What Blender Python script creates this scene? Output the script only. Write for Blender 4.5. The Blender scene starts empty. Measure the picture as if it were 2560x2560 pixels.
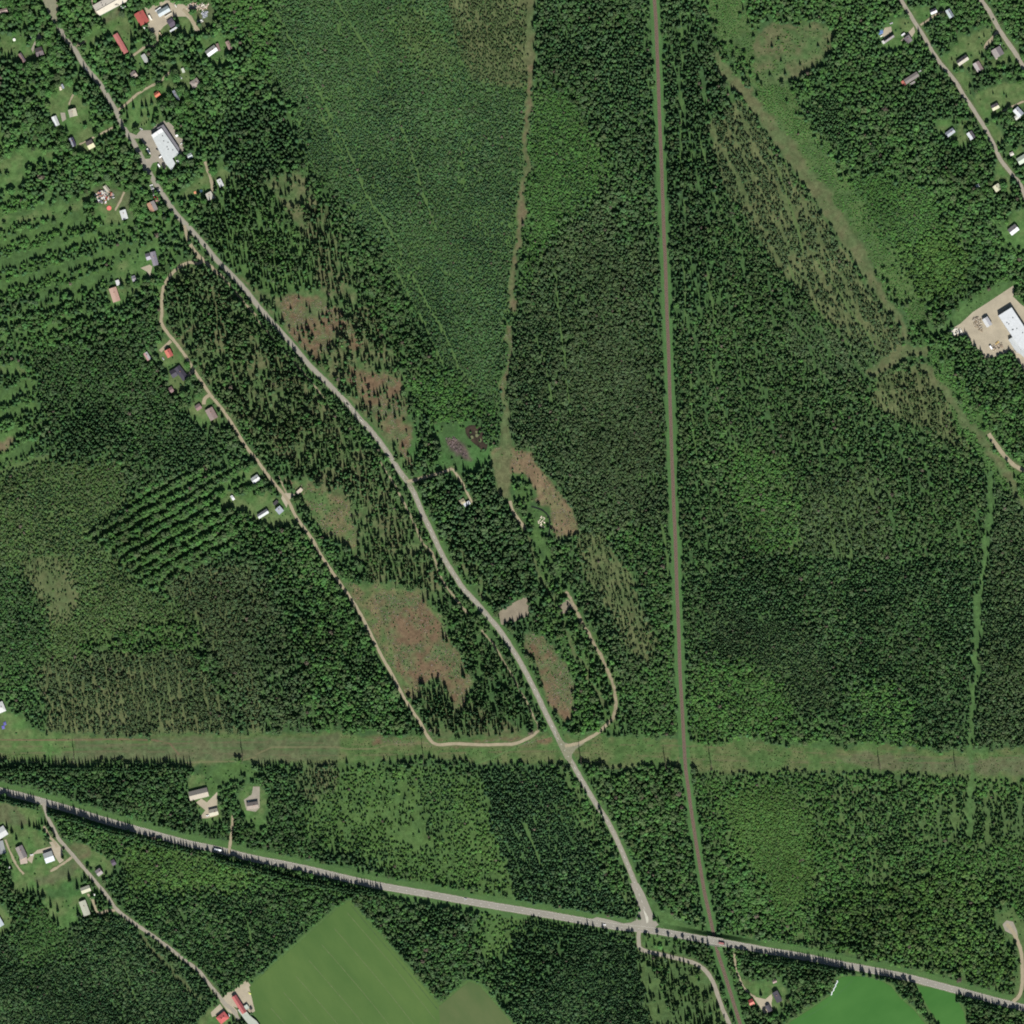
import bpy, bmesh, math, random
import numpy as np

# ------------------------------------------------------------------ frame
S = 0.58                       # metres per photograph pixel (2560 px wide)
HALF = 1280 * S
sc = bpy.context.scene
col = sc.collection

def W(x, y):
    """photograph pixel -> ground metres"""
    return ((x - 1280) * S, (1280 - y) * S)

# ------------------------------------------------------------------ camera
cam = bpy.data.cameras.new('camera')
cam.sensor_width = 36
CAM_H = 9000.0
cam.lens = 36 * CAM_H / (2 * HALF)
cam.clip_start = 10
cam.clip_end = 40000
co = bpy.data.objects.new('camera', cam)
co.location = (0, 0, CAM_H)
col.objects.link(co)
sc.camera = co

# ------------------------------------------------------------------ light
SUN_EL, SUN_AZ = math.radians(44.5), math.radians(172)     # azimuth clockwise from north
w = bpy.data.worlds.new('World')
sc.world = w
w.use_nodes = True
nt = w.node_tree
nt.nodes.clear()
sky = nt.nodes.new('ShaderNodeTexSky')
sky.sky_type = 'NISHITA'
sky.sun_disc = False
sky.sun_elevation = SUN_EL
sky.sun_rotation = SUN_AZ
bgn = nt.nodes.new('ShaderNodeBackground')
bgn.inputs[1].default_value = 0.05
wo = nt.nodes.new('ShaderNodeOutputWorld')
nt.links.new(sky.outputs[0], bgn.inputs[0])
nt.links.new(bgn.outputs[0], wo.inputs[0])
sl = bpy.data.lights.new('sun', 'SUN')
sl.energy = 4.2
sl.angle = math.radians(0.5)
sl.color = (1.0, 0.965, 0.91)
so = bpy.data.objects.new('sun', sl)
so.rotation_euler = (math.pi / 2 - SUN_EL, 0, math.pi - SUN_AZ)
so.location = (0, -500, 500)
col.objects.link(so)
sc.view_settings.view_transform = 'Standard'
sc.view_settings.look = 'None'
sc.view_settings.gamma = 1
sc.view_settings.use_curve_mapping = False
sc.view_settings.exposure = 0.56
sc.cycles.max_bounces = 4
sc.cycles.diffuse_bounces = 3
sc.cycles.glossy_bounces = 1
sc.cycles.filter_width = 1.9
sc.cycles.use_adaptive_sampling = True
sc.cycles.adaptive_threshold = 0.02

rng = np.random.default_rng(7)
random.seed(7)

# ------------------------------------------------------------------ coordinates
def T(c, r):
    """reads 640 px tiles shown at 1932 px"""
    return lambda pts: [(640 * c + x / 3.01875, 640 * r + y / 3.01875) for x, y in pts]
def Z(x0, y0, f=9.66):
    return lambda pts: [(x0 + x / f, y0 + y / f) for x, y in pts]
def O(pts):
    return [(x * 1.325, y * 1.325) for x, y in pts]

# ------------------------------------------------------------------ helpers
def mesh_obj(name, verts, faces, mat, parent=None, loc=(0, 0, 0), rz=0, smooth=False, mats=None, midx=None):
    me = bpy.data.meshes.new(name)
    me.from_pydata(verts, [], faces)
    for m in (mats or [mat]):
        me.materials.append(m)
    if midx is not None:
        me.polygons.foreach_set('material_index', midx)
    if smooth:
        me.polygons.foreach_set('use_smooth', [True] * len(me.polygons))
    me.update()
    o = bpy.data.objects.new(name, me)
    col.objects.link(o)
    if parent:
        o.parent = parent
    o.location = loc
    o.rotation_euler = (0, 0, rz)
    return o

def tag(o, label=None, cat=None, group=None, kind=None):
    if label: o['label'] = label
    if cat: o['category'] = cat
    if group: o['group'] = group
    if kind: o['kind'] = kind
    return o

def empty(name, loc, rz=0, **k):
    o = bpy.data.objects.new(name, None)
    o.empty_display_size = 1
    col.objects.link(o)
    o.location = loc
    o.rotation_euler = (0, 0, rz)
    tag(o, **k)
    return o

class MB:
    def __init__(s): s.v, s.f, s.m = [], [], []
    def add(s, v, f, m=0):
        b = len(s.v)
        s.v += [tuple(p) for p in v]
        s.f += [tuple(i + b for i in q) for q in f]
        s.m += [m] * len(f)
    def box(s, x0, x1, y0, y1, z0, z1, m=0):
        s.add([(x0, y0, z0), (x1, y0, z0), (x1, y1, z0), (x0, y1, z0), (x0, y0, z1), (x1, y0, z1), (x1, y1, z1), (x0, y1, z1)],
              [(3, 2, 1, 0), (4, 5, 6, 7), (0, 1, 5, 4), (1, 2, 6, 5), (2, 3, 7, 6), (3, 0, 4, 7)], m)
    def prism(s, pts, z0, z1, m=0):
        n = len(pts)
        a = sum(pts[i][0] * pts[(i + 1) % n][1] - pts[(i + 1) % n][0] * pts[i][1] for i in range(n))
        if a < 0: pts = pts[::-1]
        s.add([(x, y, z0) for x, y in pts] + [(x, y, z1) for x, y in pts],
              [tuple(range(n - 1, -1, -1)), tuple(range(n, 2 * n))] + [(i, (i + 1) % n, n + (i + 1) % n, n + i) for i in range(n)], m)
    def cyl(s, cx, cy, z0, z1, r0, r1=None, n=8, m=0):
        r1 = r0 if r1 is None else r1
        A = [2 * math.pi * i / n for i in range(n)]
        s.add([(cx + r0 * math.cos(a), cy + r0 * math.sin(a), z0) for a in A] + [(cx + r1 * math.cos(a), cy + r1 * math.sin(a), z1) for a in A],
              [tuple(range(n - 1, -1, -1)), tuple(range(n, 2 * n))] + [(i, (i + 1) % n, n + (i + 1) % n, n + i) for i in range(n)], m)
    def obj(s, name, mat, parent=None, mats=None, **k):
        return mesh_obj(name, s.v, s.f, mat, parent, mats=mats, midx=s.m if mats else None, **k)

# ------------------------------------------------------------------ materials
def lin(c):
    return tuple(((x / 255) / 12.92 if x / 255 <= .04045 else ((x / 255 + .055) / 1.055) ** 2.4) for x in c)

def nodes(name):
    m = bpy.data.materials.new(name)
    m.use_nodes = True
    t = m.node_tree
    b = t.nodes['Principled BSDF']
    return m, t, b

_mc = {}
def surf(name, rgb, rough=.85, var=.12, scale=.4, metal=0, stripes=None, detail=6, c2=None, spec=.3, drift=None):
    """rgb is a linear base colour; mottled by noise so no surface is flat"""
    key = (name, rgb)
    if key in _mc: return _mc[key]
    m, t, b = nodes(name)
    tc = t.nodes.new('ShaderNodeTexCoord')
    n1 = t.nodes.new('ShaderNodeTexNoise'); n1.inputs['Scale'].default_value = scale; n1.inputs['Detail'].default_value = detail
    n1.inputs['Roughness'].default_value = .65
    if drift:                       # noise drawn out along a driving direction
        mpn = t.nodes.new('ShaderNodeMapping'); mpn.inputs['Rotation'].default_value = (0, 0, -math.radians(drift[0])); mpn.inputs['Scale'].default_value = (drift[1], 1, 1)
        mpn.vector_type = 'POINT'
        rot = t.nodes.new('ShaderNodeVectorRotate'); rot.rotation_type = 'Z_AXIS'; rot.inputs['Angle'].default_value = -math.radians(drift[0])
        t.links.new(tc.outputs['Object'], rot.inputs['Vector']); mpn.inputs['Rotation'].default_value = (0, 0, 0)
        t.links.new(rot.outputs[0], mpn.inputs['Vector']); t.links.new(mpn.outputs[0], n1.inputs['Vector'])
    else:
        t.links.new(tc.outputs['Object'], n1.inputs['Vector'])
    r = t.nodes.new('ShaderNodeValToRGB')
    c = tuple(rgb)
    c2 = c2 or tuple(min(1, x * (1 + var)) for x in c)
    r.color_ramp.elements[0].position = .32
    r.color_ramp.elements[1].position = .68
    r.color_ramp.elements[0].color = (*[x * (1 - var) for x in c], 1)
    r.color_ramp.elements[1].color = (*c2, 1)
    t.links.new(n1.outputs[0], r.inputs[0])
    out = r.outputs[0]
    if stripes:
        ax, sp, amt = stripes
        wv = t.nodes.new('ShaderNodeTexWave'); wv.wave_type = 'BANDS'; wv.bands_direction = ax
        wv.inputs['Scale'].default_value = sp
        t.links.new(tc.outputs['Object'], wv.inputs['Vector'])
        mp = t.nodes.new('ShaderNodeMapRange'); mp.inputs[3].default_value = 1 - amt; mp.inputs[4].default_value = 1
        t.links.new(wv.outputs[1], mp.inputs[0])
        vm = t.nodes.new('ShaderNodeVectorMath'); vm.operation = 'SCALE'
        t.links.new(out, vm.inputs[0]); t.links.new(mp.outputs[0], vm.inputs['Scale'])
        out = vm.outputs[0]
    t.links.new(out, b.inputs['Base Color'])
    b.inputs['Roughness'].default_value = rough
    b.inputs['Metallic'].default_value = metal
    b.inputs['Specular IOR Level'].default_value = spec
    _mc[key] = m
    return m

def foliage(name, inst):
    m, t, b = nodes(name)
    if inst:
        a = t.nodes.new('ShaderNodeAttribute'); a.attribute_type = 'INSTANCER'; a.attribute_name = 'tint'
        src = a.outputs['Color']
    else:
        a = t.nodes.new('ShaderNodeObjectInfo')
        src = a.outputs['Color']
    tc = t.nodes.new('ShaderNodeNewGeometry')
    n = t.nodes.new('ShaderNodeTexNoise'); n.inputs['Scale'].default_value = .9; n.inputs['Detail'].default_value = 3
    t.links.new(tc.outputs['Position'], n.inputs['Vector'])
    mp = t.nodes.new('ShaderNodeMapRange'); mp.inputs[1].default_value = .3; mp.inputs[2].default_value = .7
    mp.inputs[3].default_value = .72; mp.inputs[4].default_value = 1.3
    t.links.new(n.outputs[0], mp.inputs[0])
    vm = t.nodes.new('ShaderNodeVectorMath'); vm.operation = 'SCALE'
    t.links.new(src, vm.inputs[0]); t.links.new(mp.outputs[0], vm.inputs['Scale'])
    df = t.nodes.new('ShaderNodeBsdfDiffuse'); tr = t.nodes.new('ShaderNodeBsdfTranslucent'); mx = t.nodes.new('ShaderNodeMixShader')
    t.links.new(vm.outputs[0], df.inputs['Color']); t.links.new(vm.outputs[0], tr.inputs['Color'])
    mx.inputs[0].default_value = .16
    t.links.new(df.outputs[0], mx.inputs[1]); t.links.new(tr.outputs[0], mx.inputs[2])
    t.links.new(mx.outputs[0], t.nodes['Material Output'].inputs['Surface'])
    t.nodes.remove(b)
    return m
FOL_I = foliage('foliage_mass', True)
FOL_T = foliage('foliage', False)
BARK = surf('bark', (.11, .085, .065), .95, .3, 2)
BIRCHBARK = surf('birch_bark', (.5, .48, .44), .9, .3, 2)
# ------------------------------------------------------------------ map rasters (1 cell = 2 px)
CELL, MARG = 2, 120
N = (2560 + 2 * MARG) // CELL
gx = (np.arange(N) + .5) * CELL - MARG
def ij(x, y):
    return (np.clip(((np.asarray(x) + MARG) / CELL).astype(int), 0, N - 1), np.clip(((np.asarray(y) + MARG) / CELL).astype(int), 0, N - 1))

def vnoise(scale, seed, n=N):
    """smooth value noise in 0..1, feature size in px"""
    r = np.random.default_rng(seed)
    k = int(2800 / scale) + 4
    g = r.random((k, k))
    u = np.arange(n) * CELL / scale
    i = u.astype(int); f = u - i; f = f * f * (3 - 2 * f)
    a = g[i][:, i] * (1 - f)[None, :] + g[i][:, i + 1] * f[None, :]
    b = g[i + 1][:, i] * (1 - f)[None, :] + g[i + 1][:, i + 1] * f[None, :]
    return a * (1 - f)[:, None] + b * f[:, None]        # [y, x]
def fbm(scale, seed, o=4):
    s, a, t = 0, 1., 0
    for k in range(o):
        s = s + a * vnoise(max(scale / 2 ** k, 4), seed + 31 * k); t += a; a *= .55
    s = s / t
    return np.clip((s - .5) * 1.7 + .5, 0, 1)

def poly_mask(pts):
    xs = [p[0] for p in pts]; ys = [p[1] for p in pts]
    (x0, x1), (y0, y1) = ij([min(xs), max(xs)], [min(ys), max(ys)])
    X = gx[x0:x1 + 1][None, :]; Y = gx[y0:y1 + 1][:, None]
    m = np.zeros((y1 - y0 + 1, x1 - x0 + 1), bool)
    n = len(pts)
    for i in range(n):
        ax, ay = pts[i]; bx, by = pts[(i + 1) % n]
        if ay == by: continue
        c = ((ay > Y) != (by > Y)) & (X < (bx - ax) * (Y - ay) / (by - ay) + ax)
        m ^= c
    return (slice(y0, y1 + 1), slice(x0, x1 + 1)), m

def line_dist(pts, reach):
    d = np.full((N, N), 1e9, np.float32)
    for (ax, ay), (bx, by) in zip(pts[:-1], pts[1:]):
        (x0, x1), (y0, y1) = ij([min(ax, bx) - reach, max(ax, bx) + reach], [min(ay, by) - reach, max(ay, by) + reach])
        X = gx[x0:x1 + 1][None, :]; Y = gx[y0:y1 + 1][:, None]
        L = max((bx - ax) ** 2 + (by - ay) ** 2, 1e-6)
        t = np.clip(((X - ax) * (bx - ax) + (Y - ay) * (by - ay)) / L, 0, 1)
        q = np.hypot(X - ax - t * (bx - ax), Y - ay - t * (by - ay))
        s = d[y0:y1 + 1, x0:x1 + 1]
        np.minimum(s, q, out=s)
    return d

def smooth_line(pts, step=6):
    P = [np.array(p, float) for p in pts]
    P = [2 * P[0] - P[1]] + P + [2 * P[-1] - P[-2]]
    out = []
    for i in range(1, len(P) - 2):
        n = max(2, int(np.linalg.norm(P[i + 1] - P[i]) / step))
        for k in range(n):
            t = k / n
            out.append(tuple(.5 * (2 * P[i] + (P[i + 1] - P[i - 1]) * t + (2 * P[i - 1] - 5 * P[i] + 4 * P[i + 1] - P[i + 2]) * t * t
                                   + (3 * P[i] - P[i - 1] - 3 * P[i + 1] + P[i + 2]) * t ** 3)))
    out.append(tuple(P[-2]))
    return out

# ------------------------------------------------------------------ lines of the map
ROAD = smooth_line(T(0, 0)([(280, -180), (345, 0), (395, 110), (440, 200), (510, 310), (570, 385), (620, 470), (700, 570), (770, 655), (830, 760), (885, 855), (905, 910), (955, 1000), (1005, 1070), (1060, 1170), (1105, 1260), (1145, 1335), (1200, 1425), (1260, 1515), (1320, 1600), (1370, 1660), (1430, 1720), (1500, 1800), (1570, 1880)])
                   + T(0, 1)([(1600, -10), (1665, 60), (1760, 155), (1860, 265)]) + T(1, 1)([(10, 370), (100, 475), (200, 585), (300, 700), (400, 820), (500, 920), (600, 1020), (690, 1115), (780, 1225), (860, 1310), (940, 1410), (1010, 1510), (1080, 1620), (1150, 1715), (1200, 1805), (1240, 1900)])
                   + T(1, 2)([(1260, 20), (1310, 120), (1370, 250), (1430, 370), (1500, 480), (1570, 585), (1660, 680), (1740, 775), (1830, 880), (1900, 980)])
                   + T(2, 2)([(10, 1050), (60, 1130), (130, 1260), (200, 1400), (260, 1530), (320, 1650), (370, 1750), (420, 1840)])
                   + T(2, 3)([(480, 10), (560, 150), (640, 280), (720, 400), (790, 540), (860, 700), (920, 850), (970, 980), (1010, 1090), (1035, 1200)]))
HWY = smooth_line(T(0, 3)([(-330, 85), (0, 172), (150, 208), (300, 248), (500, 305), (780, 393), (1100, 483), (1400, 565), (1650, 618), (1900, 680)])
                  + T(1, 3)([(220, 728), (450, 778), (700, 838), (980, 897), (1200, 935), (1500, 988), (1750, 1032), (1920, 1060)])
                  + T(2, 3)([(300, 1112), (600, 1165), (800, 1198), (1000, 1218), (1200, 1248), (1400, 1284), (1600, 1318), (1750, 1345), (1920, 1377)])
                  + T(3, 3)([(200, 1412), (400, 1450), (600, 1492), (900, 1548), (1100, 1592), (1300, 1645), (1500, 1697), (1700, 1752), (1850, 1790), (2300, 1900)]))
RAIL = smooth_line(T(2, 0)([(1058, -300), (1075, 0), (1086, 150), (1096, 400), (1104, 600), (1110, 800), (1118, 1000), (1127, 1200), (1134, 1400), (1141, 1600), (1148, 1800)])
                   + T(2, 1)([(1156, 10), (1165, 300), (1172, 500), (1181, 700), (1190, 1000), (1197, 1200), (1206, 1500), (1214, 1700), (1221, 1900)])
                   + T(2, 2)([(1228, 100), (1236, 300), (1245, 600), (1254, 800), (1261, 1000), (1267, 1200), (1279, 1400), (1290, 1600), (1300, 1780)])
                   + T(2, 3)([(1310, 0), (1327, 130), (1350, 300), (1372, 450), (1395, 600), (1425, 780), (1455, 950), (1488, 1100), (1518, 1240), (1550, 1380), (1600, 1540), (1650, 1700), (1690, 1830), (1730, 1960), (1800, 2200)]))
GRAVEL = [  # (points, width px)
 (smooth_line(T(0, 1)([(1530, 40), (1490, 58), (1430, 48), (1335, 95), (1255, 190), (1228, 260), (1220, 350), (1222, 430), (1217, 500), (1260, 575), (1330, 660), (1400, 755), (1460, 855), (1520, 945), (1590, 1050), (1680, 1160), (1750, 1265), (1820, 1380), (1880, 1470)])
    + T(1, 1)([(0, 1530), (80, 1640), (150, 1730), (225, 1820), (265, 1890)]) + T(1, 2)([(290, 15), (340, 90), (400, 170), (440, 230), (480, 310), (540, 400), (600, 490), (680, 600), (760, 720), (820, 830), (890, 970), (960, 1110), (1030, 1230), (1100, 1370), (1180, 1500), (1240, 1590), (1290, 1685), (1335, 1740), (1390, 1757), (1500, 1748), (1700, 1757), (1900, 1752)])
    + T(2, 2)([(0, 1752), (60, 1735), (110, 1712), (160, 1685), (190, 1655)])), 7.5, 'gravel_road'),
 (smooth_line(T(0, 0)([(1392, 1700), (1412, 1780), (1440, 1850), (1495, 1925)]) + T(0, 1)([(1550, 42), (1600, 92), (1650, 135)])), 8, 'gravel_road'),
 (smooth_line(T(2, 2)([(400, 1765), (460, 1755), (520, 1740), (580, 1708), (640, 1672), (700, 1618), (755, 1570)])), 8, 'gravel_road'),
 (smooth_line(T(3, 0)([(950, -120), (1005, 0), (1060, 90), (1110, 172), (1170, 262), (1230, 370), (1290, 462), (1350, 535), (1420, 620), (1480, 725), (1530, 795), (1590, 890), (1640, 970), (1700, 1085), (1750, 1195), (1820, 1290), (1890, 1370), (1930, 1450), (1960, 1560)])), 9.5, 'gravel_road'),
 (smooth_line(T(3, 0)([(1530, -120), (1600, -10), (1670, 85), (1740, 215), (1800, 305), (1870, 405), (1935, 520), (2050, 700)])), 10.5, 'gravel_road'),
 (smooth_line(T(0, 3)([(325, 262), (345, 320), (365, 385), (400, 450), (440, 530), (500, 600), (570, 682), (650, 775), (740, 880), (810, 965), (870, 1055), (950, 1125), (1060, 1203), (1180, 1285), (1300, 1375), (1400, 1455), (1500, 1530), (1570, 1620), (1640, 1705), (1700, 1780), (1760, 1830), (1800, 1900)])), 8.5, 'gravel_road'),
 (smooth_line(T(2, 3)([(957, 1225), (955, 1300), (965, 1355), (1010, 1382), (1100, 1402), (1200, 1425), (1300, 1450), (1390, 1478), (1460, 1530), (1515, 1610), (1555, 1720), (1590, 1820), (1640, 1932), (1700, 2100)])), 10, 'gravel_road'),
 (smooth_line(T(2, 3)([(1675, 1385), (1682, 1450), (1695, 1520), (1730, 1620), (1780, 1690), (1840, 1735)])), 5, 'driveway'),
 (smooth_line(T(3, 3)([(1800, 1175), (1845, 1230), (1885, 1310), (1912, 1400), (1920, 1520), (1918, 1640), (1895, 1720), (1850, 1765)])), 9, 'gravel_road'),
 (smooth_line(T(0, 3)([(1732, 640), (1738, 560), (1750, 470), (1755, 400), (1758, 360)])), 6.5, 'driveway'),
 (smooth_line(T(0, 0)([(575, 345), (610, 325), (640, 312)])), 8, 'driveway'),
 (smooth_line(T(0, 0)([(895, 830), (945, 790), (1050, 700), (1120, 660), (1205, 615), (1255, 570), (1290, 530)])), 6, 'driveway'),
 (smooth_line(T(0, 0)([(975, 440), (1060, 380), (1110, 340), (1170, 350), (1185, 300), (1150, 230)])), 6, 'driveway'),
 (smooth_line(T(0, 0)([(1380, 70), (1430, 120), (1470, 190), (1500, 235)])), 8, 'driveway'),
 (smooth_line(T(1, 1)([(1140, 1700), (1200, 1690), (1300, 1662), (1400, 1635), (1480, 1605)])), 7, 'gravel_road'),
 (smooth_line(T(1, 1)([(1480, 1605), (1550, 1700), (1590, 1780), (1630, 1860)])), 5.5, 'gravel_road'),
 (smooth_line(O([(962, 945), (968, 965), (982, 985), (992, 1000)])), 8, 'gravel_road'),
 (smooth_line(T(2, 2)([(760, 1570), (778, 1500), (783, 1420), (768, 1320), (735, 1230), (700, 1150), (670, 1080), (620, 1000), (575, 910), (535, 850), (490, 750), (440, 650), (405, 600)])), 7.5, 'dirt_track'),
 (smooth_line(T(1, 2)([(1152, 0), (1200, 100), (1250, 220), (1330, 310), (1370, 430), (1410, 525), (1480, 620), (1600, 770)])), 5, 'dirt_track'),
 (smooth_line(T(1, 2)([(1700, 890), (1800, 1010), (1870, 1130), (1932, 1230)]) + T(2, 2)([(60, 1350), (110, 1430), (160, 1540), (192, 1600), (200, 1660)])), 4, 'dirt_track'),
 (smooth_line(T(1, 1)([(930, 1540), (1030, 1700), (1080, 1790), (1150, 1930)])), 4, 'dirt_track'),
 (smooth_line(T(0, 1)([(1480, 10), (1570, 60), (1660, 140), (1760, 250), (1860, 370), (1932, 450)])), 6, 'dirt_track'),
 (smooth_line(T(1, 1)([(0, 470), (140, 640), (270, 780), (400, 930), (510, 1070)])), 4, 'dirt_track'),
 (smooth_line(T(1, 1)([(170, 1660), (215, 1760), (235, 1810)])), 4, 'dirt_track'),
 (smooth_line(T(0, 3)([(330, 440), (370, 510), (410, 560), (430, 600)])), 6, 'driveway'),
 (smooth_line(T(0, 3)([(545, 670), (480, 720), (380, 780)])), 6, 'driveway'),
 (smooth_line(T(0, 3)([(40, 540), (80, 640), (130, 740), (180, 800)])), 5, 'driveway'),
 (smooth_line(T(0, 3)([(870, 1075), (800, 1080), (750, 1100), (720, 1060), (700, 1000), (660, 950)])), 6, 'driveway'),
 (smooth_line(T(3, 0)([(1150, 190), (1210, 150), (1270, 105), (1320, 90), (1345, 110)])), 5, 'driveway'),
 (smooth_line(T(3, 0)([(1735, 240), (1700, 280), (1655, 330), (1640, 370)])), 9, 'driveway'),
 (smooth_line(T(3, 0)([(1932, 765), (1850, 800), (1770, 840)])), 5, 'driveway'),
 (smooth_line(T(0, 0)([(560, 700), (540, 740), (520, 790)])), 3.5, 'driveway'),
 (smooth_line(T(0, 0)([(850, 960), (780, 1000), (700, 1040), (600, 1090)])), 4, 'driveway'),
 (smooth_line(T(0, 0)([(1545, 1220), (1570, 1290), (1595, 1370), (1605, 1450), (1620, 1500)])), 7, 'driveway'),
 (smooth_line(T(0, 0)([(940, 1450), (900, 1530), (870, 1590)])), 5, 'driveway'),
 (smooth_line(T(0, 1)([(1290, 640), (1240, 690), (1210, 720)])), 8, 'driveway'),
 (smooth_line(T(0, 1)([(1465, 860), (1430, 890), (1410, 930)])), 7, 'driveway'),
 (smooth_line(T(0, 1)([(1590, 1040), (1545, 1080), (1540, 1120)])), 9, 'driveway'),
 (smooth_line(T(3, 1)([(1665, 1340), (1720, 1420), (1780, 1500), (1860, 1580), (1980, 1640)])), 10, 'gravel_road'),
]
YARDS = [  # gravel yards, polygons
 Z(200, 0)([(1560, 180), (1700, 180), (1800, 100), (2100, 0), (2500, 100), (2700, 230), (2650, 340), (2380, 330), (2240, 480), (2020, 640), (1900, 780), (1860, 1150), (1790, 900), (1600, 600), (1680, 540)]),
 Z(380, 0)([(650, 100), (800, 130), (1000, 60), (1130, 120), (1080, 230), (880, 330), (960, 450), (1080, 620), (1110, 720), (1020, 760), (1000, 640), (900, 470), (820, 400), (600, 400), (540, 250)]),
 Z(200, 0)([(150, -80), (300, -80), (310, 140), (480, 380), (400, 360), (230, 60)]),
 Z(320, 280)([(0, 560), (60, 500), (200, 560), (300, 440), (560, 440), (700, 290), (870, 210), (1000, 250), (1150, 400), (1200, 600), (1330, 650), (1350, 820), (1400, 960), (1400, 1120), (1280, 1160), (1240, 1000), (1060, 1130), (940, 1250), (900, 1400), (720, 1200), (600, 1230), (540, 1350), (480, 1420), (380, 1440), (300, 1200), (400, 1130), (520, 1130), (560, 1060), (400, 800), (300, 640), (180, 640), (60, 640)]),
 Z(2360, 700)([(100, 1230), (400, 1050), (700, 770), (1000, 580), (1680, 130), (1690, 420), (1850, 580), (2300, 900), (2300, 2300), (2000, 2300), (1700, 1800), (1620, 1720), (1320, 1830), (1000, 1900), (850, 1680), (640, 1560), (520, 1300), (430, 1350), (200, 1350)]),
 T(0, 3)([(1660, 1760), (1720, 1690), (1760, 1680), (1860, 1600), (1890, 1640), (1910, 1780), (1932, 1830), (1900, 1850), (1760, 1800), (1790, 1830), (1800, 1880), (1720, 1840)]),
 Z(1820, 2400, 6.825)([(420, 620), (640, 670), (740, 580), (760, 640), (740, 740), (760, 860), (620, 920), (540, 800)]),
 T(0, 3)([(370, 560), (420, 550), (470, 610), (480, 700), (450, 720), (390, 630), (260, 650), (240, 720), (200, 690), (280, 620), (390, 590)]),
 T(0, 3)([(1520, 230), (1560, 260), (1640, 180), (1640, 360), (1560, 380), (1500, 380), (1550, 320), (1480, 260)]),
 T(0, 3)([(1840, 240), (1900, 200), (1910, 140), (1960, 140), (1960, 300), (1930, 330), (1860, 320)]),
 T(3, 3)([(1770, 1180), (1800, 1150), (1850, 1160), (1880, 1230), (1890, 1300), (1850, 1260), (1790, 1230)]),
 T(2, 2)([(340, 700), (420, 655), (450, 690), (475, 745), (430, 715), (415, 765), (370, 765)]),
 T(1, 2)([(1830, 760), (1860, 730), (1990, 680), (2040, 640), (2050, 780), (2000, 800), (1930, 820), (1875, 850), (1850, 850)]),
 T(2, 2)([(0, 690), (60, 660), (110, 635), (130, 720), (125, 790), (70, 800), (0, 840)]),
 T(1, 1)([(200, 1790), (260, 1790), (300, 1800), (250, 1840), (230, 1900), (190, 1830)]),
 T(0, 1)([(1060, 90), (1130, 65), (1150, 80), (1140, 120), (1130, 160), (1110, 120)]),
 T(0, 0)([(235, 370), (290, 250), (320, 280), (300, 320), (260, 350), (250, 400)]),
 T(0, 0)([(455, 850), (490, 850), (500, 900), (470, 920)]),
 T(3, 0)([(860, 260), (880, 210), (930, 200), (935, 240), (880, 290)]),
 T(3, 0)([(1000, 310), (1100, 200), (1110, 240), (1080, 290)]),
 T(0, 0)([(370, 10), (430, -20), (440, 60), (420, 120), (395, 60)]),
 T(0, 3)([(1590, 1845), (1660, 1780), (1700, 1840), (1600, 1880)]),
]
FIELDS = [
 (O([(660, 1700), (700, 1745), (760, 1815), (828, 1897), (842, 1905), (830, 1925), (818, 2010), (495, 2010), (487, 1932), (470, 1862), (560, 1782), (640, 1712)]), 'green'),
 (O([(828, 1899), (885, 1852), (905, 1860), (940, 1900), (990, 1960), (1030, 2010), (815, 2010), (830, 1925)]), 'tan'),
 (T(3, 3)([(60, 2000), (150, 1935), (180, 1910), (350, 1800), (480, 1710), (525, 1600), (560, 1578), (620, 1570), (720, 1575), (800, 1590), (870, 1615), (930, 1650), (1000, 1740), (1100, 1825), (1200, 1950), (1230, 2100), (0, 2100)]), 'bright'),
 (T(3, 3)([(1125, 1645), (1250, 1662), (1405, 1692), (1440, 1770), (1480, 1850), (1500, 2000), (1340, 2000), (1210, 1810)]), 'bright'),
]
# ------------------------------------------------------------------ land cover: painted back to front, later polygons on top
# (polygon, spacing px, height m, crown radius m, (spruce, pine, birch, bush) shares, tint, ground, share kept, rows (angle deg, period px, open share))
DK, MD, OL, GR, BR, YG, BL = 'dark', 'mid', 'olive', 'grey', 'bright', 'yellow', 'blue'
REG = []
def R(poly, sp, h, r, mix, tint, ground='moss', keep=1., rows=None):
    REG.append((poly, sp, h, r, mix, tint, ground, keep, rows))
R(O([(-200, -200), (2200, -200), (2200, 2200), (-200, 2200)]), 8, 11, 2.5, (.45, .3, .25, 0), MD)
# north-west village woods
R(O([(-90, -90), (440, -90), (475, 100), (540, 200), (585, 310), (420, 330), (360, 420), (300, 560), (250, 640), (-90, 640)]), 10.2, 13.5, 3.6, (.35, .1, .55, 0), MD, 'grass', .93)
R(O([(-90, 560), (290, 560), (330, 680), (440, 830), (540, 960), (600, 1010), (650, 1080), (800, 1390), (-90, 1390)]), 8, 12, 2.6, (.45, .35, .2, 0), DK)
R(O([(40, 640), (200, 620), (310, 700), (420, 850), (420, 900), (240, 870), (110, 830), (60, 760)]), 6.8, 11.5, 2.2, (.5, .3, .2, 0), DK)
R(O([(-90, 370), (60, 375), (150, 395), (240, 420), (255, 500), (230, 540), (60, 560), (-90, 580)]), 8, 9, 2.5, (.3, 0, .6, .1), BR, 'grass', .8, (17, 52, .4))
R(O([(-90, 690), (60, 680), (75, 760), (70, 900), (-90, 940)]), 8, 10, 2.5, (.4, 0, .5, .1), MD, 'grass', .85, (22, 48, .42))
R(O([(-90, 600), (150, 560), (260, 560), (240, 640), (-90, 680)]), 8.5, 12, 2.8, (.4, .1, .5, 0), MD, 'grass', .9, (18, 45, .2))
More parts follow.
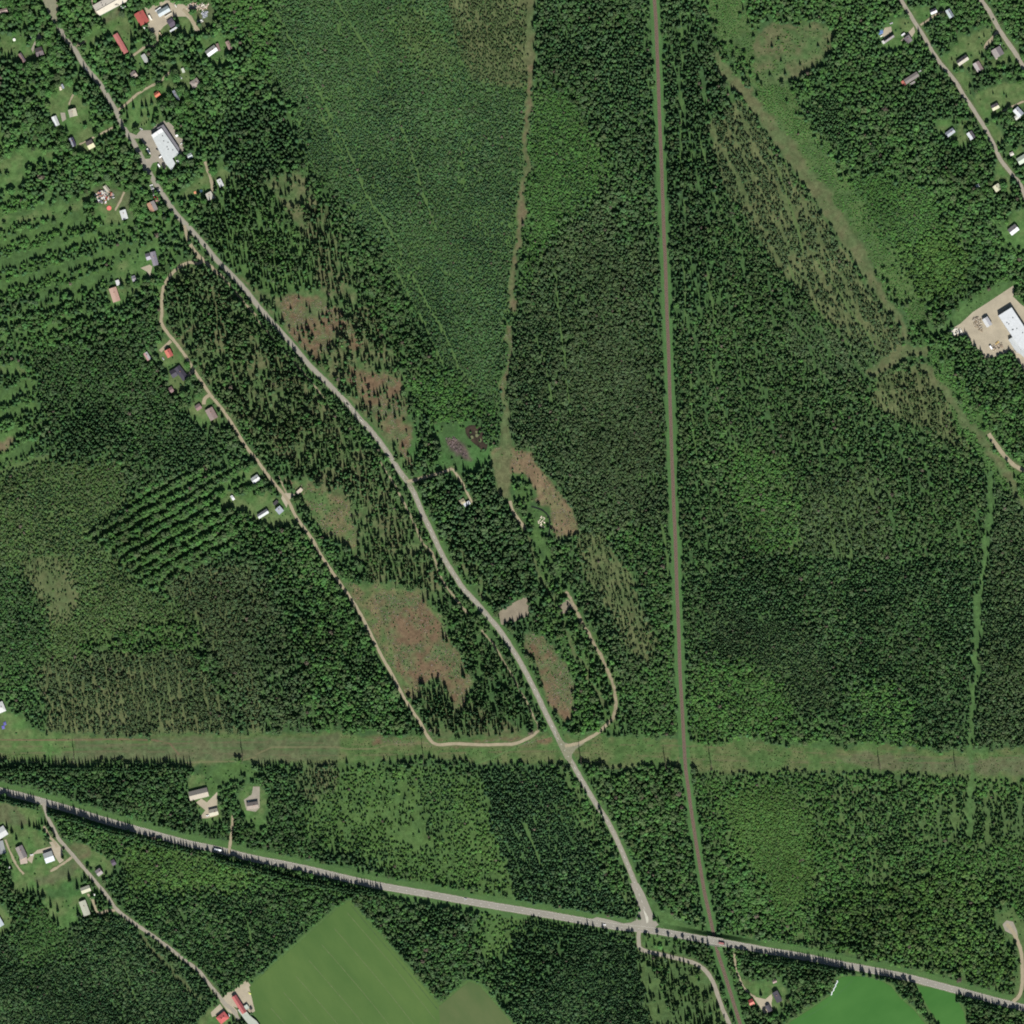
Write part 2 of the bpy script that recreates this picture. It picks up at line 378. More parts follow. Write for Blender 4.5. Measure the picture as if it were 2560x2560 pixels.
R(O([(-90, 895), (100, 858), (150, 875), (240, 860), (240, 945), (170, 1005), (220, 1060), (290, 1115), (360, 1150), (425, 1215), (300, 1235), (100, 1255), (-90, 1340)]), 5, 5.5, 1.6, (.15, .3, .4, .15), OL, 'olive')
R(O([(-90, 1040), (40, 1080), (100, 1200), (60, 1280), (-90, 1340)]), 6, 9, 1.9, (.4, .3, .3, 0), DK)
R(O([(40, 1060), (90, 1048), (135, 1055), (150, 1130), (130, 1190), (90, 1180), (60, 1120)]), 5.2, 5, 1.3, (.1, .6, .1, .2), OL, 'bog', .55)
R(O([(150, 1215), (250, 1190), (420, 1160), (435, 1215), (300, 1240), (150, 1265)]), 6.5, 9, 2, (.3, .2, .5, 0), BR, 'olive', .9, (12, 40, .15))
R(O([(-90, 1290), (60, 1260), (180, 1250), (150, 1380), (50, 1390), (-90, 1390)]), 7.5, 10, 2.4, (.5, .2, .3, 0), MD)
R(O([(60, 1260), (200, 1232), (360, 1228), (430, 1330), (465, 1385), (90, 1385)]), 5.6, 8, 1.6, (.15, .85, 0, 0), GR, 'bog', .92, (-82, 30, .16))
R(O([(300, 1095), (390, 1070), (470, 1060), (530, 1160), (565, 1260), (560, 1392), (480, 1392), (430, 1290), (370, 1170)]), 6.2, 10, 2, (.1, .9, 0, 0), GR, 'bog', .95)
R(O([(470, 1200), (570, 1150), (600, 1250), (600, 1395), (500, 1395)]), 7.4, 12, 2.2, (.3, .7, 0, 0), GR, 'moss', .9)
R(O([(165, 1010), (230, 960), (330, 900), (470, 868), (520, 925), (520, 985), (400, 1050), (292, 1115)]), 6.5, 14, 3.2, (.1, .2, .7, 0), MD, 'grass', 1, (30, 25, .5))
R(O([(470, 960), (560, 960), (640, 1080), (720, 1210), (790, 1390), (600, 1390), (560, 1240), (500, 1050), (430, 1040)]), 8.5, 14, 2.9, (.4, .2, .4, 0), MD)
# young thicket and bog between the road and the railway
R(O([(440, -90), (1010, -90), (1004, 90), (996, 180), (985, 400), (968, 600), (952, 770), (900, 770), (860, 750), (800, 640), (730, 520), (650, 400), (580, 310), (540, 200), (475, 100)]), 4.8, 4.6, 1.5, (.3, .25, .35, .1), BL, 'grass', .97)
R(O([(420, -90), (480, -90), (520, 60), (500, 150), (470, 100), (420, 60)]), 7, 8, 2.3, (.1, .1, .8, 0), BR, 'grass')
R(O([(830, -90), (1004, -90), (1004, 150), (985, 165), (900, 150), (860, 90)]), 4.8, 5, 1.25, (.15, .7, .05, .1), OL, 'bog', .86, (-86, 22, .08))
R(O([(740, 30), (800, 20), (850, 90), (860, 135), (800, 140), (760, 90)]), 5.5, 4, 1.3, (.2, .3, .4, .1), OL, 'olive', .85)
R(O([(425, 215), (470, 195), (540, 215), (575, 300), (560, 330), (480, 335), (420, 300)]), 9, 14.5, 3, (.6, .15, .25, 0), DK)
R(O([(380, 345), (440, 335), (575, 325), (620, 400), (680, 560), (750, 670), (775, 760), (800, 830), (780, 900), (755, 880), (640, 740), (520, 610), (430, 500), (385, 430)]), 10, 13.5, 2.3, (.75, .2, .05, 0), MD, 'clear', .5)
R(O([(380, 345), (500, 335), (575, 440), (600, 540), (520, 560), (430, 500), (385, 430)]), 9, 13, 2.4, (.6, .2, .2, 0), MD, 'grass', .72)
R(O([(530, 560), (600, 560), (640, 620), (600, 690), (545, 630)]), 10, 11, 2, (.8, .2, 0, 0), MD, 'brown', .25)
R(O([(620, 590), (700, 580), (725, 640), (660, 660)]), 10, 12, 2, (.8, .2, 0, 0), MD, 'brown', .35)
R(O([(640, 690), (760, 715), (765, 790), (740, 830), (700, 780)]), 10, 12, 2, (.8, .2, 0, 0), MD, 'brown', .25)
R(O([(740, 800), (775, 800), (790, 880), (770, 890)]), 10, 12, 2, (.8, .2, 0, 0), MD, 'brown', .3)
R(O([(560, 430), (620, 400), (700, 600), (760, 700), (740, 715), (640, 580)]), 8.5, 14, 2, (.85, .15, 0, 0), MD, 'clear', .62)
R(O([(770, 700), (830, 690), (900, 770), (955, 770), (950, 850), (930, 850), (900, 800), (830, 800), (770, 790)]), 6.5, 8, 2.1, (.3, .1, .6, 0), BR)
R(O([(775, 790), (850, 800), (900, 795), (925, 850), (900, 880), (860, 890), (775, 900), (770, 850)]), 10, 5, 1.6, (.2, 0, .5, .3), BR, 'emerald', .12)
R(O([(765, 730), (810, 800), (830, 850), (820, 885), (775, 895), (785, 830)]), 8.5, 15, 2.9, (.6, .2, .2, 0), DK, 'moss', .9)
# between the cleared line and the railway
R(O([(1008, -90), (1232, -90), (1245, 470), (1262, 800), (1275, 1100), (1286, 1392), (1172, 1392), (1165, 1300), (1130, 1190), (1080, 1080), (1085, 990), (1050, 920), (990, 870), (955, 850), (960, 760), (980, 600), (992, 400), (1000, 200)]), 6.2, 9.5, 2.05, (.4, .5, .1, 0), GR, 'moss', .96)
R(O([(1012, -90), (1232, -90), (1250, 450), (1180, 470), (1150, 420), (1145, 300), (1100, 215), (1012, 160)]), 7.8, 12, 2.6, (.45, .35, .2, 0), DK)
R(O([(1003, 175), (1060, 155), (1095, 215), (1145, 300), (1140, 370), (1090, 405), (1030, 460), (990, 560), (980, 560), (992, 380)]), 4.8, 5, 1.5, (.2, .1, .6, .1), BR, 'moss')
R(O([(1060, 640), (1180, 610), (1240, 740), (1255, 900), (1170, 960), (1080, 900), (1050, 760)]), 5.4, 9, 1.8, (.2, .8, 0, 0), GR)
R(O([(1080, 1000), (1140, 1010), (1200, 1100), (1238, 1220), (1222, 1262), (1160, 1190), (1110, 1090)]), 6, 7, 1.4, (.2, .75, .05, 0), OL, 'bog', .6, (-74, 16, .3))
R(O([(1140, 1000), (1255, 990), (1285, 1392), (1170, 1392), (1170, 1300), (1250, 1250), (1210, 1110)]), 7.4, 10, 2.4, (.35, .2, .45, 0), MD)
R(O([(920, 848), (950, 842), (1000, 862), (1050, 920), (1090, 1000), (1050, 1020), (1030, 960), (990, 900), (940, 900)]), 9, 4, 1.0, (.7, .1, 0, .2), MD, 'sand', .3)
R(O([(968, 905), (990, 900), (1008, 940), (1005, 965), (985, 960)]), 8, 4, 1.5, (.2, 0, .6, .2), BR, 'grass', .35)
R(O([(1005, 955), (1035, 955), (1045, 990), (1030, 1005), (1005, 1000)]), 8, 3, 1.2, (.2, 0, .5, .3), BR, 'grass', .3)
# east of the railway
R(O([(1254, -90), (1290, -90), (1335, 60), (1400, 170), (1500, 330), (1600, 470), (1720, 660), (1760, 700), (1870, 880), (1852, 1060), (1285, 1100)]), 7, 10.5, 2.2, (.4, .4, .2, 0), MD, 'moss', .95, (-80, 52, .12))
R(O([(1254, -90), (1290, -90), (1335, 60), (1400, 170), (1380, 300), (1340, 420), (1330, 600), (1262, 600)]), 8, 13, 2.6, (.6, .3, .1, 0), DK, 'moss', .92, (-78, 60, .12))
R(O([(1340, 230), (1400, 185), (1480, 310), (1600, 480), (1720, 660), (1690, 690), (1600, 640), (1500, 540), (1420, 440), (1350, 330)]), 5.8, 7, 1.55, (.2, .8, 0, 0), GR, 'bog', .74, (-63, 40, .2))
R(O([(1480, 560), (1600, 640), (1690, 690), (1620, 715), (1560, 720), (1480, 660)]), 6, 8, 1.8, (.2, .8, 0, 0), GR, 'moss', .9, (-63, 44, .15))
R(O([(1660, 710), (1740, 680), (1790, 760), (1850, 830), (1830, 850), (1730, 800), (1640, 760)]), 6.5, 8, 1.6, (.3, .7, 0, 0), OL, 'bog', .75, (-75, 34, .2))
R(O([(1480, 900), (1650, 880), (1680, 1050), (1480, 1060)]), 6.4, 9.5, 2, (.3, .6, .1, 0), GR, 'olive', .95, (-78, 40, .1))
R(O([(1380, 840), (1480, 860), (1520, 960), (1500, 1040), (1420, 1060), (1385, 960)]), 6.2, 8, 2, (.25, .25, .5, 0), BR, 'olive')
R(O([(1285, 1090), (1450, 1048), (1855, 1055), (1845, 1412), (1297, 1405)]), 6.6, 10, 2.15, (.6, .25, .15, 0), DK)
R(O([(1330, 1140), (1530, 1180), (1600, 1300), (1560, 1345), (1400, 1330), (1330, 1240)]), 5, 8, 1.7, (.8, .1, .1, 0), GR)
R(O([(1305, 1260), (1400, 1235), (1480, 1290), (1500, 1360), (1440, 1400), (1305, 1402)]), 6.8, 8, 2.1, (.15, .1, .75, 0), BR, 'olive')
R(O([(1600, 1290), (1680, 1290), (1730, 1330), (1740, 1410), (1620, 1410)]), 6.6, 9, 2.2, (.3, .1, .6, 0), BR)
R(O([(1480, 1370), (1600, 1340), (1620, 1410), (1480, 1410)]), 8.5, 12, 2.9, (.4, .2, .4, 0), MD)
R(O([(1862, 900), (2010, 960), (2010, 1450), (1845, 1415)]), 6.4, 9.5, 2, (.55, .35, .1, 0), GR)
# east village
R(O([(1330, -90), (2010, -90), (2010, 720), (1900, 560), (1800, 620), (1730, 620), (1640, 470), (1560, 360), (1450, 210), (1360, 60)]), 8.8, 11.5, 2.9, (.35, .15, .5, 0), MD, 'moss', .97)
R(O([(1700, 600), (1932, 500), (2010, 900), (1940, 960), (1850, 820), (1760, 700)]), 8, 12, 2.6, (.4, .2, .4, 0), MD)
R(O([(1490, 190), (1580, 170), (1620, 220), (1600, 290), (1540, 300), (1500, 250)]), 6, 8, 2, (.6, .1, .3, 0), MD)
R(O([(1600, 340), (1680, 320), (1760, 360), (1790, 430), (1720, 490), (1700, 560), (1640, 500), (1590, 410)]), 4.8, 4.5, 1.5, (.1, .1, .7, .1), BR, 'moss')
R(O([(1690, 470), (1800, 420), (1830, 500), (1800, 560), (1730, 580), (1700, 540)]), 6.4, 7.5, 2.1, (.1, 0, .9, 0), YG, 'grass')
R(O([(1290, -90), (1375, -90), (1400, 0), (1460, 120), (1540, 240), (1640, 400), (1720, 520), (1760, 620), (1735, 640), (1690, 560), (1600, 430), (1500, 290), (1430, 180), (1360, 80)]), 4.8, 1.9, 1.05, (0, 0, .5, .5), BR, 'olive', .75)
R(O([(1745, 640), (1775, 650), (1830, 740), (1900, 860), (1990, 960), (1960, 990), (1880, 900), (1800, 790)]), 4.8, 3, 1.3, (.05, 0, .5, .45), BR, 'grass', .95)
# south of the corridor
R(O([(-90, 1455), (380, 1457), (640, 1440), (660, 1500), (560, 1560), (720, 1640), (700, 1655), (440, 1595), (90, 1508), (-90, 1480)]), 7.2, 10.5, 2.4, (.5, .2, .3, 0), DK)
R(O([(560, 1440), (640, 1442), (630, 1500), (590, 1520), (555, 1490)]), 6.5, 8, 1.5, (.3, .7, 0, 0), GR, 'clear', .8)
R(O([(640, 1440), (905, 1450), (940, 1600), (985, 1705), (900, 1685), (720, 1645), (560, 1565), (590, 1520), (630, 1490)]), 6.5, 5.5, 1.75, (.3, .02, .5, .18), YG, 'meadow', .82)
R(O([(690, 1480), (760, 1470), (840, 1560), (860, 1640), (790, 1640), (720, 1560)]), 7, 6, 1.6, (.5, 0, .3, .2), YG, 'meadow', .5)
R(O([(905, 1450), (1075, 1450), (1130, 1540), (1195, 1690), (1190, 1738), (985, 1708), (940, 1600)]), 6.2, 9, 2.1, (.85, .05, .1, 0), BL, 'moss', 1, (-66, 30, .13))
R(O([(1050, 1450), (1082, 1450), (1135, 1540), (1200, 1690), (1190, 1725), (1150, 1660), (1100, 1560)]), 7.6, 10, 2.4, (.4, .1, .5, 0), MD, 'olive', .9)
R(O([(1085, 1445), (1290, 1450), (1315, 1600), (1338, 1742), (1240, 1722), (1190, 1620), (1130, 1500)]), 8.6, 13, 3, (.35, .25, .4, 0), MD)
R(O([(1305, 1452), (2010, 1478), (2010, 1895), (1800, 1845), (1480, 1775), (1350, 1748)]), 6.4, 7.5, 2, (.25, .1, .6, .05), BR, 'olive', .93)
R(O([(1345, 1500), (1480, 1470), (1540, 1560), (1540, 1680), (1480, 1740), (1400, 1650)]), 4.7, 4.5, 1.5, (.05, 0, .85, .1), YG, 'olive')
R(O([(1335, 1600), (1420, 1640), (1450, 1700), (1430, 1750), (1350, 1740)]), 7.8, 10, 2.8, (.2, .1, .7, 0), MD)
R(O([(1600, 1480), (1740, 1480), (1760, 1700), (1640, 1640), (1600, 1560)]), 7, 9, 2.1, (.45, .1, .45, 0), MD, 'olive', .9)
R(O([(1760, 1500), (2010, 1500), (2010, 1560), (1830, 1600), (1760, 1580)]), 6.5, 7.5, 1.8, (.6, 0, .3, .1), YG, 'olive', .7, (-88, 40, .25))
R(O([(1540, 1720), (1700, 1650), (1880, 1650), (1990, 1860), (1850, 1845), (1700, 1810), (1540, 1770)]), 8.4, 12.5, 2.8, (.3, .2, .5, 0), YG)
R(O([(95, 1528), (420, 1605), (720, 1692), (655, 1700), (480, 1848), (440, 1885), (230, 1715), (130, 1600)]), 7, 8.5, 2.3, (.35, .05, .6, 0), MD)
R(O([(230, 1590), (350, 1600), (480, 1640), (470, 1680), (330, 1690), (240, 1680)]), 5.4, 6, 1.8, (.05, 0, .85, .1), YG, 'olive')
R(O([(310, 1700), (400, 1680), (520, 1680), (600, 1690), (655, 1702), (480, 1848), (440, 1885), (300, 1770)]), 6.2, 9, 2.1, (.5, .2, .3, 0), DK)
R(O([(-90, 1740), (60, 1765), (200, 1718), (290, 1760), (420, 1890), (445, 2020), (-90, 2020)]), 4.9, 8, 1.75, (.7, .2, .1, 0), BL)
R(O([(22, 1735), (90, 1690), (138, 1800), (40, 1845)]), 4.8, 5, 1.5, (.3, .1, .6, 0), MD)
R(O([(665, 1692), (735, 1692), (900, 1722), (960, 1790), (890, 1848), (832, 1892), (740, 1792)]), 7.6, 11.5, 2.5, (.6, .2, .2, 0), DK)
R(O([(895, 1702), (1000, 1722), (1195, 1755), (1010, 1770), (945, 1835), (900, 1780)]), 7, 5, 1.8, (.4, 0, .4, .2), YG, 'meadow', .72)
R(O([(990, 1770), (1190, 1765), (1205, 1800), (1235, 1930), (1245, 2020), (980, 2020), (892, 1850)]), 5.4, 8.5, 1.9, (.8, .1, .1, 0), BL, 'moss', 1, (-62, 34, .08))
R(O([(900, 1850), (960, 1790), (1030, 1760), (1080, 1780), (1000, 1880), (950, 1900)]), 7.6, 12.5, 2.6, (.7, .1, .2, 0), DK)
R(O([(1198, 1800), (1215, 1785), (1310, 1812), (1365, 1900), (1385, 2020), (1245, 2020)]), 8.6, 12, 2, (.5, .3, .2, 0), MD, 'olive', .55)
# between the gravel road and the main road
R(O([(330, 500), (360, 480), (440, 560), (560, 700), (700, 860), (765, 940), (800, 1000), (850, 1120), (830, 1135), (760, 1100), (690, 1115), (640, 1060), (560, 900), (430, 770), (330, 650), (305, 600)]), 8.8, 13, 2.5, (.35, .55, .1, 0), MD, 'clear', .7)
R(O([(440, 660), (560, 700), (700, 860), (640, 900), (520, 870), (460, 780)]), 8.8, 14, 2.4, (.4, .5, .1, 0), MD, 'clear', .66)
R(O([(665, 930), (745, 925), (800, 1000), (850, 1120), (830, 1140), (760, 1100), (690, 1115), (670, 1040)]), 9.5, 12, 2, (.5, .4, .1, 0), MD, 'clear', .62)
R(O([(540, 905), (600, 918), (650, 945), (668, 1000), (668, 1045), (620, 1015), (580, 975)]), 7, 2.2, .9, (.4, 0, .2, .4), MD, 'clear2', .2)
R(O([(575, 980), (620, 1010), (690, 1060), (700, 1100), (670, 1110), (620, 1060)]), 8.2, 13, 2.4, (.8, .1, .1, 0), DK, 'moss', .9)
R(T(1, 2)([(640, 545), (760, 560), (950, 555), (1240, 590), (1310, 700), (1400, 780), (1440, 900), (1470, 1000), (1545, 1080), (1570, 1200), (1640, 1290), (1570, 1400), (1530, 1520), (1440, 1490), (1400, 1340), (1180, 1410), (1105, 1395), (1030, 1230), (890, 970), (760, 720)]), 6, 2.2, .8, (.45, 0, .15, .4), MD, 'clear2', .22)
R(T(1, 2)([(900, 620), (1240, 620), (1300, 720), (1390, 850), (1440, 1000), (1540, 1110), (1600, 1280), (1490, 1500), (1440, 1470), (1390, 1290), (1190, 1330), (1080, 1180), (980, 950), (930, 800)]), 6, 2.2, .8, (.45, 0, .15, .4), MD, 'brown', .2)
R(O([(790, 1290), (830, 1280), (860, 1350), (900, 1310), (1010, 1320), (1012, 1388), (815, 1388)]), 7.6, 13, 2, (.75, .2, .05, 0), DK, 'clear', .72)
R(O([(835, 1140), (900, 1145), (960, 1240), (1010, 1330), (1010, 1385), (900, 1330), (905, 1290), (880, 1230), (860, 1180)]), 8.4, 12, 2.3, (.5, .4, .1, 0), MD, 'moss', .82)
R(O([(985, 1195), (1010, 1190), (1045, 1225), (1085, 1290), (1088, 1330), (1066, 1372), (1040, 1330), (1010, 1270)]), 6, 2.4, .9, (.3, 0, .3, .4), MD, 'brown', .28)
R(O([(780, 900), (870, 888), (950, 895), (960, 960), (1000, 1010), (1075, 1135), (990, 1145), (940, 1160), (880, 1090), (800, 960)]), 9.2, 16.5, 3.2, (.55, .35, .1, 0), DK)
R(O([(850, 1010), (900, 1060), (940, 1150), (915, 1140), (870, 1070), (830, 1000)]), 9, 12, 2.4, (.4, .4, .2, 0), MD, 'clear', .65)
R(O([(1000, 1180), (1045, 1140), (1090, 1240), (1130, 1330), (1135, 1388), (1090, 1380), (1085, 1290), (1045, 1225)]), 8, 10.5, 2.5, (.3, .1, .6, 0), BR)
R(O([(1000, 1020), (1060, 1110), (1160, 1240), (1168, 1380), (1140, 1380), (1130, 1310), (1070, 1180), (1010, 1060)]), 8.6, 12, 2.6, (.45, .2, .35, 0), MD, 'grass', .85)
# open land
R(O([(-90, 1388), (400, 1388), (700, 1385), (830, 1392), (1010, 1385), (1290, 1398), (1320, 1400), (1700, 1412), (2010, 1418), (2010, 1478), (1700, 1462), (1300, 1455), (1100, 1440), (800, 1432), (640, 1440), (340, 1440), (-90, 1436)]), 6, 1.6, .8, (.2, 0, .2, .6), OL, 'meadow2', .26)
R(O([(100, 1395), (640, 1392), (640, 1436), (100, 1432)]), 9, 1.4, .7, (.2, 0, .2, .6), OL, 'dry', .05)
R(O([(700, 1390), (830, 1398), (1040, 1390), (1040, 1402), (700, 1404)]), 9, 1.4, .7, (.2, 0, .2, .6), OL, 'brown', .05)
R(O([(1560, 1424), (1960, 1430), (2010, 1462), (1640, 1450)]), 6, 1.8, .8, (.4, 0, .1, .5), OL, 'dry', .26)
R(O([(1420, 75), (1470, 45), (1530, 35), (1565, 55), (1570, 90), (1540, 125), (1490, 145), (1440, 160), (1420, 120)]), 6, 2.2, 1, (.3, 0, .3, .4), YG, 'clear', .3)
def strip(line, wpx, ground, sp=9, h=2, r=.9, mix=(.1, 0, .3, .6), tint=BR, keep=.1):
    a = smooth_line(line, 20)
    L, Rr = [], []
    for i, p in enumerate(a):
        q0, q1 = a[max(0, i - 1)], a[min(len(a) - 1, i + 1)]
        dx, dy = q1[0] - q0[0], q1[1] - q0[1]; n = math.hypot(dx, dy) or 1
        ww = wpx(i / len(a)) if callable(wpx) else wpx
        L.append((p[0] - dy / n * ww / 2, p[1] + dx / n * ww / 2)); Rr.append((p[0] + dy / n * ww / 2, p[1] - dx / n * ww / 2))
    R(L + Rr[::-1], sp, h, r, mix, tint, ground, keep)
strip(O([(1345, 100), (1400, 165), (1440, 215), (1500, 300), (1560, 385), (1620, 480), (1680, 575), (1718, 640)]), lambda t: 14 + 26 * math.sin(math.pi * min(1, t * 1.05)), 'oliveopen', keep=.05)
strip(O([(1640, 712), (1680, 680), (1720, 664), (1752, 660)]), 26, 'oliveopen', keep=.05)
strip(O([(1745, 685), (1790, 745), (1830, 800), (1880, 860), (1932, 960)]), 16, 'oliveopen', keep=.1)
strip(T(2, 0)([(165, -200), (165, 0), (150, 250), (137, 500)]), 17, 'oliveopen', keep=.03)
strip(T(2, 0)([(137, 500), (125, 700), (105, 950), (95, 1200), (82, 1400), (62, 1600), (48, 1800), (30, 1932)]) + T(2, 1)([(15, 180), (2, 420)]), 14, 'brownish', keep=.03)
strip(T(1, 1)([(1915, 540), (1908, 700), (1905, 850), (1893, 1000)]), 12, 'brown', keep=.02)
strip(T(1, 1)([(1893, 1000), (1880, 1150), (1875, 1300), (1870, 1420), (1860, 1540), (1850, 1700)]), lambda t: 13 + 22 * t, 'oliveopen', keep=.06)
strip(T(3, 1)([(1705, 1680), (1685, 1800), (1665, 1932)]) + T(3, 2)([(1650, 100), (1625, 400), (1600, 700), (1592, 900), (1575, 1150), (1552, 1450), (1540, 1650), (1537, 1800)]) + T(3, 3)([(1535, 60), (1528, 250), (1530, 400), (1528, 560)]), 14, 'verge', keep=.02)
strip(T(2, 2)([(120, 180), (165, 330), (210, 460), (260, 580), (310, 690), (370, 790), (425, 920), (500, 1080), (560, 1180), (610, 1280), (665, 1360), (720, 1480)]), 7.5, 'oliveopen', keep=.03)
strip(T(2, 2)([(160, 150), (220, 240), (280, 340), (330, 440), (380, 540), (420, 600)]), lambda t: 20 - 14 * t, 'grass', keep=.3)
strip(T(0, 3)([(1040, 1210), (1120, 1310), (1200, 1420), (1280, 1490), (1350, 1580), (1430, 1670), (1510, 1740)]), 9, 'oliveopen', keep=.05)
strip(T(0, 0)([(0, 1270), (150, 1215), (300, 1170), (420, 1190)]), 34, 'lawn', keep=.05)
strip(T(0, 0)([(-100, 1480), (60, 1390), (180, 1340)]), 30, 'lawn', keep=.05)
strip(T(0, 0)([(-100, 1720), (200, 1640), (450, 1570), (700, 1500)]), 22, 'lawn', keep=.2)
strip(T(0, 1)([(-50, 890), (100, 850), (180, 860)]), 22, 'lawn', keep=.1)
strip(T(0, 1)([(-50, 1650), (150, 1570), (300, 1510), (440, 1480)]), 8, 'lawn', keep=.05)
strip(T(0, 1)([(-50, 1450), (40, 1430), (70, 1380)]), 16, 'brownish', keep=.1)
strip(T(0, 1)([(-50, 1120), (100, 1090), (250, 1040)]), 9, 'lawn', keep=.1)
strip(T(2, 0)([(985, 120), (995, 400), (1000, 600), (1012, 800), (1022, 1000), (1035, 1200), (1040, 1350), (1045, 1550), (1060, 1750)]) + T(2, 1)([(1060, 0), (1070, 200), (1078, 450), (1085, 650), (1095, 850), (1090, 980)]), 4, 'verge', keep=0)
def L_(poly, ground='lawn', keep=.03, h=2.5, r=1.1):
    R(poly, 9, h, r, (.3, 0, .4, .3), BR, ground, keep)
L_(Z(200, 0)([(700, 420), (1000, 380), (1250, 420), (1300, 700), (1300, 1000), (1200, 1250), (1180, 1330), (1050, 1300), (760, 900), (740, 800), (500, 850), (430, 780), (650, 700)]), keep=.12)
L_(Z(200, 0)([(480, 430), (700, 330), (960, 200), (1000, 400), (760, 460), (600, 500)]), 'dry')
L_(Z(380, 0)([(700, 430), (850, 430), (1000, 620), (980, 760), (820, 880), (560, 900), (430, 880), (330, 780), (260, 900), (130, 900), (110, 700), (300, 600)]))
L_(Z(380, 0)([(960, 340), (1250, 150), (1400, 100), (1560, 350), (1500, 560), (1350, 750), (1100, 820), (1120, 640)]), 'dry', .1)
L_(Z(380, 0)([(1100, 1050), (1600, 900), (1700, 1000), (1700, 1500), (1400, 1500), (1250, 1350), (1200, 1150)]), keep=.25)
L_(Z(300, 120)([(330, 250), (560, 200), (640, 420), (560, 560), (440, 560), (400, 400)]), keep=.2)
L_(Z(300, 120)([(60, 1400), (400, 1160), (700, 1000), (850, 900), (990, 1000), (940, 1400), (850, 1600), (1000, 1700), (700, 1850), (380, 2000), (250, 1900), (100, 1650)]))
L_(Z(300, 120)([(1260, 350), (1500, 300), (1620, 480), (1700, 700), (1650, 1000), (1730, 1200), (1600, 1150), (1560, 960), (1400, 700), (1290, 520)]), keep=.1)
L_(Z(300, 120)([(1000, 850), (1300, 800), (1330, 950), (1200, 1000), (1080, 930)]), keep=.3)
L_(Z(0, 60)([(-50, 300), (300, 180), (430, 350), (700, 560), (860, 850), (800, 930), (620, 900), (430, 1000), (340, 900), (250, 740), (0, 700)]), keep=.12)
L_(Z(0, 60)([(1000, 200), (1050, 250), (1180, 760), (1350, 1100), (1250, 1150), (1120, 800)]), keep=.05)
L_(Z(80, 200)([(640, 150), (820, 200), (1000, 300), (1130, 450), (1250, 650), (1350, 850), (1330, 1060), (1120, 1130), (800, 1200), (730, 1100), (640, 900), (420, 830), (350, 600), (450, 420), (600, 330)]), 'lawn', .03)
L_(Z(80, 200)([(1000, 1280), (1250, 1200), (1450, 1250), (1500, 1350), (1620, 1600), (1450, 1750), (1250, 1900), (1080, 1700), (1100, 1450)]), keep=.1)
L_(Z(320, 280)([(60, 540), (250, 480), (290, 440), (560, 380), (840, 180), (700, 150), (450, 100), (60, 100), (40, 300)]))
L_(Z(320, 280)([(210, 700), (330, 690), (400, 820), (520, 1020), (510, 1150), (420, 1130), (280, 900)]))
L_(Z(320, 280)([(560, 1280), (680, 1230), (830, 1450), (870, 1500), (800, 1700), (900, 1850), (800, 1700), (650, 1560), (560, 1400)]))
L_(Z(220, 420)([(200, 1050), (420, 850), (600, 780), (760, 1000), (780, 1250), (700, 1350), (480, 1430), (330, 1350), (200, 1300)]), keep=.05)
L_(Z(220, 420)([(150, 560), (420, 380), (560, 500), (700, 640), (900, 540), (1000, 650), (1000, 800), (1100, 1000), (1050, 1230), (960, 1100), (640, 900), (560, 820), (180, 860)]), 'dry', .03)
L_(Z(220, 420)([(1400, 300), (1530, 330), (1600, 640), (1500, 660), (1400, 560), (1290, 520), (1300, 440)]))
L_(Z(440, 360)([(520, 780), (720, 700), (780, 1050), (700, 1120), (640, 1330), (420, 1250), (400, 1400), (330, 1500), (180, 1250), (300, 1080), (480, 1000)]))
L_(Z(440, 360)([(980, 640), (1250, 680), (1300, 850), (1180, 1150), (1060, 1200), (950, 1000), (900, 800)]), keep=.05)
L_(Z(250, 600)([(860, 100), (1300, 60), (1420, 250), (1430, 480), (1250, 1000), (1100, 900), (950, 720), (830, 780), (600, 900), (480, 1250), (400, 900), (440, 620), (700, 480), (900, 300)]), keep=.1)
L_(Z(250, 600)([(100, 1150), (220, 1100), (500, 1100), (620, 1250), (780, 1100), (1000, 1200), (1000, 1350), (640, 1300), (560, 1500), (300, 1560), (200, 1500), (100, 1300)]), keep=.05)
L_(Z(350, 840)([(330, 60), (680, 130), (950, 500), (1260, 860), (1240, 1050), (1050, 1130), (980, 1400), (740, 1420), (640, 1000), (600, 720), (430, 640), (400, 400)]))
L_(Z(350, 840)([(1280, 1480), (1600, 1400), (1680, 1500), (2100, 2060), (2090, 2130), (1800, 2250), (1500, 2200), (1250, 2000), (1100, 1750)]), keep=.05)
L_(Z(560, 1140)([(-80, 850), (250, 850), (380, 1000), (800, 950), (1100, 900), (1250, 990), (1450, 1030), (1750, 1500), (1650, 1620), (1100, 1700), (700, 1500), (300, 1250), (-80, 1200)]), keep=.25)
L_(Z(560, 1140)([(500, 500), (600, 380), (800, 300), (950, 500), (1000, 620), (780, 700), (550, 760), (520, 640)]), keep=.1)
L_(Z(560, 1140)([(-100, 700), (200, 560), (450, 380), (500, 480), (250, 700), (-100, 850)]), keep=.1)
L_(Z(2180, 20)([(450, 350), (640, 180), (830, 120), (980, 350), (1180, 760), (1200, 850), (880, 920), (560, 980), (330, 960), (180, 900), (160, 640), (350, 420)]))
L_(Z(2180, 20)([(960, 0), (1380, -100), (1800, -50), (1800, 60), (1500, 230), (1300, 330), (1150, 330), (1060, 150)]), keep=.05)
L_(Z(2360, 60)([(0, 820), (150, 600), (420, 330), (600, 280), (770, 150), (1180, 30), (1260, 130), (1200, 280), (1050, 420), (1000, 640), (900, 700), (1000, 1000), (850, 1200), (520, 1120), (300, 1080), (230, 1180)]), keep=.03)
L_(Z(2360, 60)([(1380, 430), (1480, 430), (1800, 860), (1850, 900), (1400, 960), (1300, 1050), (1100, 1000), (1000, 850), (1250, 860), (1440, 760)]), keep=.03)
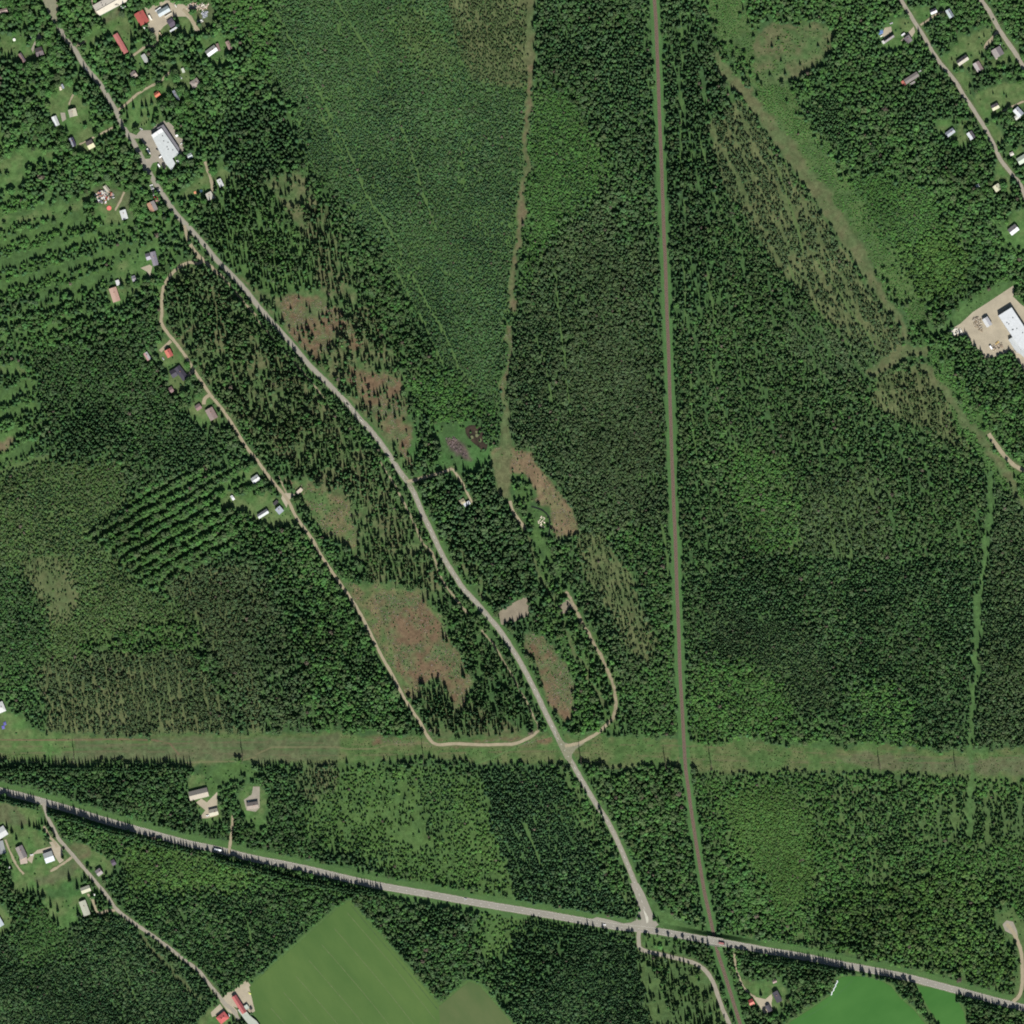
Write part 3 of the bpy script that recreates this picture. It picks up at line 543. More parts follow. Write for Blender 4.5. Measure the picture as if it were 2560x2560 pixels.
L_(Z(2360, 60)([(400, 1180), (520, 1150), (640, 1450), (600, 1700), (480, 1550), (330, 1350)]))
L_(Z(2360, 60)([(800, 1650), (1100, 1600), (1450, 1450), (1950, 1350), (2100, 1350), (2100, 1850), (1900, 1880), (1600, 1950), (1300, 2000), (700, 2000), (650, 1850)]), keep=.04)
L_(Z(2340, 240)([(560, 700), (700, 640), (1040, 640), (1000, 700), (760, 780), (700, 900), (820, 1090), (600, 1250), (430, 1160), (430, 1000), (560, 900)]), keep=.06)
L_(Z(2340, 240)([(1200, 680), (1420, 620), (1560, 740), (1560, 1000), (1530, 1230), (1450, 1180), (1320, 900)]))
L_(Z(2340, 240)([(860, 100), (1100, 120), (1500, 60), (1550, 150), (1550, 330), (1380, 500), (1100, 640), (1060, 540), (940, 260)]), keep=.1)
L_(Z(2340, 240)([(20, 560), (300, 560), (400, 760), (150, 900), (60, 700)]), keep=.15)
L_(Z(2340, 240)([(1700, 1300), (1932, 1150), (2100, 1200), (2100, 1500), (1900, 1560), (1750, 1500)]), keep=.1)
L_(Z(2400, 400, 12.075)([(1030, 50), (1250, 50), (1400, 380), (1560, 650), (1450, 900), (1300, 900), (1270, 640), (1130, 620), (1000, 760), (780, 700), (900, 620), (1080, 420)]), keep=.05)
L_(T(3, 0)([(1700, 690), (1932, 600), (2000, 620), (2000, 770), (1760, 830), (1720, 790)]))
L_(T(3, 0)([(1770, 1760), (1850, 1640), (1932, 1560), (2000, 1600), (2000, 1900), (1850, 1850)]), keep=.05)
L_(T(0, 3)([(-100, 220), (120, 250), (300, 330), (330, 440), (400, 580), (560, 720), (640, 780), (600, 850), (640, 1000), (560, 1180), (430, 1210), (330, 1000), (230, 900), (100, 970), (90, 780), (0, 560), (-100, 400)]), 'lawn', .04)
L_(T(0, 3)([(-100, 270), (100, 290), (200, 400), (210, 440), (100, 440), (-100, 380)]), 'dry', .03)
L_(T(0, 3)([(500, 720), (570, 690), (630, 780), (500, 850), (300, 890), (240, 840), (400, 790)]), 'dry', .02)
L_(T(0, 3)([(520, 560), (660, 590), (860, 700), (870, 760), (780, 830), (700, 760), (620, 700)]), 'lawn', .06)
L_(T(0, 3)([(510, 570), (640, 570), (670, 650), (620, 700)]), 'brownish', .02)
L_(T(0, 3)([(330, 920), (560, 850), (600, 900), (590, 980), (450, 1000), (340, 980)]), 'emerald', .03)
L_(T(0, 3)([(-50, 1010), (40, 1060), (80, 1160), (30, 1250), (-50, 1280)]), 'lawn', .05)
L_(T(0, 3)([(1400, 100), (1450, 30), (1600, 20), (1650, 180), (1660, 380), (1580, 440), (1500, 370), (1420, 230)]), 'lawn', .06)
L_(T(0, 3)([(1820, 230), (1860, 150), (1960, 120), (2020, 300), (2020, 500), (1900, 420), (1840, 330)]), 'lawn', .1)
L_(T(0, 3)([(1580, 1800), (1700, 1760), (1720, 1860), (1760, 1932), (1700, 2000), (1500, 2000), (1500, 1900)]), 'lawn', .05)
L_(T(0, 2)([(-50, 1470), (60, 1520), (170, 1540), (190, 1640), (400, 1680), (560, 1700), (570, 1830), (-50, 1830)]), 'lawn', .06)
L_(Z(1820, 2400, 6.825)([(230, 360), (480, 360), (700, 330), (860, 260), (920, 420), (960, 640), (960, 850), (760, 900), (560, 900), (440, 760), (330, 600)]), 'lawn', .03)
L_(T(3, 3)([(1720, 1120), (1850, 1060), (1932, 1130), (2000, 1300), (2000, 1740), (1870, 1740), (1900, 1500), (1860, 1330), (1740, 1230)]), 'olive', .3)
L_(T(2, 3)([(960, 880), (1020, 960), (1130, 1060), (1250, 1150), (1480, 1230), (1480, 1290), (1200, 1230), (1080, 1150), (1000, 1000)]), 'verge', .05)
L_(T(2, 3)([(990, 1250), (1200, 1280), (1330, 1330), (1300, 1420), (1100, 1380), (1000, 1350)]), 'grass', .35)
L_(O([(925, 850), (960, 850), (965, 900), (962, 945), (940, 940), (928, 900)]), 'oliveopen', .06)
L_(T(3, 1)([(1360, 560), (1500, 500), (1850, 230), (1860, 200), (1700, 240), (1480, 380), (1330, 520), (1250, 560), (1280, 600)]), 'verge', .1)
L_(T(1, 1)([(1430, 1360), (1500, 1350), (1580, 1440), (1620, 1530), (1500, 1520), (1440, 1400)]), 'mud', .0)
L_(T(0, 0)([(600, 330), (700, 250), (740, 300), (640, 420)]), 'lawn', .1)
L_(O([(560, 1440), (480, 1450), (380, 1440), (385, 1500), (430, 1480)]), 'grass', .3)

TINT = {  # (spruce, pine, birch, bush) base colours
 'dark': ((.052, .108, .046), (.072, .120, .052), (.066, .140, .046), (.07, .15, .045)),
 'mid': ((.056, .114, .046), (.078, .126, .052), (.070, .150, .046), (.075, .16, .045)),
 'blue': ((.056, .114, .052), (.072, .122, .054), (.068, .138, .050), (.07, .15, .05)),
 'grey': ((.062, .114, .052), (.080, .124, .056), (.078, .134, .052), (.08, .13, .055)),
 'olive': ((.058, .108, .046), (.088, .128, .054), (.082, .146, .048), (.09, .15, .05)),
 'bright': ((.056, .116, .046), (.076, .128, .050), (.072, .158, .044), (.075, .17, .045)),
 'yellow': ((.056, .112, .044), (.080, .128, .048), (.080, .160, .044), (.085, .17, .045)),
}
GROUND = {
 'moss': ((.052, .105, .034), (.036, .075, .028)), 'grass': ((.064, .122, .036), (.046, .090, .030)),
 'olive': ((.072, .118, .040), (.050, .090, .032)), 'bog': ((.100, .118, .052), (.066, .094, .038)),
 'clear': ((.060, .110, .038), (.092, .100, .048)), 'clear2': ((.066, .118, .040), (.115, .105, .052)),
 'brown': ((.130, .090, .054), (.072, .102, .042)), 'brownish': ((.125, .105, .060), (.080, .102, .044)),
 'meadow': ((.066, .120, .036), (.048, .095, .030)), 'meadow2': ((.058, .112, .034), (.088, .108, .044)),
 'dry': ((.094, .104, .052), (.068, .096, .042)), 'lawn': ((.062, .130, .038), (.086, .122, .046)),
 'verge': ((.068, .130, .042), (.052, .105, .034)), 'emerald': ((.046, .112, .032), (.044, .088, .030)),
 'sand': ((.160, .118, .070), (.110, .108, .052)), 'oliveopen': ((.104, .112, .054), (.072, .102, .042)),
 'mud': ((.13, .09, .08), (.07, .06, .05)),
}
# paint region ids with ragged borders
rid = np.zeros((N, N), np.int16)
for k, g in enumerate(REG):
    sl_, m = poly_mask(g[0])
    rid[sl_][m] = k
wx = (vnoise(60, 5) - .5) * 16 + (vnoise(26, 1) - .5) * 13 + (vnoise(9, 2) - .5) * 8
wy = (vnoise(60, 6) - .5) * 16 + (vnoise(26, 3) - .5) * 13 + (vnoise(9, 4) - .5) * 8
YY, XX = np.meshgrid(gx, gx, indexing='ij')
jx, jy = ij(XX + wx, YY + wy)
rid = rid[jy, jx]
nA, nB, nC, nD = fbm(60, 11), fbm(22, 12, 3), fbm(160, 13), fbm(9, 14, 2)
G0 = np.array([GROUND[g[6]][0] for g in REG]); G1 = np.array([GROUND[g[6]][1] for g in REG])
mixv = np.clip((.36 * nA + .36 * nB + .28 * nD - .5) * 3.4 + .5, 0, 1)[..., None]
gcol = G0[rid] * (1 - mixv) + G1[rid] * mixv
gcol *= (.8 + .4 * nD)[..., None]
def soft(a_, n_=1):
    for _ in range(n_):
        a_ = (a_ + np.roll(a_, 1, 0) + np.roll(a_, -1, 0)) / 3
        a_ = (a_ + np.roll(a_, 1, 1) + np.roll(a_, -1, 1)) / 3
    return a_
gcol = soft(gcol, 3) * (.86 + .28 * fbm(6, 77, 1))[..., None]
# ditches and faint trails cut through the woods (open strips)
open_ = np.zeros((N, N), bool)
DITCH = [T(1, 0)([(600, 0), (720, 190), (850, 390), (960, 560), (1000, 690), (1080, 900), (1130, 1060), (1190, 1210), (1250, 1420), (1300, 1570), (1360, 1740)]),
 T(1, 0)([(60, -50), (200, 190), (330, 420), (450, 650), (550, 850), (650, 1050), (760, 1290), (830, 1480), (950, 1640), (1060, 1830), (1100, 1932)]),
 T(1, 0)([(460, 790), (540, 960), (600, 1080), (700, 1230)]),
 T(1, 1)([(1080, 60), (1180, 150), (1300, 380), (1430, 600), (1530, 850), (1650, 980)]), T(1, 1)([(1000, 0), (1100, 200), (1250, 480), (1400, 800)]),
 T(2, 1)([(320, 0), (350, 400), (400, 800), (440, 1200)]), T(2, 1)([(170, 600), (250, 800), (310, 1150)]),
 T(2, 0)([(1270, 100), (1290, 500), (1280, 800), (1280, 1200), (1310, 1600)]), T(2, 0)([(1360, 1150), (1360, 1550)]), T(2, 0)([(1420, 1050), (1480, 1300), (1560, 1560), (1640, 1700)]),
 T(2, 1)([(1290, 0), (1310, 200), (1310, 480), (1230, 560)]), T(2, 1)([(1470, 120), (1520, 400), (1560, 700)]), T(2, 1)([(1350, 900), (1360, 1200), (1400, 1550), (1450, 1800)]),
 T(2, 1)([(1500, 800), (1540, 1050), (1640, 1280), (1700, 1460)]), T(3, 1)([(350, 0), (450, 150), (560, 320), (640, 450), (760, 600), (820, 720)]), T(3, 1)([(150, 50), (200, 180), (330, 340), (420, 480), (560, 620), (640, 700), (730, 760)]),
 T(3, 0)([(0, 1150), (80, 1300), (150, 1500), (230, 1750), (260, 1900)]), T(3, 1)([(400, 1400), (450, 1560)]), T(3, 1)([(540, 1300), (580, 1450)]),
 T(2, 2)([(1130, 100), (1170, 300), (1180, 600), (1195, 800), (1180, 950)]), T(2, 2)([(985, 1360), (1040, 1430), (1090, 1550), (1130, 1700)]), T(2, 2)([(1130, 1340), (1000, 1360)]),
 T(0, 2)([(300, 1430), (330, 1500)]), T(3, 3)([(775, 500), (785, 800), (780, 1080)]), T(3, 3)([(130, 250), (150, 230), (600, 235)]), T(3, 3)([(500, 520), (760, 530)]), T(3, 3)([(860, 1070), (1050, 1090), (1150, 1080)]),
 T(0, 3)([(870, 1370), (950, 1530), (1010, 1720), (1130, 1932)]), T(0, 3)([(550, 1440), (700, 1380), (800, 1350)]), T(0, 3)([(1820, 1050), (1890, 1250), (1900, 1400)]),
 T(0, 3)([(0, 1560), (150, 1440), (300, 1380), (500, 1300), (640, 1200)]), T(1, 2)([(480, 1430), (540, 1560), (570, 1640)]), T(2, 0)([(700, 550), (760, 720)]), T(2, 0)([(750, 0), (780, 180)]),
 T(2, 3)([(100, 420), (170, 600), (240, 800)]), T(2, 3)([(280, 520), (380, 700), (450, 880)]), T(0, 2)([(1480, 930), (1500, 1020)]), T(1, 3)([(940, 300), (1100, 480), (1250, 640)]),
 T(1, 1)([(1100, 1650), (1110, 1500)]), T(3, 0)([(1320, 430), (1450, 600), (1560, 760), (1700, 1000), (1760, 1130)])]
for d in DITCH:
    q = line_dist(d, 12) + (nD - .5) * 2.4
    open_ |= q < 2.6
    f = np.clip(1.6 - q / 2.6, 0, 1)[..., None] * .7
    gcol = gcol * (1 - f) + np.array([.075, .13, .042]) * f
# verges along roads and railway
dH, dR, dT = line_dist(HWY, 46), line_dist(ROAD, 40), line_dist(RAIL, 40)
hx, hy = np.array([p[0] for p in HWY]), np.array([p[1] for p in HWY])
north = YY < np.interp(XX, hx, hy)
def blend(mask, c0, c1, amt=1.):
    global gcol
    f = (np.clip(mask, 0, 1) * amt)[..., None]
    c = np.array(c0) * (1 - nB[..., None]) + np.array(c1) * nB[..., None]
    gcol = gcol * (1 - f) + c * f
VG = ((.068, .132, .042), (.052, .105, .034))
lim = np.where(north, 24, np.where((XX > 955) & (XX < 1318), 25, 11.5)) + (nB - .5) * 6
blend((lim - dH) / 3, *VG); open_ |= dH < lim - 1
late = np.clip((XX - 500) / 600, 0, 1)
limR = 9.5 + 5.5 * late + (nB - .5) * 6
blend((limR - dR) / 3, *VG); open_ |= dR < limR - 1.5
limT = 14.5 + (nB - .5) * 4
blend((limT - dT) / 3, (.062, .135, .044), (.052, .11, .036)); open_ |= dT < limT - .5
for pts, wd, nm in GRAVEL:
    q = line_dist(pts, 22)
    v = 3.5 if nm == 'gravel_road' else 1.5
    if nm == 'dirt_track': v = 2.5 if wd > 7 else 1
    blend((wd / 2 + v + 1.5 - q) / 2.5, (.098, .112, .052), (.066, .115, .038), .8); open_ |= q < wd / 2 + v
for y_ in YARDS:
    sl_, m = poly_mask(y_); open_[sl_] |= m
for f_, _k in FIELDS:
    sl_, m = poly_mask(f_); open_[sl_] |= m
    q = line_dist(f_ + f_[:1], 12)
    blend((8 - q) / 3, (.07, .13, .04), (.06, .11, .035)); open_ |= q < 6
# faint wheel tracks in the corridor and worn brown line
for pts, c in ((T(0, 2)([(0, 1720), (300, 1722), (900, 1715), (1150, 1720), (1280, 1745), (1350, 1830)]), (.15, .095, .065)), (T(1, 2)([(0, 1830), (120, 1775), (600, 1772), (700, 1790), (900, 1785), (1000, 1755), (1300, 1745)]), (.14, .135, .07)),
               (T(1, 2)([(1600, 1920), (1750, 1870), (1932, 1790)]) + T(2, 2)([(100, 1740), (300, 1690)]), (.08, .15, .05)), (T(0, 2)([(1400, 1890), (1800, 1880), (1932, 1850)]), (.14, .135, .07))):
    q = line_dist(pts, 8); blend((2.6 - q) / 1.5, c, c, .7)
for k_, y_ in enumerate((1852, 1861, 1874, 1884)):
    q = line_dist(smooth_line([(x_, y_ + 5 * math.sin(x_ / 170 + k_) + max(0, x_ - 1400) * .03) for x_ in range(-60, 2640, 90)]), 6)
    cc_ = ((.052, .12, .034), (.12, .105, .06))[k_ % 2]
    blend((2.4 - q) / 1.5 * (nB > .4), cc_, cc_, .45)
# ground relief: approach banks that carry the highway over the railway
BX, BY = 1786, 2353
along = (XX - BX) * .985 + (YY - BY) * .17
def bank(al):
    t = np.clip(1 - (np.abs(al) - 14) / 150, 0, 1)
    return 6.3 * t * t * (3 - 2 * t)
Hh = bank(along) * np.clip(1 - (dH - 10) / 11, 0, 1) * np.clip((np.abs(along) - 9) / 6, 0, 1)
gcol = np.clip(gcol, .004, .9)

# ------------------------------------------------------------------ ground: one sheet out to the horizon
xs = (gx - 1280) * S
ext = np.array([-20000, -9000, -4000, -1800, -1100.])
ax = np.concatenate([ext, xs, -ext[::-1]])
M2 = len(ax)
VX, VY = np.meshgrid(ax, -ax, indexing='ij')[::-1][0], None
VX = np.tile(ax[None, :], (M2, 1)); VY = np.tile(-ax[:, None], (1, M2))
VZ = np.zeros((M2, M2)); VZ[5:-5, 5:-5] = Hh
C = np.empty((M2, M2, 4), np.float32); C[..., 3] = 1
C[..., :3] = (.045, .085, .033)
C[5:-5, 5:-5, :3] = gcol
me = bpy.data.meshes.new('ground')
nv = M2 * M2
me.vertices.add(nv)
me.vertices.foreach_set('co', np.stack([VX, VY, VZ], -1).astype(np.float32).ravel())
idx = np.arange(nv).reshape(M2, M2)
q = np.stack([idx[1:, :-1], idx[1:, 1:], idx[:-1, 1:], idx[:-1, :-1]], -1).reshape(-1, 4)
me.loops.add(q.size); me.loops.foreach_set('vertex_index', q.ravel().astype(np.int32))
me.polygons.add(len(q)); me.polygons.foreach_set('loop_start', (np.arange(len(q)) * 4).astype(np.int32))
me.update(calc_edges=True)
ca = me.color_attributes.new('cover', 'FLOAT_COLOR', 'POINT')
ca.data.foreach_set('color', C.ravel())
m, t, b = nodes('ground_cover')
a = t.nodes.new('ShaderNodeAttribute'); a.attribute_name = 'cover'
g = t.nodes.new('ShaderNodeNewGeometry')
n1 = t.nodes.new('ShaderNodeTexNoise'); n1.inputs['Scale'].default_value = .55; n1.inputs['Detail'].default_value = 5; n1.inputs['Roughness'].default_value = .7
t.links.new(g.outputs['Position'], n1.inputs['Vector'])
mp = t.nodes.new('ShaderNodeMapRange'); mp.inputs[1].default_value = .3; mp.inputs[2].default_value = .7; mp.inputs[3].default_value = .68; mp.inputs[4].default_value = 1.32
t.links.new(n1.outputs[0], mp.inputs[0])
vm = t.nodes.new('ShaderNodeVectorMath'); vm.operation = 'SCALE'
t.links.new(a.outputs['Color'], vm.inputs[0]); t.links.new(mp.outputs[0], vm.inputs['Scale'])
t.links.new(vm.outputs[0], b.inputs['Base Color'])
b.inputs['Roughness'].default_value = .95; b.inputs['Specular IOR Level'].default_value = .1
me.materials.append(m)
o = bpy.data.objects.new('ground', me); col.objects.link(o); tag(o, kind='structure')

# ------------------------------------------------------------------ roads, railway, yards, fields
ASPH = surf('asphalt', (.238, .224, .182), .9, .07, .06)
ASPH2 = surf('highway_asphalt', (.228, .216, .182), .9, .06, .05)
SHOULD = surf('gravel_shoulder', (.18, .18, .12), .95, .16, .3)
GRAV = surf('gravel', (.275, .236, .158), .95, .12, .12)
GRAV3 = surf('grey_gravel', (.255, .232, .184), .95, .12, .12)
GRAV2 = surf('sandy_gravel', (.325, .285, .208), .95, .13, .07)
DIRT = surf('dirt', (.225, .195, .125), .95, .28, .25)
PAINT = surf('road_paint', (.62, .60, .56), .7, .08, 1)
BALLAST = surf('ballast', (.120, .080, .060), .95, .12, .25)
STEEL = surf('rail_steel', (.22, .19, .17), .5, .1, 1, metal=.6)
CONC = surf('concrete', (.36, .345, .32), .9, .1, .5)

def zroad(x, y):
    al = (x - BX) * .985 + (y - BY) * .17
    i, j = ij([x], [y])
    return float(bank(np.array([al]))[0]) if dH[j[0], i[0]] < 14 else 0
_rz = [0]
def ribbon(name, pts, wpx, mat, z, elev=False, offs=0, i0=0, i1=None, kind='structure', jag=0):
    pts = pts[i0:i1]
    if name in ('driveway', 'gravel_road', 'dirt_track'):
        _rz[0] += 1; z = .155 + .004 * _rz[0] if name != 'dirt_track' else .03 + .001 * _rz[0]
    v, f = [], []
    r_ = random.Random(len(pts))
    for i, p in enumerate(pts):
        a_, b_ = pts[max(0, i - 1)], pts[min(len(pts) - 1, i + 1)]
        dx, dy = b_[0] - a_[0], b_[1] - a_[1]; n = math.hypot(dx, dy) or 1
        nx, ny = -dy / n, dx / n
        for s in (-1, 1):
            ww = offs + s * (wpx / 2 + r_.uniform(-jag, jag))
            X, Y = W(p[0] + nx * ww, p[1] + ny * ww)
            v.append((X, Y, z + (zroad(*p) if elev else 0)))
    for i in range(len(pts) - 1):
        f.append((2 * i, 2 * i + 1, 2 * i + 3, 2 * i + 2))
    ob = mesh_obj(name, v, [q_[::-1] for q_ in f], mat)
    if kind: tag(ob, kind=kind)
    return ob
_sz = [0]
def sheet(name, pts, mat, z):
    _sz[0] += 1; z = z + .0035 * (_sz[0] % 30)
    P = [(*W(*p), z) for p in pts]
    ob = mesh_obj(name, P, [tuple(range(len(P)))], mat)
    bm = bmesh.new(); bm.from_mesh(ob.data); bmesh.ops.triangulate(bm, faces=bm.faces)
    for f in bm.faces:
        if f.normal.z < 0: f.normal_flip()
    bm.to_mesh(ob.data); bm.free()
    return tag(ob, kind='structure')
ribbon('road_shoulder', ROAD, 13.6, SHOULD, .05, jag=.8)
ribbon('road', ROAD, 10.4, ASPH, .09)
ribbon('highway_shoulder', HWY, 18.6, SHOULD, .05, elev=True, jag=.7)
ribbon('highway', HWY, 15.6, ASPH2, .10, elev=True)
sheet('road_junction', T(2, 3)([(890, 870), (930, 960), (950, 1050), (955, 1105), (935, 1145), (900, 1166), (840, 1172), (740, 1145), (640, 1125), (600, 1140), (850, 1195), (1000, 1225), (1200, 1250), (1300, 1262), (1280, 1240), (1170, 1215), (1115, 1195), (1082, 1150), (1045, 1060), (1000, 950), (955, 870)]), ASPH, .14)
sheet('road_junction', T(2, 2)([(330, 1640), (360, 1700), (395, 1738), (440, 1752), (520, 1732), (545, 1745), (480, 1790), (452, 1830), (450, 1880), (470, 1932), (400, 1860), (350, 1760)]), SHOULD, .12)
sheet('road_junction', T(0, 0)([(300, -40), (370, -40), (430, 20), (420, 110), (470, 210), (440, 220), (380, 110)]), SHOULD, .12)
sheet('road_junction', T(1, 1)([(1100, 1640), (1150, 1690), (1210, 1682), (1215, 1700), (1175, 1715), (1190, 1780), (1150, 1740)]), SHOULD, .12)
for gi_, (pts, wd, nm) in enumerate(GRAVEL):
    ribbon(nm, pts, wd, {'gravel_road': GRAV3 if gi_ in (3, 4, 5, 6) else GRAV, 'driveway': GRAV, 'dirt_track': DIRT}[nm], .07 if nm == 'gravel_road' else .06, jag={'gravel_road': .5, 'driveway': .9, 'dirt_track': 1.3}[nm])
GRAV4 = surf('packed_earth', (.20, .172, .124), .95, .16, .1)
for n_, y_ in enumerate(YARDS):
    sheet('gravel_yard', y_, GRAV4 if n_ in (11, 12, 13, 20) else (GRAV3 if n_ in (3, 9, 10, 16, 17) else GRAV2), .04)
FM = {'green': surf('hay_field', (.052, .112, .026), .95, .12, .011, detail=8, c2=(.078, .134, .034), drift=(-57, .4)), 'tan': surf('mown_field', (.064, .110, .034), .95, .14, .02, detail=8, c2=(.092, .116, .044), drift=(-50, .5)),
      'bright': surf('clover_field', (.032, .122, .020), .95, .12, .012, detail=9, c2=(.048, .142, .028), drift=(30, .6))}
for f_, k in FIELDS:
    sheet('field', f_, FM[k], .03)
# worn tramlines on the hay field and the bright fields
TRK_M = surf('tramline', (.098, .132, .052), .95, .2, .3)
for k in range(7):
    a0, a1 = (655 - 24 * k, 1722 + 30 * k), (822 - 24 * k, 1925 + 30 * k)
    ribbon('field_track', smooth_line(O([a0, ((a0[0] + a1[0]) / 2 + 2, (a0[1] + a1[1]) / 2 - 2), a1])), 1.3, TRK_M, .16, jag=.4)
ribbon('field_track', smooth_line(O([(662, 1708), (700, 1753), (760, 1824), (826, 1905)])), 2, surf('tramline_dark', (.05, .09, .03), .95, .2, .3), .17, jag=.6)
ribbon('field_track', smooth_line(T(3, 3)([(250, 1900), (420, 1800), (560, 1680), (640, 1600)])), 1.3, surf('tramline_green', (.045, .12, .036), .95, .2, .3), .16, jag=.4)
# road paint
def dashes(name, pts, wpx, mat, dash, gap, offs=0, z=.15, elev=True):
    v, f = [], []
    s = 0
    for i in range(len(pts) - 1):
        (x0, y0), (x1, y1) = pts[i], pts[i + 1]
        L = math.hypot(x1 - x0, y1 - y0)
        if (s % (dash + gap)) < dash or gap == 0:
            dx, dy = (x1 - x0) / L, (y1 - y0) / L
            e = z + (zroad(x0, y0) if elev else 0)
            e1 = z + (zroad(x1, y1) if elev else 0)
            b_ = len(v)
            for (px, py, ee) in ((x0, y0, e), (x1, y1, e1)):
                for sg in (-1, 1):
                    o_ = offs + sg * wpx / 2
                    v.append((*W(px - dy * o_, py + dx * o_), ee))
            f.append((b_, b_ + 2, b_ + 3, b_ + 1))
        s += L
    ob = mesh_obj(name, v, f, mat)
    bm = bmesh.new(); bm.from_mesh(ob.data)
    for ff in bm.faces:
        if ff.normal.z < 0: ff.normal_flip()
    bm.to_mesh(ob.data); bm.free()
    return tag(ob, kind='structure')
def resample(pts, step):
    P = np.array(pts); d = np.r_[0, np.cumsum(np.hypot(*np.diff(P, axis=0).T))]
    u = np.arange(0, d[-1], step)
    return list(zip(np.interp(u, d, P[:, 0]), np.interp(u, d, P[:, 1])))
H2, R2 = resample(HWY, 3.5), resample(ROAD, 3.5)
dashes('road_markings', H2, .55, PAINT, 5, 16)
dashes('road_markings', H2, .28, PAINT, 1, 0, offs=6.9)
dashes('road_markings', H2, .28, PAINT, 1, 0, offs=-6.9)
dashes('road_markings', [p for p in R2 if p[1] > 1000], .55, PAINT, 5, 12, elev=False)
sheet('traffic_island', T(2, 3)([(988, 1060), (1005, 1085), (1030, 1130), (1028, 1165), (1015, 1172), (1005, 1120)]), surf('island_paving', (.42, .41, .34), .9, .1, .3), .22)
ribbon('railway_ballast', RAIL, 9.4, surf('ballast_edge', (.105, .10, .062), .95, .15, .2), .12, jag=.4)
ribbon('railway_ballast', RAIL, 6.6, BALLAST, .35)
sv, sf = MB(), None
R3 = resample(RAIL, 1.25)
for i in range(1, len(R3) - 1, 1):
    (x0, y0), (x1, y1) = R3[i], R3[i + 1]
    dx, dy = x1 - x0, y1 - y0; n = math.hypot(dx, dy); dx /= n; dy /= n
    X, Y = W(x0, y0); ux, uy = dx, -dy; px, py = -uy, ux
    P = [(X + px * 1.3 * a_ + ux * .13 * b_, Y + py * 1.3 * a_ + uy * .13 * b_) for a_, b_ in ((-1, -1), (1, -1), (1, 1), (-1, 1))]
    sv.prism(P, .36, .46)
tag(sv.obj('railway_sleepers', surf('sleeper', (.155, .11, .088), .9, .12, .5)), kind='structure')
for s in (-1, 1):
    ob = ribbon('railway_rail', resample(RAIL, 8), .13, STEEL, .62, offs=s * 1.38)
# bridge that carries the highway over the track
br = empty('road_bridge', (*W(BX, BY), 0), label='concrete bridge carrying the grey highway over the brown railway track', cat='bridge')
k0 = min(range(len(HWY)), key=lambda i: abs(HWY[i][0] - BX))
hx0, hy0 = W(*HWY[k0 - 2]); hx1, hy1 = W(*HWY[k0 + 2])
ang = math.atan2(hy1 - hy0, hx1 - hx0)
br.rotation_euler = (0, 0, ang)
mb = MB(); mb.box(-11, 11, -6.1, 6.1, 5.3, 6.25); mb.obj('deck', CONC, br)
for s in (-1, 1):
    mb = MB(); mb.box(-11.5, 11.5, s * 6.15 - .12, s * 6.15 + .12, 6.25, 7.2); mb.obj('parapet', surf('parapet', (.5, .48, .44), .8), br)
    mb = MB(); mb.box(s * 8.2 - .6, s * 8.2 + .6, -5.8, 5.8, 0, 5.3); mb.obj('abutment', CONC, br)
# ------------------------------------------------------------------ buildings
bmask = np.zeros((N, N), bool)
LAND = []         # (short name, x px, y px)
GLASS = surf('window_glass', (.05, .06, .07), .15, .1, 1, spec=.6)
FRAME = surf('window_frame', (.7, .69, .66), .6, .05, 2)
DOORM = surf('door_paint', (.22, .14, .10), .6, .1, 2)
BRICK = surf('chimney_brick', (.30, .15, .11), .9, .2, 3)
DKM = surf('dark_metal', (.06, .06, .065), .5, .1, 2)
WALLS = {'white': surf('white_wall', (.62, .60, .55), .85, .06, .6), 'red': surf('red_board_wall', (.26, .07, .05), .85, .12, .6), 'yellow': surf('yellow_board_wall', (.5, .4, .2), .85, .08, .6),
         'brown': surf('brown_board_wall', (.16, .11, .08), .85, .12, .6), 'grey': surf('grey_wall', (.34, .34, .33), .85, .08, .6), 'metal': surf('sheet_metal_wall', (.45, .47, .48), .5, .06, .6, metal=.3)}
_rm = {}
def roofmat(rgb, kind='tin'):
    rgb = tuple(round(x_ * .84, 4) for x_ in rgb)
    if (rgb, kind) not in _rm:
        _rm[(rgb, kind)] = surf('roof_' + kind, rgb, {'tin': .55, 'tile': .85, 'felt': .95}[kind], {'tin': .07, 'tile': .12, 'felt': .1}[kind], {'tin': .35, 'tile': .5, 'felt': .25}[kind],
                                stripes=('X', 1.6, .12) if kind != 'felt' else None)
    return _rm[(rgb, kind)]

def paint_mask(pts, grow=5):
    sl_, m = poly_mask(pts); bmask[sl_] |= m
    bmask[...] |= line_dist(pts + pts[:1], grow + 3) < grow

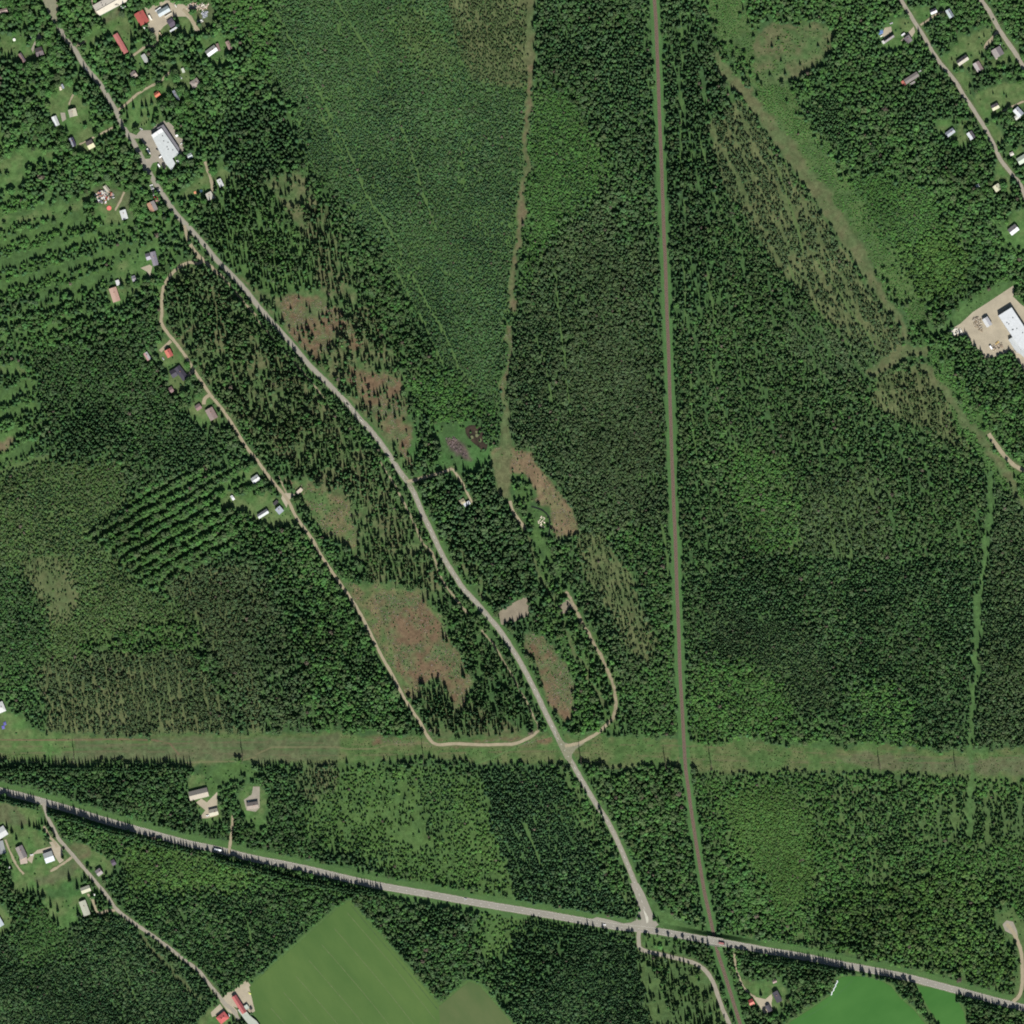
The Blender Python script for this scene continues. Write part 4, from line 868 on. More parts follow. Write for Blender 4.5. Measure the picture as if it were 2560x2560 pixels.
def bld(P3, label, short, cat='house', name='house', roof='gable', rgb=(.3, .3, .3), kind='tin', wall='white', h=3.0, rise=1.6, ridge='x',
        chim=1, wins=3, door=True, vents=0, rgb2=None, grow=5, over=.45):
    A, B, C_ = P3[:3]
    D = (A[0] + C_[0] - B[0], A[1] + C_[1] - B[1])
    cx, cy = (A[0] + C_[0]) / 2, (A[1] + C_[1]) / 2
    a = np.array(W(*A)); b_ = np.array(W(*B)); c_ = np.array(W(*C_))
    L = np.linalg.norm(b_ - a); Wd = np.linalg.norm(c_ - b_)
    ang = math.atan2(b_[1] - a[1], b_[0] - a[0])
    if ridge == 'y': ang += math.pi / 2; L, Wd = Wd, L
    paint_mask([A, B, C_, D], grow)
    X, Y = W(cx, cy)
    LAND.append((short, cx, cy))
    root = empty(name, (X, Y, 0), ang, label=label, cat=cat)
    hl, hw = L / 2 - over, Wd / 2 - over
    hl = max(hl, .8); hw = max(hw, .8)
    mb = MB()
    if roof in ('flat', 'hip'):
        mb.box(-hl, hl, -hw, hw, 0, h - (.1 if roof == 'hip' else 0))
    elif roof == 'shed':
        mb.add([(-hl, -hw, 0), (hl, -hw, 0), (hl, hw, 0), (-hl, hw, 0), (-hl, -hw, h), (hl, -hw, h), (hl, hw, h + rise * .6), (-hl, hw, h + rise * .6)],
               [(3, 2, 1, 0), (4, 5, 6, 7), (0, 1, 5, 4), (1, 2, 6, 5), (2, 3, 7, 6), (3, 0, 4, 7)])
    else:
        mb.add([(-hl, -hw, 0), (hl, -hw, 0), (hl, hw, 0), (-hl, hw, 0), (-hl, -hw, h), (hl, -hw, h), (hl, hw, h), (-hl, hw, h), (-hl, 0, h + rise * hw / (hw + over)), (hl, 0, h + rise * hw / (hw + over))],
               [(3, 2, 1, 0), (0, 1, 5, 4), (2, 3, 7, 6), (1, 2, 6, 9, 5), (3, 0, 4, 8, 7), (4, 5, 9, 8), (6, 7, 8, 9)])
    mb.obj('wall', WALLS[wall], root)
    ol, ow = L / 2, Wd / 2
    mats = [roofmat(rgb, kind), roofmat(rgb2 or rgb, kind)]  # rgb2: some slopes carry their shade in it, others their own colour
    rf = MB(); t_ = .18
    if roof == 'flat':
        rf.box(-ol, ol, -ow, ow, h + .004, h + .25)
        rf.box(-ol, ol, -ow, -ow + .3, h + .25, h + .45); rf.box(-ol, ol, ow - .3, ow, h + .25, h + .45)
    elif roof == 'shed':
        z0, z1 = h + .03, h + rise * .6 + .05
        rf.add([(-ol, -ow, z0), (ol, -ow, z0), (ol, ow, z1), (-ol, ow, z1), (-ol, -ow, z0 + t_), (ol, -ow, z0 + t_), (ol, ow, z1 + t_), (-ol, ow, z1 + t_)],
               [(3, 2, 1, 0), (4, 5, 6, 7), (0, 1, 5, 4), (1, 2, 6, 5), (2, 3, 7, 6), (3, 0, 4, 7)])
    elif roof == 'hip':
        k = min(ow, ol * .8); z0 = h - .05; z1 = h + rise + .1
        rf.add([(-ol, -ow, z0), (ol, -ow, z0), (ol, ow, z0), (-ol, ow, z0), (-ol + k, 0, z1), (ol - k, 0, z1)],
               [(0, 1, 5, 4), (1, 2, 5), (2, 3, 4, 5), (3, 0, 4), (3, 2, 1, 0)])
    else:
        ze, zr = h - .12, h + rise + .05
        for sg, mi in ((-1, 0), (1, 1)):
            y0 = sg * ow
            vv = [(-ol, y0, ze), (ol, y0, ze), (ol, 0, zr), (-ol, 0, zr)]
            vv += [(x, y, z + t_) for x, y, z in vv]
            ff = [(0, 3, 2, 1), (4, 5, 6, 7), (0, 1, 5, 4), (1, 2, 6, 5), (3, 0, 4, 7)]
            if sg > 0: ff = [f[::-1] for f in ff]
            rf.add(vv, ff, mi)
    ro = mesh_obj('roof', rf.v, rf.f, None, root, mats=mats, midx=rf.m)
    for i in range(chim):
        cxx = (-.25 + .5 * i) * L * .6 if chim > 1 else L * .14
        zt = h + (rise if roof in ('gable', 'hip') else .3)
        mb = MB(); mb.box(cxx - .45, cxx + .45, -.05 - .4, .35, zt - .6, zt + 1.1); mb.box(cxx - .55, cxx + .55, -.55, .45, zt + 1.1, zt + 1.25)
        mb.obj('chimney', BRICK, ro)
    rr = random.Random(int(cx * 7 + cy))
    for i in range(vents):
        vx, vy = rr.uniform(-.8, .8) * hl, rr.uniform(-.6, .6) * hw
        zt = h + .2 if roof == 'flat' else h + rise * (1 - abs(vy) / ow)
        mb = MB(); mb.cyl(vx, vy, zt, zt + .9, .3, n=8); mb.cyl(vx, vy, zt + .9, zt + 1.05, .45, n=8); mb.obj('roof_vent', DKM, ro)
    if h > 2.2:
        for sg in (-1, 1):
            for i in range(wins):
                u = (i + .5) / wins * 2 - 1
                x_ = u * hl * .86
                if door and sg < 0 and i == 0: continue
                mb = MB(); mb.box(x_ - .7, x_ + .7, sg * hw - .05, sg * hw + .05, .95, 2.1)
                fr = mb.obj('window', FRAME, root)
                mb = MB(); mb.box(x_ - .58, x_ + .58, sg * hw - .07, sg * hw + .07, 1.07, 1.98)
                mb.obj('pane', GLASS, fr)
        if door:
            x_ = -hl * .62
            mb = MB(); mb.box(x_ - .5, x_ + .5, -hw - .06, -hw + .04, .05, 2.15); d_ = mb.obj('door', DOORM, root)
            mb = MB(); mb.box(x_ + .3, x_ + .42, -hw - .12, -hw - .06, 1.0, 1.08); mb.obj('handle', DKM, d_)
    return root

def poly_bld(pts, label, short, cat, name, rgb, wall='metal', h=6, strip=None, rgb2=None, vents=5, annex=None):
    cx = sum(p[0] for p in pts) / len(pts); cy = sum(p[1] for p in pts) / len(pts)
    paint_mask(pts, 5)
    X, Y = W(cx, cy); LAND.append((short, cx, cy))
    root = empty(name, (X, Y, 0), 0, label=label, cat=cat)
    loc = lambda q: [(W(*p)[0] - X, W(*p)[1] - Y) for p in q]
    mb = MB(); mb.prism([(x * .985, y * .985) for x, y in loc(pts)], 0, h); mb.obj('wall', WALLS[wall], root)
    mb = MB(); mb.prism(loc(pts), h + .003, h + .35); ro = mb.obj('roof', roofmat(rgb, 'felt'), root)
    for k, (q, c2, dz) in enumerate(strip or []):
        mb = MB(); mb.prism(loc(q), h + .36, h + .36 + dz); mb.obj('roof_panel', roofmat(c2, 'felt'), ro)
    for q, c2, ah in (annex or []):
        paint_mask(q, 5)
        mb = MB(); mb.prism(loc(q), 0, ah); an = mb.obj('annex_wall', WALLS[wall], root)
        mb = MB(); mb.prism([(x * 1.0, y * 1.0) for x, y in loc(q)], ah + .003, ah + .25); mb.obj('annex_roof', roofmat(c2, 'felt'), root)
    rr = random.Random(len(pts) + int(cx))
    L = loc(pts)
    for i in range(vents):
        a_, b_ = rr.uniform(.2, .8), rr.uniform(.2, .8)
        q = [(L[0][0] * (1 - a_) + L[1][0] * a_), (L[0][1] * (1 - a_) + L[1][1] * a_)]
        r_ = [(L[3 % len(L)][0] * (1 - a_) + L[2][0] * a_), (L[3 % len(L)][1] * (1 - a_) + L[2][1] * a_)]
        vx, vy = q[0] * (1 - b_) + r_[0] * b_, q[1] * (1 - b_) + r_[1] * b_
        mb = MB(); mb.box(vx - .6, vx + .6, vy - .6, vy + .6, h + .35, h + 1.1); mb.obj('roof_vent', DKM, ro)
    return root

CREAM, PALE, WHITE, LGREY, MGREY, DGREY, BLACK = (.76, .70, .56), (.44, .41, .35), (.78, .79, .78), (.50, .53, .52), (.25, .23, .215), (.115, .105, .10), (.045, .043, .058)
REDR, PINKR, SALMON, ORANGE, BROWNR, BEIGE, OLIVER, BLUEG = (.36, .09, .075), (.44, .155, .14), (.46, .30, .235), (.58, .14, .085), (.20, .14, .125), (.46, .42, .335), (.38, .39, .27), (.36, .42, .44)
z = Z(200, 0)
poly_bld(z([(395, 285), (470, 392), (1125, 45), (1180, -60), (1000, -60)]), 'cream-roofed factory hall at the top edge beside the grey-beige roof', 'cream factory', 'factory', 'factory_hall', CREAM, h=6,
         strip=[(z([(985, 165), (1060, 112), (1112, 168), (1030, 218)]), WHITE, .3)], vents=4)
poly_bld(z([(305, 140), (388, 278), (1000, -30), (1300, -300), (1100, -300)]), 'grey-beige flat-roofed factory block on the photo top edge', 'beige factory block', 'factory', 'factory_hall', PALE, h=5, vents=4)
bld(z([(1310, 352), (1525, 232), (1675, 520)]), 'square brick-red roof on the hall beside the gravel works yard', 'red-roofed hall', 'hall', 'storage_hall', rgb=REDR, kind='felt', ridge='y', h=4.5, rise=1.0, wall='grey', chim=0, vents=2, wins=4)
bld(z([(770, 880), (882, 815), (1200, 1235)]), 'long narrow pinkish-red roof among lawns below the factory', 'long pink-red row house', 'row house', 'row_house', rgb=PINKR, kind='tin', ridge='y', h=4, rise=.9, chim=0, wins=7)
bld(z([(1465, 1352), (1560, 1296), (1675, 1480)]), 'pale tin-roofed shed east of the long pink-red row house', 'pale tin shed', 'shed', 'shed', rgb=(.6, .62, .58), rgb2=(.4, .41, .38), ridge='y', h=3, wall='grey', chim=0, wins=1)
bld(z([(1195, 1775), (1310, 1700), (1410, 1830)]), 'small brown-grey roofed cottage shaded by trees south of the pale shed', 'brown-grey cottage', rgb=(.38, .32, .27), rgb2=(.3, .25, .24), kind='tile', h=4, rise=2, wall='brown')
z = Z(380, 0)
bld(z([(105, 295), (375, 140), (460, 265)]), 'blue-grey ribbed roof hall in the middle of the gravel works yard', 'blue-grey yard hall', 'hall', 'storage_hall', rgb=(.50, .56, .57), rgb2=(.33, .39, .39), h=4.5, rise=1.8, wall='metal', chim=0, wins=3)
bld(z([(75, 262), (205, 172), (222, 200)]), 'white box container along the north side of the blue-grey hall', 'white yard container', 'container', 'shipping_container', roof='flat', rgb=WHITE, h=2.6, wall='metal', chim=0, wins=0, door=False, over=.05)
bld(z([(305, 405), (470, 308), (488, 328)]), 'long cream container below the blue-grey yard hall', 'cream yard container', 'container', 'shipping_container', roof='flat', rgb=CREAM, h=2.4, wall='metal', chim=0, wins=0, door=False, over=.05)
bld(z([(425, 745), (590, 640), (615, 680)]), 'narrow grey tin shelter on the grass southeast of the works yard', 'narrow tin shelter', 'shelter', 'lean_to_shelter', roof='shed', rgb=(.55, .57, .58), h=2.6, rise=1, wall='grey', chim=0, wins=1, door=False)
bld(z([(350, 520), (480, 430), (590, 590)]), 'dark purplish scrap shed with lattice roof beside the works yard', 'dark scrap shed', 'shed', 'shed', rgb=(.11, .09, .12), kind='felt', h=3, wall='brown', chim=0, wins=0)
bld(z([(160, 795), (190, 778), (245, 860)]), 'small tan roofed hut at the yard exit', 'tan hut', 'hut', 'hut', roof='shed', rgb=(.55, .43, .26), h=2.3, rise=.6, wall='yellow', chim=0, wins=1)
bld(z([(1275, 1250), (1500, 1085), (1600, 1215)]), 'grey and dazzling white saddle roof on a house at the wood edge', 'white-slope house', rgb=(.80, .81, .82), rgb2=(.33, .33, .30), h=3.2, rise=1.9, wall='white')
bld(z([(1535, 1065), (1600, 1045), (1665, 1225)]), 'narrow brown-roofed lean-to just east of the white-slope house', 'brown lean-to', 'shed', 'shed', roof='shed', rgb=BROWNR, h=2.4, rise=.8, wall='brown', chim=0, wins=1)
bld(z([(1785, 1015), (1870, 975), (1925, 1180)]), 'pinkish-brown roofed cabin at the far end of the village wood', 'pinkish cabin', 'cabin', 'cabin', rgb=(.33, .24, .21), kind='tile', h=2.8, wall='brown', ridge='y', wins=2)
bld(z([(700, 1665), (760, 1640), (805, 1745)]), 'small pale green shed in a clearing above the grey-brown house', 'pale green shed', 'shed', 'shed', roof='shed', rgb=(.52, .56, .47), h=2.4, rise=.7, wall='grey', chim=0, wins=1)
z = Z(320, 280)
poly_bld(z([(568, 565), (815, 398), (1248, 1012), (1078, 1125), (1148, 1248), (1058, 1420), (905, 1240)]), 'big light grey warehouse roof by the main road car park', 'big grey warehouse', 'warehouse', 'warehouse', (.53, .56, .55), h=7, wall='metal',
         strip=[(z([(568, 565), (690, 483), (738, 548), (618, 630)]), WHITE, .35), (z([(694, 480), (815, 398), (866, 470), (745, 543)]), WHITE, .35)], vents=6,
         annex=[(z([(705, 390), (858, 305), (1245, 880), (1232, 985), (1205, 945), (820, 392), (728, 432)]), (.19, .185, .20), 5.0)])
bld(z([(1160, 1180), (1220, 1150), (1255, 1210)]), 'white roofed kiosk tucked behind the big grey warehouse', 'white kiosk', 'shed', 'shed', roof='shed', rgb=WHITE, h=2.6, wall='white', rise=.6, chim=0, wins=1)
bld(z([(1415, 1035), (1525, 985), (1575, 1090)]), 'pale bluish shed roof under trees east of the big warehouse', 'pale bluish shed', 'shed', 'shed', rgb=(.50, .56, .55), h=2.8, wall='grey', chim=0, wins=1)
z = Z(220, 420)
bld(z([(1420, 872), (1595, 785), (1700, 1000)]), 'orange-brown and grey roofed house by the main road used cars', 'orange-brown house', rgb=(.30, .27, .26), rgb2=(.42, .24, .16), kind='tile', ridge='y', h=6, rise=2.2, wall='yellow', chim=1)
bld(z([(752, 1045), (898, 1000), (985, 1215)]), 'white-grey roofed house on the dry lawn west of the main road', 'white-grey house', rgb=(.66, .69, .66), rgb2=(.58, .6, .58), ridge='y', h=4, rise=1, wall='white')
bld(z([(365, 460), (440, 402), (535, 540)]), 'weathered pale timber-roofed store beside the scrap heap', 'timber store', 'shed', 'shed', rgb=(.45, .42, .34), kind='felt', ridge='y', h=2.6, wall='grey', chim=0, wins=0)
z = Z(300, 120)
bld(z([(810, 1115), (925, 1035), (985, 1130)]), 'bright orange-red roof beside the spruce lawn', 'orange-red cottage', rgb=(.62, .20, .12), rgb2=(.42, .12, .08), kind='tile', h=3.4, wall='red')
bld(z([(1245, 1055), (1310, 1020), (1460, 1240)]), 'navy and silver roof half hidden under spruces east of the spruce lawn', 'silver-navy house', rgb=(.40, .43, .48), rgb2=(.22, .24, .3), ridge='y', h=3, wall='grey')
bld(z([(1672, 842), (1850, 722), (1965, 875)]), 'hip-roofed grey-brown house in the northern village', 'grey-brown hip house', roof='hip', rgb=(.34, .29, .26), kind='tile', h=5, rise=2, wall='brown')
z = Z(0, 60)
bld(z([(835, 605), (1010, 545), (1070, 740)]), 'dark brown roofed house at the end of the pale driveway', 'dark brown house', rgb=(.15, .125, .13), rgb2=(.08, .07, .07), kind='tile', h=5, rise=2, wall='brown')
bld(z([(445, 735), (518, 690), (628, 900)]), 'long purple-brown outbuilding on the lawn at far left', 'purple-brown outbuilding', 'outbuilding', 'outbuilding', rgb=(.20, .16, .17), rgb2=(.25, .16, .15), kind='tile', ridge='y', h=3, wall='brown', chim=0)
bld(T(0, 0)([(-5, 75), (50, 60), (62, 92)]), 'pinkish roofed hut cut by the left edge near the top', 'pinkish edge hut', 'hut', 'hut', rgb=(.42, .31, .27), h=2.6, wall='brown', chim=0, wins=1)
z = Z(80, 200)
bld(z([(450, 915), (565, 868), (695, 1075)]), 'white tin roof garage on the western homestead lawn', 'white-roofed garage', 'garage', 'garage', rgb=(.55, .57, .54), rgb2=(.74, .78, .77), ridge='y', h=3.2, rise=1.3, wall='white', chim=0)
bld(z([(860, 735), (1050, 685), (1118, 860)]), 'cream-yellow roofed farmhouse on the western homestead lawn', 'cream farmhouse', 'farmhouse', 'farmhouse', rgb=(.58, .55, .41), rgb2=(.40, .38, .3), kind='tin', ridge='y', h=5, rise=2, wall='yellow')
bld(z([(880, 1425), (985, 1380), (1085, 1580)]), 'navy dark-roofed house with pale edges by the gravel drive', 'navy-roofed house', rgb=(.065, .06, .10), rgb2=(.30, .32, .36), kind='tin', ridge='y', h=4, wall='white')
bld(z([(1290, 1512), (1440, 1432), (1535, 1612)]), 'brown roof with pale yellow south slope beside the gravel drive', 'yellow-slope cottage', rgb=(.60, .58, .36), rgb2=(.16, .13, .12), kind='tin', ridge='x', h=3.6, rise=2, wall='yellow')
bld(z([(700, 115), (745, 95), (785, 200)]), 'blue-grey play hut by the sand patch', 'blue-grey play hut', 'hut', 'hut', roof='shed', rgb=(.30, .33, .38), h=2.3, rise=.5, wall='grey', chim=0, wins=1)
z = Z(440, 360)
bld(z([(698, 1218), (840, 1142), (935, 1300)]), 'beige flat-pitched roof among dark spruces east of the main road', 'beige villa', 'villa', 'villa', rgb=(.50, .48, .41), rgb2=(.44, .42, .36), kind='felt', ridge='y', h=4.4, rise=1, wall='white')
bld(z([(978, 878), (1078, 828), (1165, 1005)]), 'small white-roofed cabin beside the dirt lane', 'white-roofed cabin', 'cabin', 'cabin', rgb=(.68, .70, .69), rgb2=(.6, .62, .6), ridge='y', h=3, rise=1, wall='red')
z = Z(250, 600)
bld(z([(1200, 305), (1335, 270), (1425, 600)]), 'purple-grey roofed house with a north-facing wing by the pale drive', 'purple-grey house', rgb=(.22, .205, .24), rgb2=(.26, .24, .27), kind='tile', ridge='y', h=3.8, rise=1.5, wall='white')
bld(z([(1088, 345), (1190, 310), (1235, 465)]), 'short purple-grey gabled wing joined to the purple-grey house', 'purple-grey wing', 'house wing', 'house_wing', rgb=(.42, .40, .46), rgb2=(.14, .13, .155), kind='tile', ridge='x', h=3.3, rise=1.5, wall='white', chim=0, wins=1)
bld(z([(212, 1185), (388, 1128), (502, 1460)]), 'salmon pink roof on the house by the western gravel lane', 'salmon-roofed house', rgb=SALMON, rgb2=(.50, .34, .27), kind='tin', ridge='y', h=3.6, rise=1.2, wall='white')
bld(z([(370, 985), (455, 955), (492, 1080)]), 'whitish garden shed just north of the salmon-roofed house', 'whitish garden shed', 'shed', 'shed', roof='shed', rgb=(.62, .62, .62), h=2.4, rise=.5, wall='white', chim=0, wins=1)
bld(z([(760, 880), (850, 850), (880, 990)]), 'dark little sauna cabin in spruce shade below the purple-grey house', 'shaded sauna cabin', 'sauna', 'sauna_cabin', rgb=(.30, .29, .32), kind='felt', h=2.6, wall='brown', wins=1)
z = Z(350, 840)
bld(z([(580, 372), (715, 302), (822, 465)]), 'vivid red tiled house beside the western gravel lane', 'red-tiled house', rgb=(.50, .125, .105), rgb2=(.58, .19, .14), kind='tile', ridge='y', h=5, rise=2, wall='white')
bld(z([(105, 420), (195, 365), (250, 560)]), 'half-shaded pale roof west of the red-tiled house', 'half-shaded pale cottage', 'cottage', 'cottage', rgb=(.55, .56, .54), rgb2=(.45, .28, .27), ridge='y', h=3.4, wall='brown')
bld(z([(832, 792), (965, 692), (1170, 1000)]), 'main block of the black L-shaped roof by the western gravel lane', 'black L-plan house', rgb=(.050, .046, .064), rgb2=(.060, .055, .075), kind='tile', ridge='y', h=3.6, rise=1.5, wall='white', vents=1)
bld(z([(708, 858), (828, 782), (912, 955)]), 'short black wing pointing west from the black L-plan house', 'black L-plan wing', 'house wing', 'house_wing', rgb=(.085, .08, .10), rgb2=(.035, .032, .045), kind='tile', ridge='x', h=3.3, rise=1.4, wall='white', chim=0, wins=2)
bld(z([(680, 1260), (768, 1212), (832, 1335)]), 'tiny mauve-brown shed on the lawn corner below the black L-plan house', 'mauve-brown shed', 'shed', 'shed', rgb=(.24, .16, .16), kind='tile', h=2.6, wall='red', chim=0, wins=1)
bld(z([(1310, 1702), (1430, 1622), (1512, 1735)]), 'mauve-brown double garage beside the forked gravel drive', 'mauve-brown garage', 'garage', 'garage', rgb=(.26, .17, .165), rgb2=(.24, .18, .17), kind='tile', h=3, wall='red', chim=0)
bld(T(0, 1)([(1545, 1168), (1600, 1138), (1648, 1215)]), 'brown tiled bungalow south of the mauve-brown garage', 'brown bungalow', 'bungalow', 'bungalow', rgb=(.27, .20, .18), rgb2=(.28, .22, .2), kind='tile', ridge='y', h=3.8, rise=1.5, wall='red')
z = Z(560, 1140)
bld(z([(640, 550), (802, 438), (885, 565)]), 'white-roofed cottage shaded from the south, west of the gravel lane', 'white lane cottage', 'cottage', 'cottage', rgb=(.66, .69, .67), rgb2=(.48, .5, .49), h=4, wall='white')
bld(z([(150, 975), (205, 938), (268, 1045)]), 'tiny white-roofed shed alone in the western garden', 'tiny white garden shed', 'shed', 'shed', rgb=(.72, .73, .73), h=2.6, rise=.7, wall='white', chim=0, wins=1)
bld(z([(1245, 1290), (1360, 1190), (1440, 1330)]), 'pale blue-grey roof of the house at the gravel crossroads', 'blue-grey crossroads house', rgb=(.52, .56, .60), rgb2=(.33, .36, .41), ridge='y', h=4.4, wall='white')
bld(z([(1180, 1145), (1278, 1050), (1322, 1115)]), 'black flat-roofed carport at the gravel crossroads', 'black carport', 'carport', 'carport', roof='flat', rgb=(.06, .055, .06), kind='felt', h=2.6, wall='grey', chim=0, wins=0, door=False)
bld(z([(790, 1425), (1030, 1275), (1095, 1370)]), 'long silver and dark roof set back from the crossroads', 'silver-dark barn', 'barn', 'barn', rgb=(.58, .62, .60), rgb2=(.27, .27, .28), h=4, rise=1.8, wall='grey', chim=0)
bld(z([(1725, 885), (1848, 770), (1912, 805)]), 'pale pinkish flat roof of the pump hut east of the crossroads', 'pale pump hut', 'hut', 'hut', roof='flat', rgb=(.58, .49, .40), kind='felt', h=2.8, wall='grey', chim=0, wins=1)
z = Z(2180, 20)
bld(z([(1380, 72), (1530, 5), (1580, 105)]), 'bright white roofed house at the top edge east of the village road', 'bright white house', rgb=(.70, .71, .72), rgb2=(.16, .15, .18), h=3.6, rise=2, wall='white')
bld(z([(1772, 70), (1880, 8), (1972, 205)]), 'blue-grey two-tone roof beside the curved gravel drive', 'blue-grey drive house', rgb=(.26, .30, .34), rgb2=(.50, .57, .58), ridge='y', h=3.6, rise=1.8, wall='grey')
bld(z([(265, 775), (490, 620), (540, 700)]), 'long roof with a grey south and a shade-painted north slope by the pink gravel', 'dark-ridged long house', rgb=(.30, .28, .28), rgb2=(.05, .048, .055), kind='tile', h=3.6, rise=2.4, wall='brown')  # rgb2 paints the black shade of the north side into the roof
bld(z([(222, 812), (300, 762), (352, 830)]), 'white roofed shed at the west end of the grey-slope house', 'white end shed', 'shed', 'shed', roof='shed', rgb=(.60, .60, .57), h=2.6, rise=.5, wall='white', chim=0, wins=1)
bld(z([(758, 740), (885, 655), (985, 790)]), 'mid-grey tiled house facing the village road', 'mid-grey road house', rgb=(.27, .24, .24), rgb2=(.14, .12, .13), kind='tile', ridge='y', h=4.6, rise=2, wall='brown')
bld(z([(698, 655), (778, 600), (805, 630)]), 'glaring white box trailer behind the mid-grey road house', 'white box trailer', 'trailer', 'box_trailer', roof='flat', rgb=(.8, .8, .8), h=2.2, wall='white', chim=0, wins=0, door=False, over=.03)
bld(z([(752, 1742), (1070, 1540), (1142, 1648)]), 'very long grey-brown roof ending in red at its west gable', 'long grey-brown hall', 'hall', 'village_hall', rgb=(.22, .20, .185), kind='felt', h=5, rise=1.2, wall='red', chim=0, wins=6)
bld(z([(692, 1785), (750, 1750), (825, 1870)]), 'red-orange roofed porch closing the west end of the long hall', 'red porch', 'porch', 'porch', roof='shed', rgb=(.50, .16, .12), h=3, rise=.6, wall='red', chim=0, wins=1)
bld(z([(905, 1830), (1020, 1762), (1050, 1800)]), 'small grey extension on the south side of the long hall', 'grey hall extension', 'annex', 'annex', roof='flat', rgb=(.30, .28, .26), kind='felt', h=3, wall='grey', chim=0, wins=1)
z = Z(2360, 60)
bld(z([(285, 905), (525, 740), (600, 860)]), 'pale concrete-tiled house with a shaded north slope between the village roads', 'pale-slope house', rgb=(.52, .49, .41), rgb2=(.12, .11, .11), kind='tile', h=4, rise=2.4, wall='white')  # dark rgb2 puts the north slope's shade into the roof colour
bld(z([(692, 970), (842, 885), (945, 1095)]), 'lilac-grey and brown roofed garage among small spruces', 'lilac-grey garage', 'garage', 'garage', rgb=(.26, .20, .19), rgb2=(.42, .385, .37), kind='tile', ridge='y', h=3.6, rise=1.5, wall='brown', chim=0)
bld(z([(1128, 655), (1342, 528), (1448, 720)]), 'large square grey roof by the asphalt forecourt', 'large square grey house', rgb=(.19, .17, .175), rgb2=(.32, .29, .275), kind='tile', ridge='y', h=5, rise=2, wall='brown', chim=0)
bld(z([(1200, 775), (1245, 750), (1300, 840)]), 'little pale terrace roof under the large square grey house', 'pale terrace roof', 'terrace', 'terrace_shelter', roof='shed', rgb=(.48, .41, .34), h=2.4, rise=.4, wall='grey', chim=0, wins=0, door=False)
z = Z(2340, 240)
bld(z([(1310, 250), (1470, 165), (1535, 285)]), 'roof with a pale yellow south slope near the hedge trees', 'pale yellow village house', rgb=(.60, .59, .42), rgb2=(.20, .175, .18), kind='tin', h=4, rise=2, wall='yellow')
bld(z([(735, 912), (860, 832), (945, 1000)]), 'white and dark split roof just west of the village road', 'white-dark split house', rgb=(.14, .13, .15), rgb2=(.62, .64, .66), ridge='y', h=4.6, rise=2, wall='white')
bld(z([(205, 905), (390, 770), (470, 870)]), 'speckled silver roof half buried in tree shade', 'speckled silver house', rgb=(.40, .43, .46), rgb2=(.3, .32, .36), kind='tin', h=3.6, wall='grey')
bld(z([(1765, 1380), (1850, 1340), (1885, 1420)]), 'small whitish garden hut east of the village road', 'whitish garden hut', 'hut', 'hut', rgb=(.62, .58, .52), h=2.4, rise=.8, wall='white', chim=0, wins=1)
bld(T(3, 0)([(1850, 835), (1888, 800), (1925, 860)]), 'white and slate roof near the right edge north of the orchard spruces', 'white-slate house', rgb=(.38, .41, .46), rgb2=(.66, .69, .7), ridge='y', h=4, wall='white')
bld(T(3, 0)([(1852, 882), (1888, 862), (1905, 890)]), 'small white-roofed sauna south of the white-slate house', 'small white sauna', 'sauna', 'sauna_cabin', rgb=(.64, .65, .58), h=2.5, rise=.8, wall='white', chim=0, wins=1)
bld(T(3, 0)([(1870, 1200), (1950, 1152), (1978, 1200)]), 'pale mint-green roof at the right edge below the hedge', 'mint-green house', rgb=(.55, .62, .50), rgb2=(.4, .45, .36), kind='tin', h=4, wall='white')
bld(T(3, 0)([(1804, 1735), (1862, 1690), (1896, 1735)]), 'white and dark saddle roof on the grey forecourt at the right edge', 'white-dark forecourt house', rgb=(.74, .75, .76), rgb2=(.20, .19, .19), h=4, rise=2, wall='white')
z = Z(2400, 400, 12.075)
bld(z([(462, 755), (560, 715), (610, 850)]), 'small bright white shed under birches west of the lime-cream house', 'small bright shed', 'shed', 'shed', rgb=(.66, .68, .70), h=2.6, rise=.8, wall='white', chim=0, wins=1)
bld(z([(970, 820), (1145, 700), (1262, 862)]), 'lime-cream roofed house by the bend of the village road', 'lime-cream house', rgb=(.56, .55, .40), rgb2=(.60, .60, .42), kind='tin', ridge='y', h=4.2, rise=1.5, wall='yellow')
z = Z(2360, 700)
poly_bld(z([(1300, 865), (1620, 665), (2200, 1545), (1860, 1700), (1640, 1372)]), 'huge pale metal industrial roof at the right edge gravel yard', 'huge pale industrial hall', 'factory', 'factory_hall', (.60, .625, .63), h=8, wall='metal', vents=7)
poly_bld(z([(1548, 1440), (1655, 1378), (1855, 1702), (2200, 1560), (2200, 2050), (1940, 1880), (1850, 1800), (1700, 1690)]), 'lower pale annex roof south of the huge industrial hall', 'pale industrial annex', 'factory', 'factory_hall', (.50, .525, .52), h=5.5, wall='metal', vents=0)
bld(z([(905, 965), (1035, 885), (1168, 1068)]), 'small light metal store beside the brown log piles', 'light metal store', 'storehouse', 'storehouse', rgb=(.46, .46, .47), rgb2=(.58, .59, .585), kind='tin', ridge='y', h=5, rise=1, wall='metal', chim=0, wins=0)
z = Z(0, 2020)
bld(z([(380, 960), (548, 880), (662, 1170)]), 'brown-grey two-tone roof on the long lawn farmhouse at lower left', 'brown-grey farmhouse', 'farmhouse', 'farmhouse', rgb=(.20, .18, .18), rgb2=(.30, .27, .25), kind='tile', ridge='y', h=4, rise=1.8, wall='yellow')
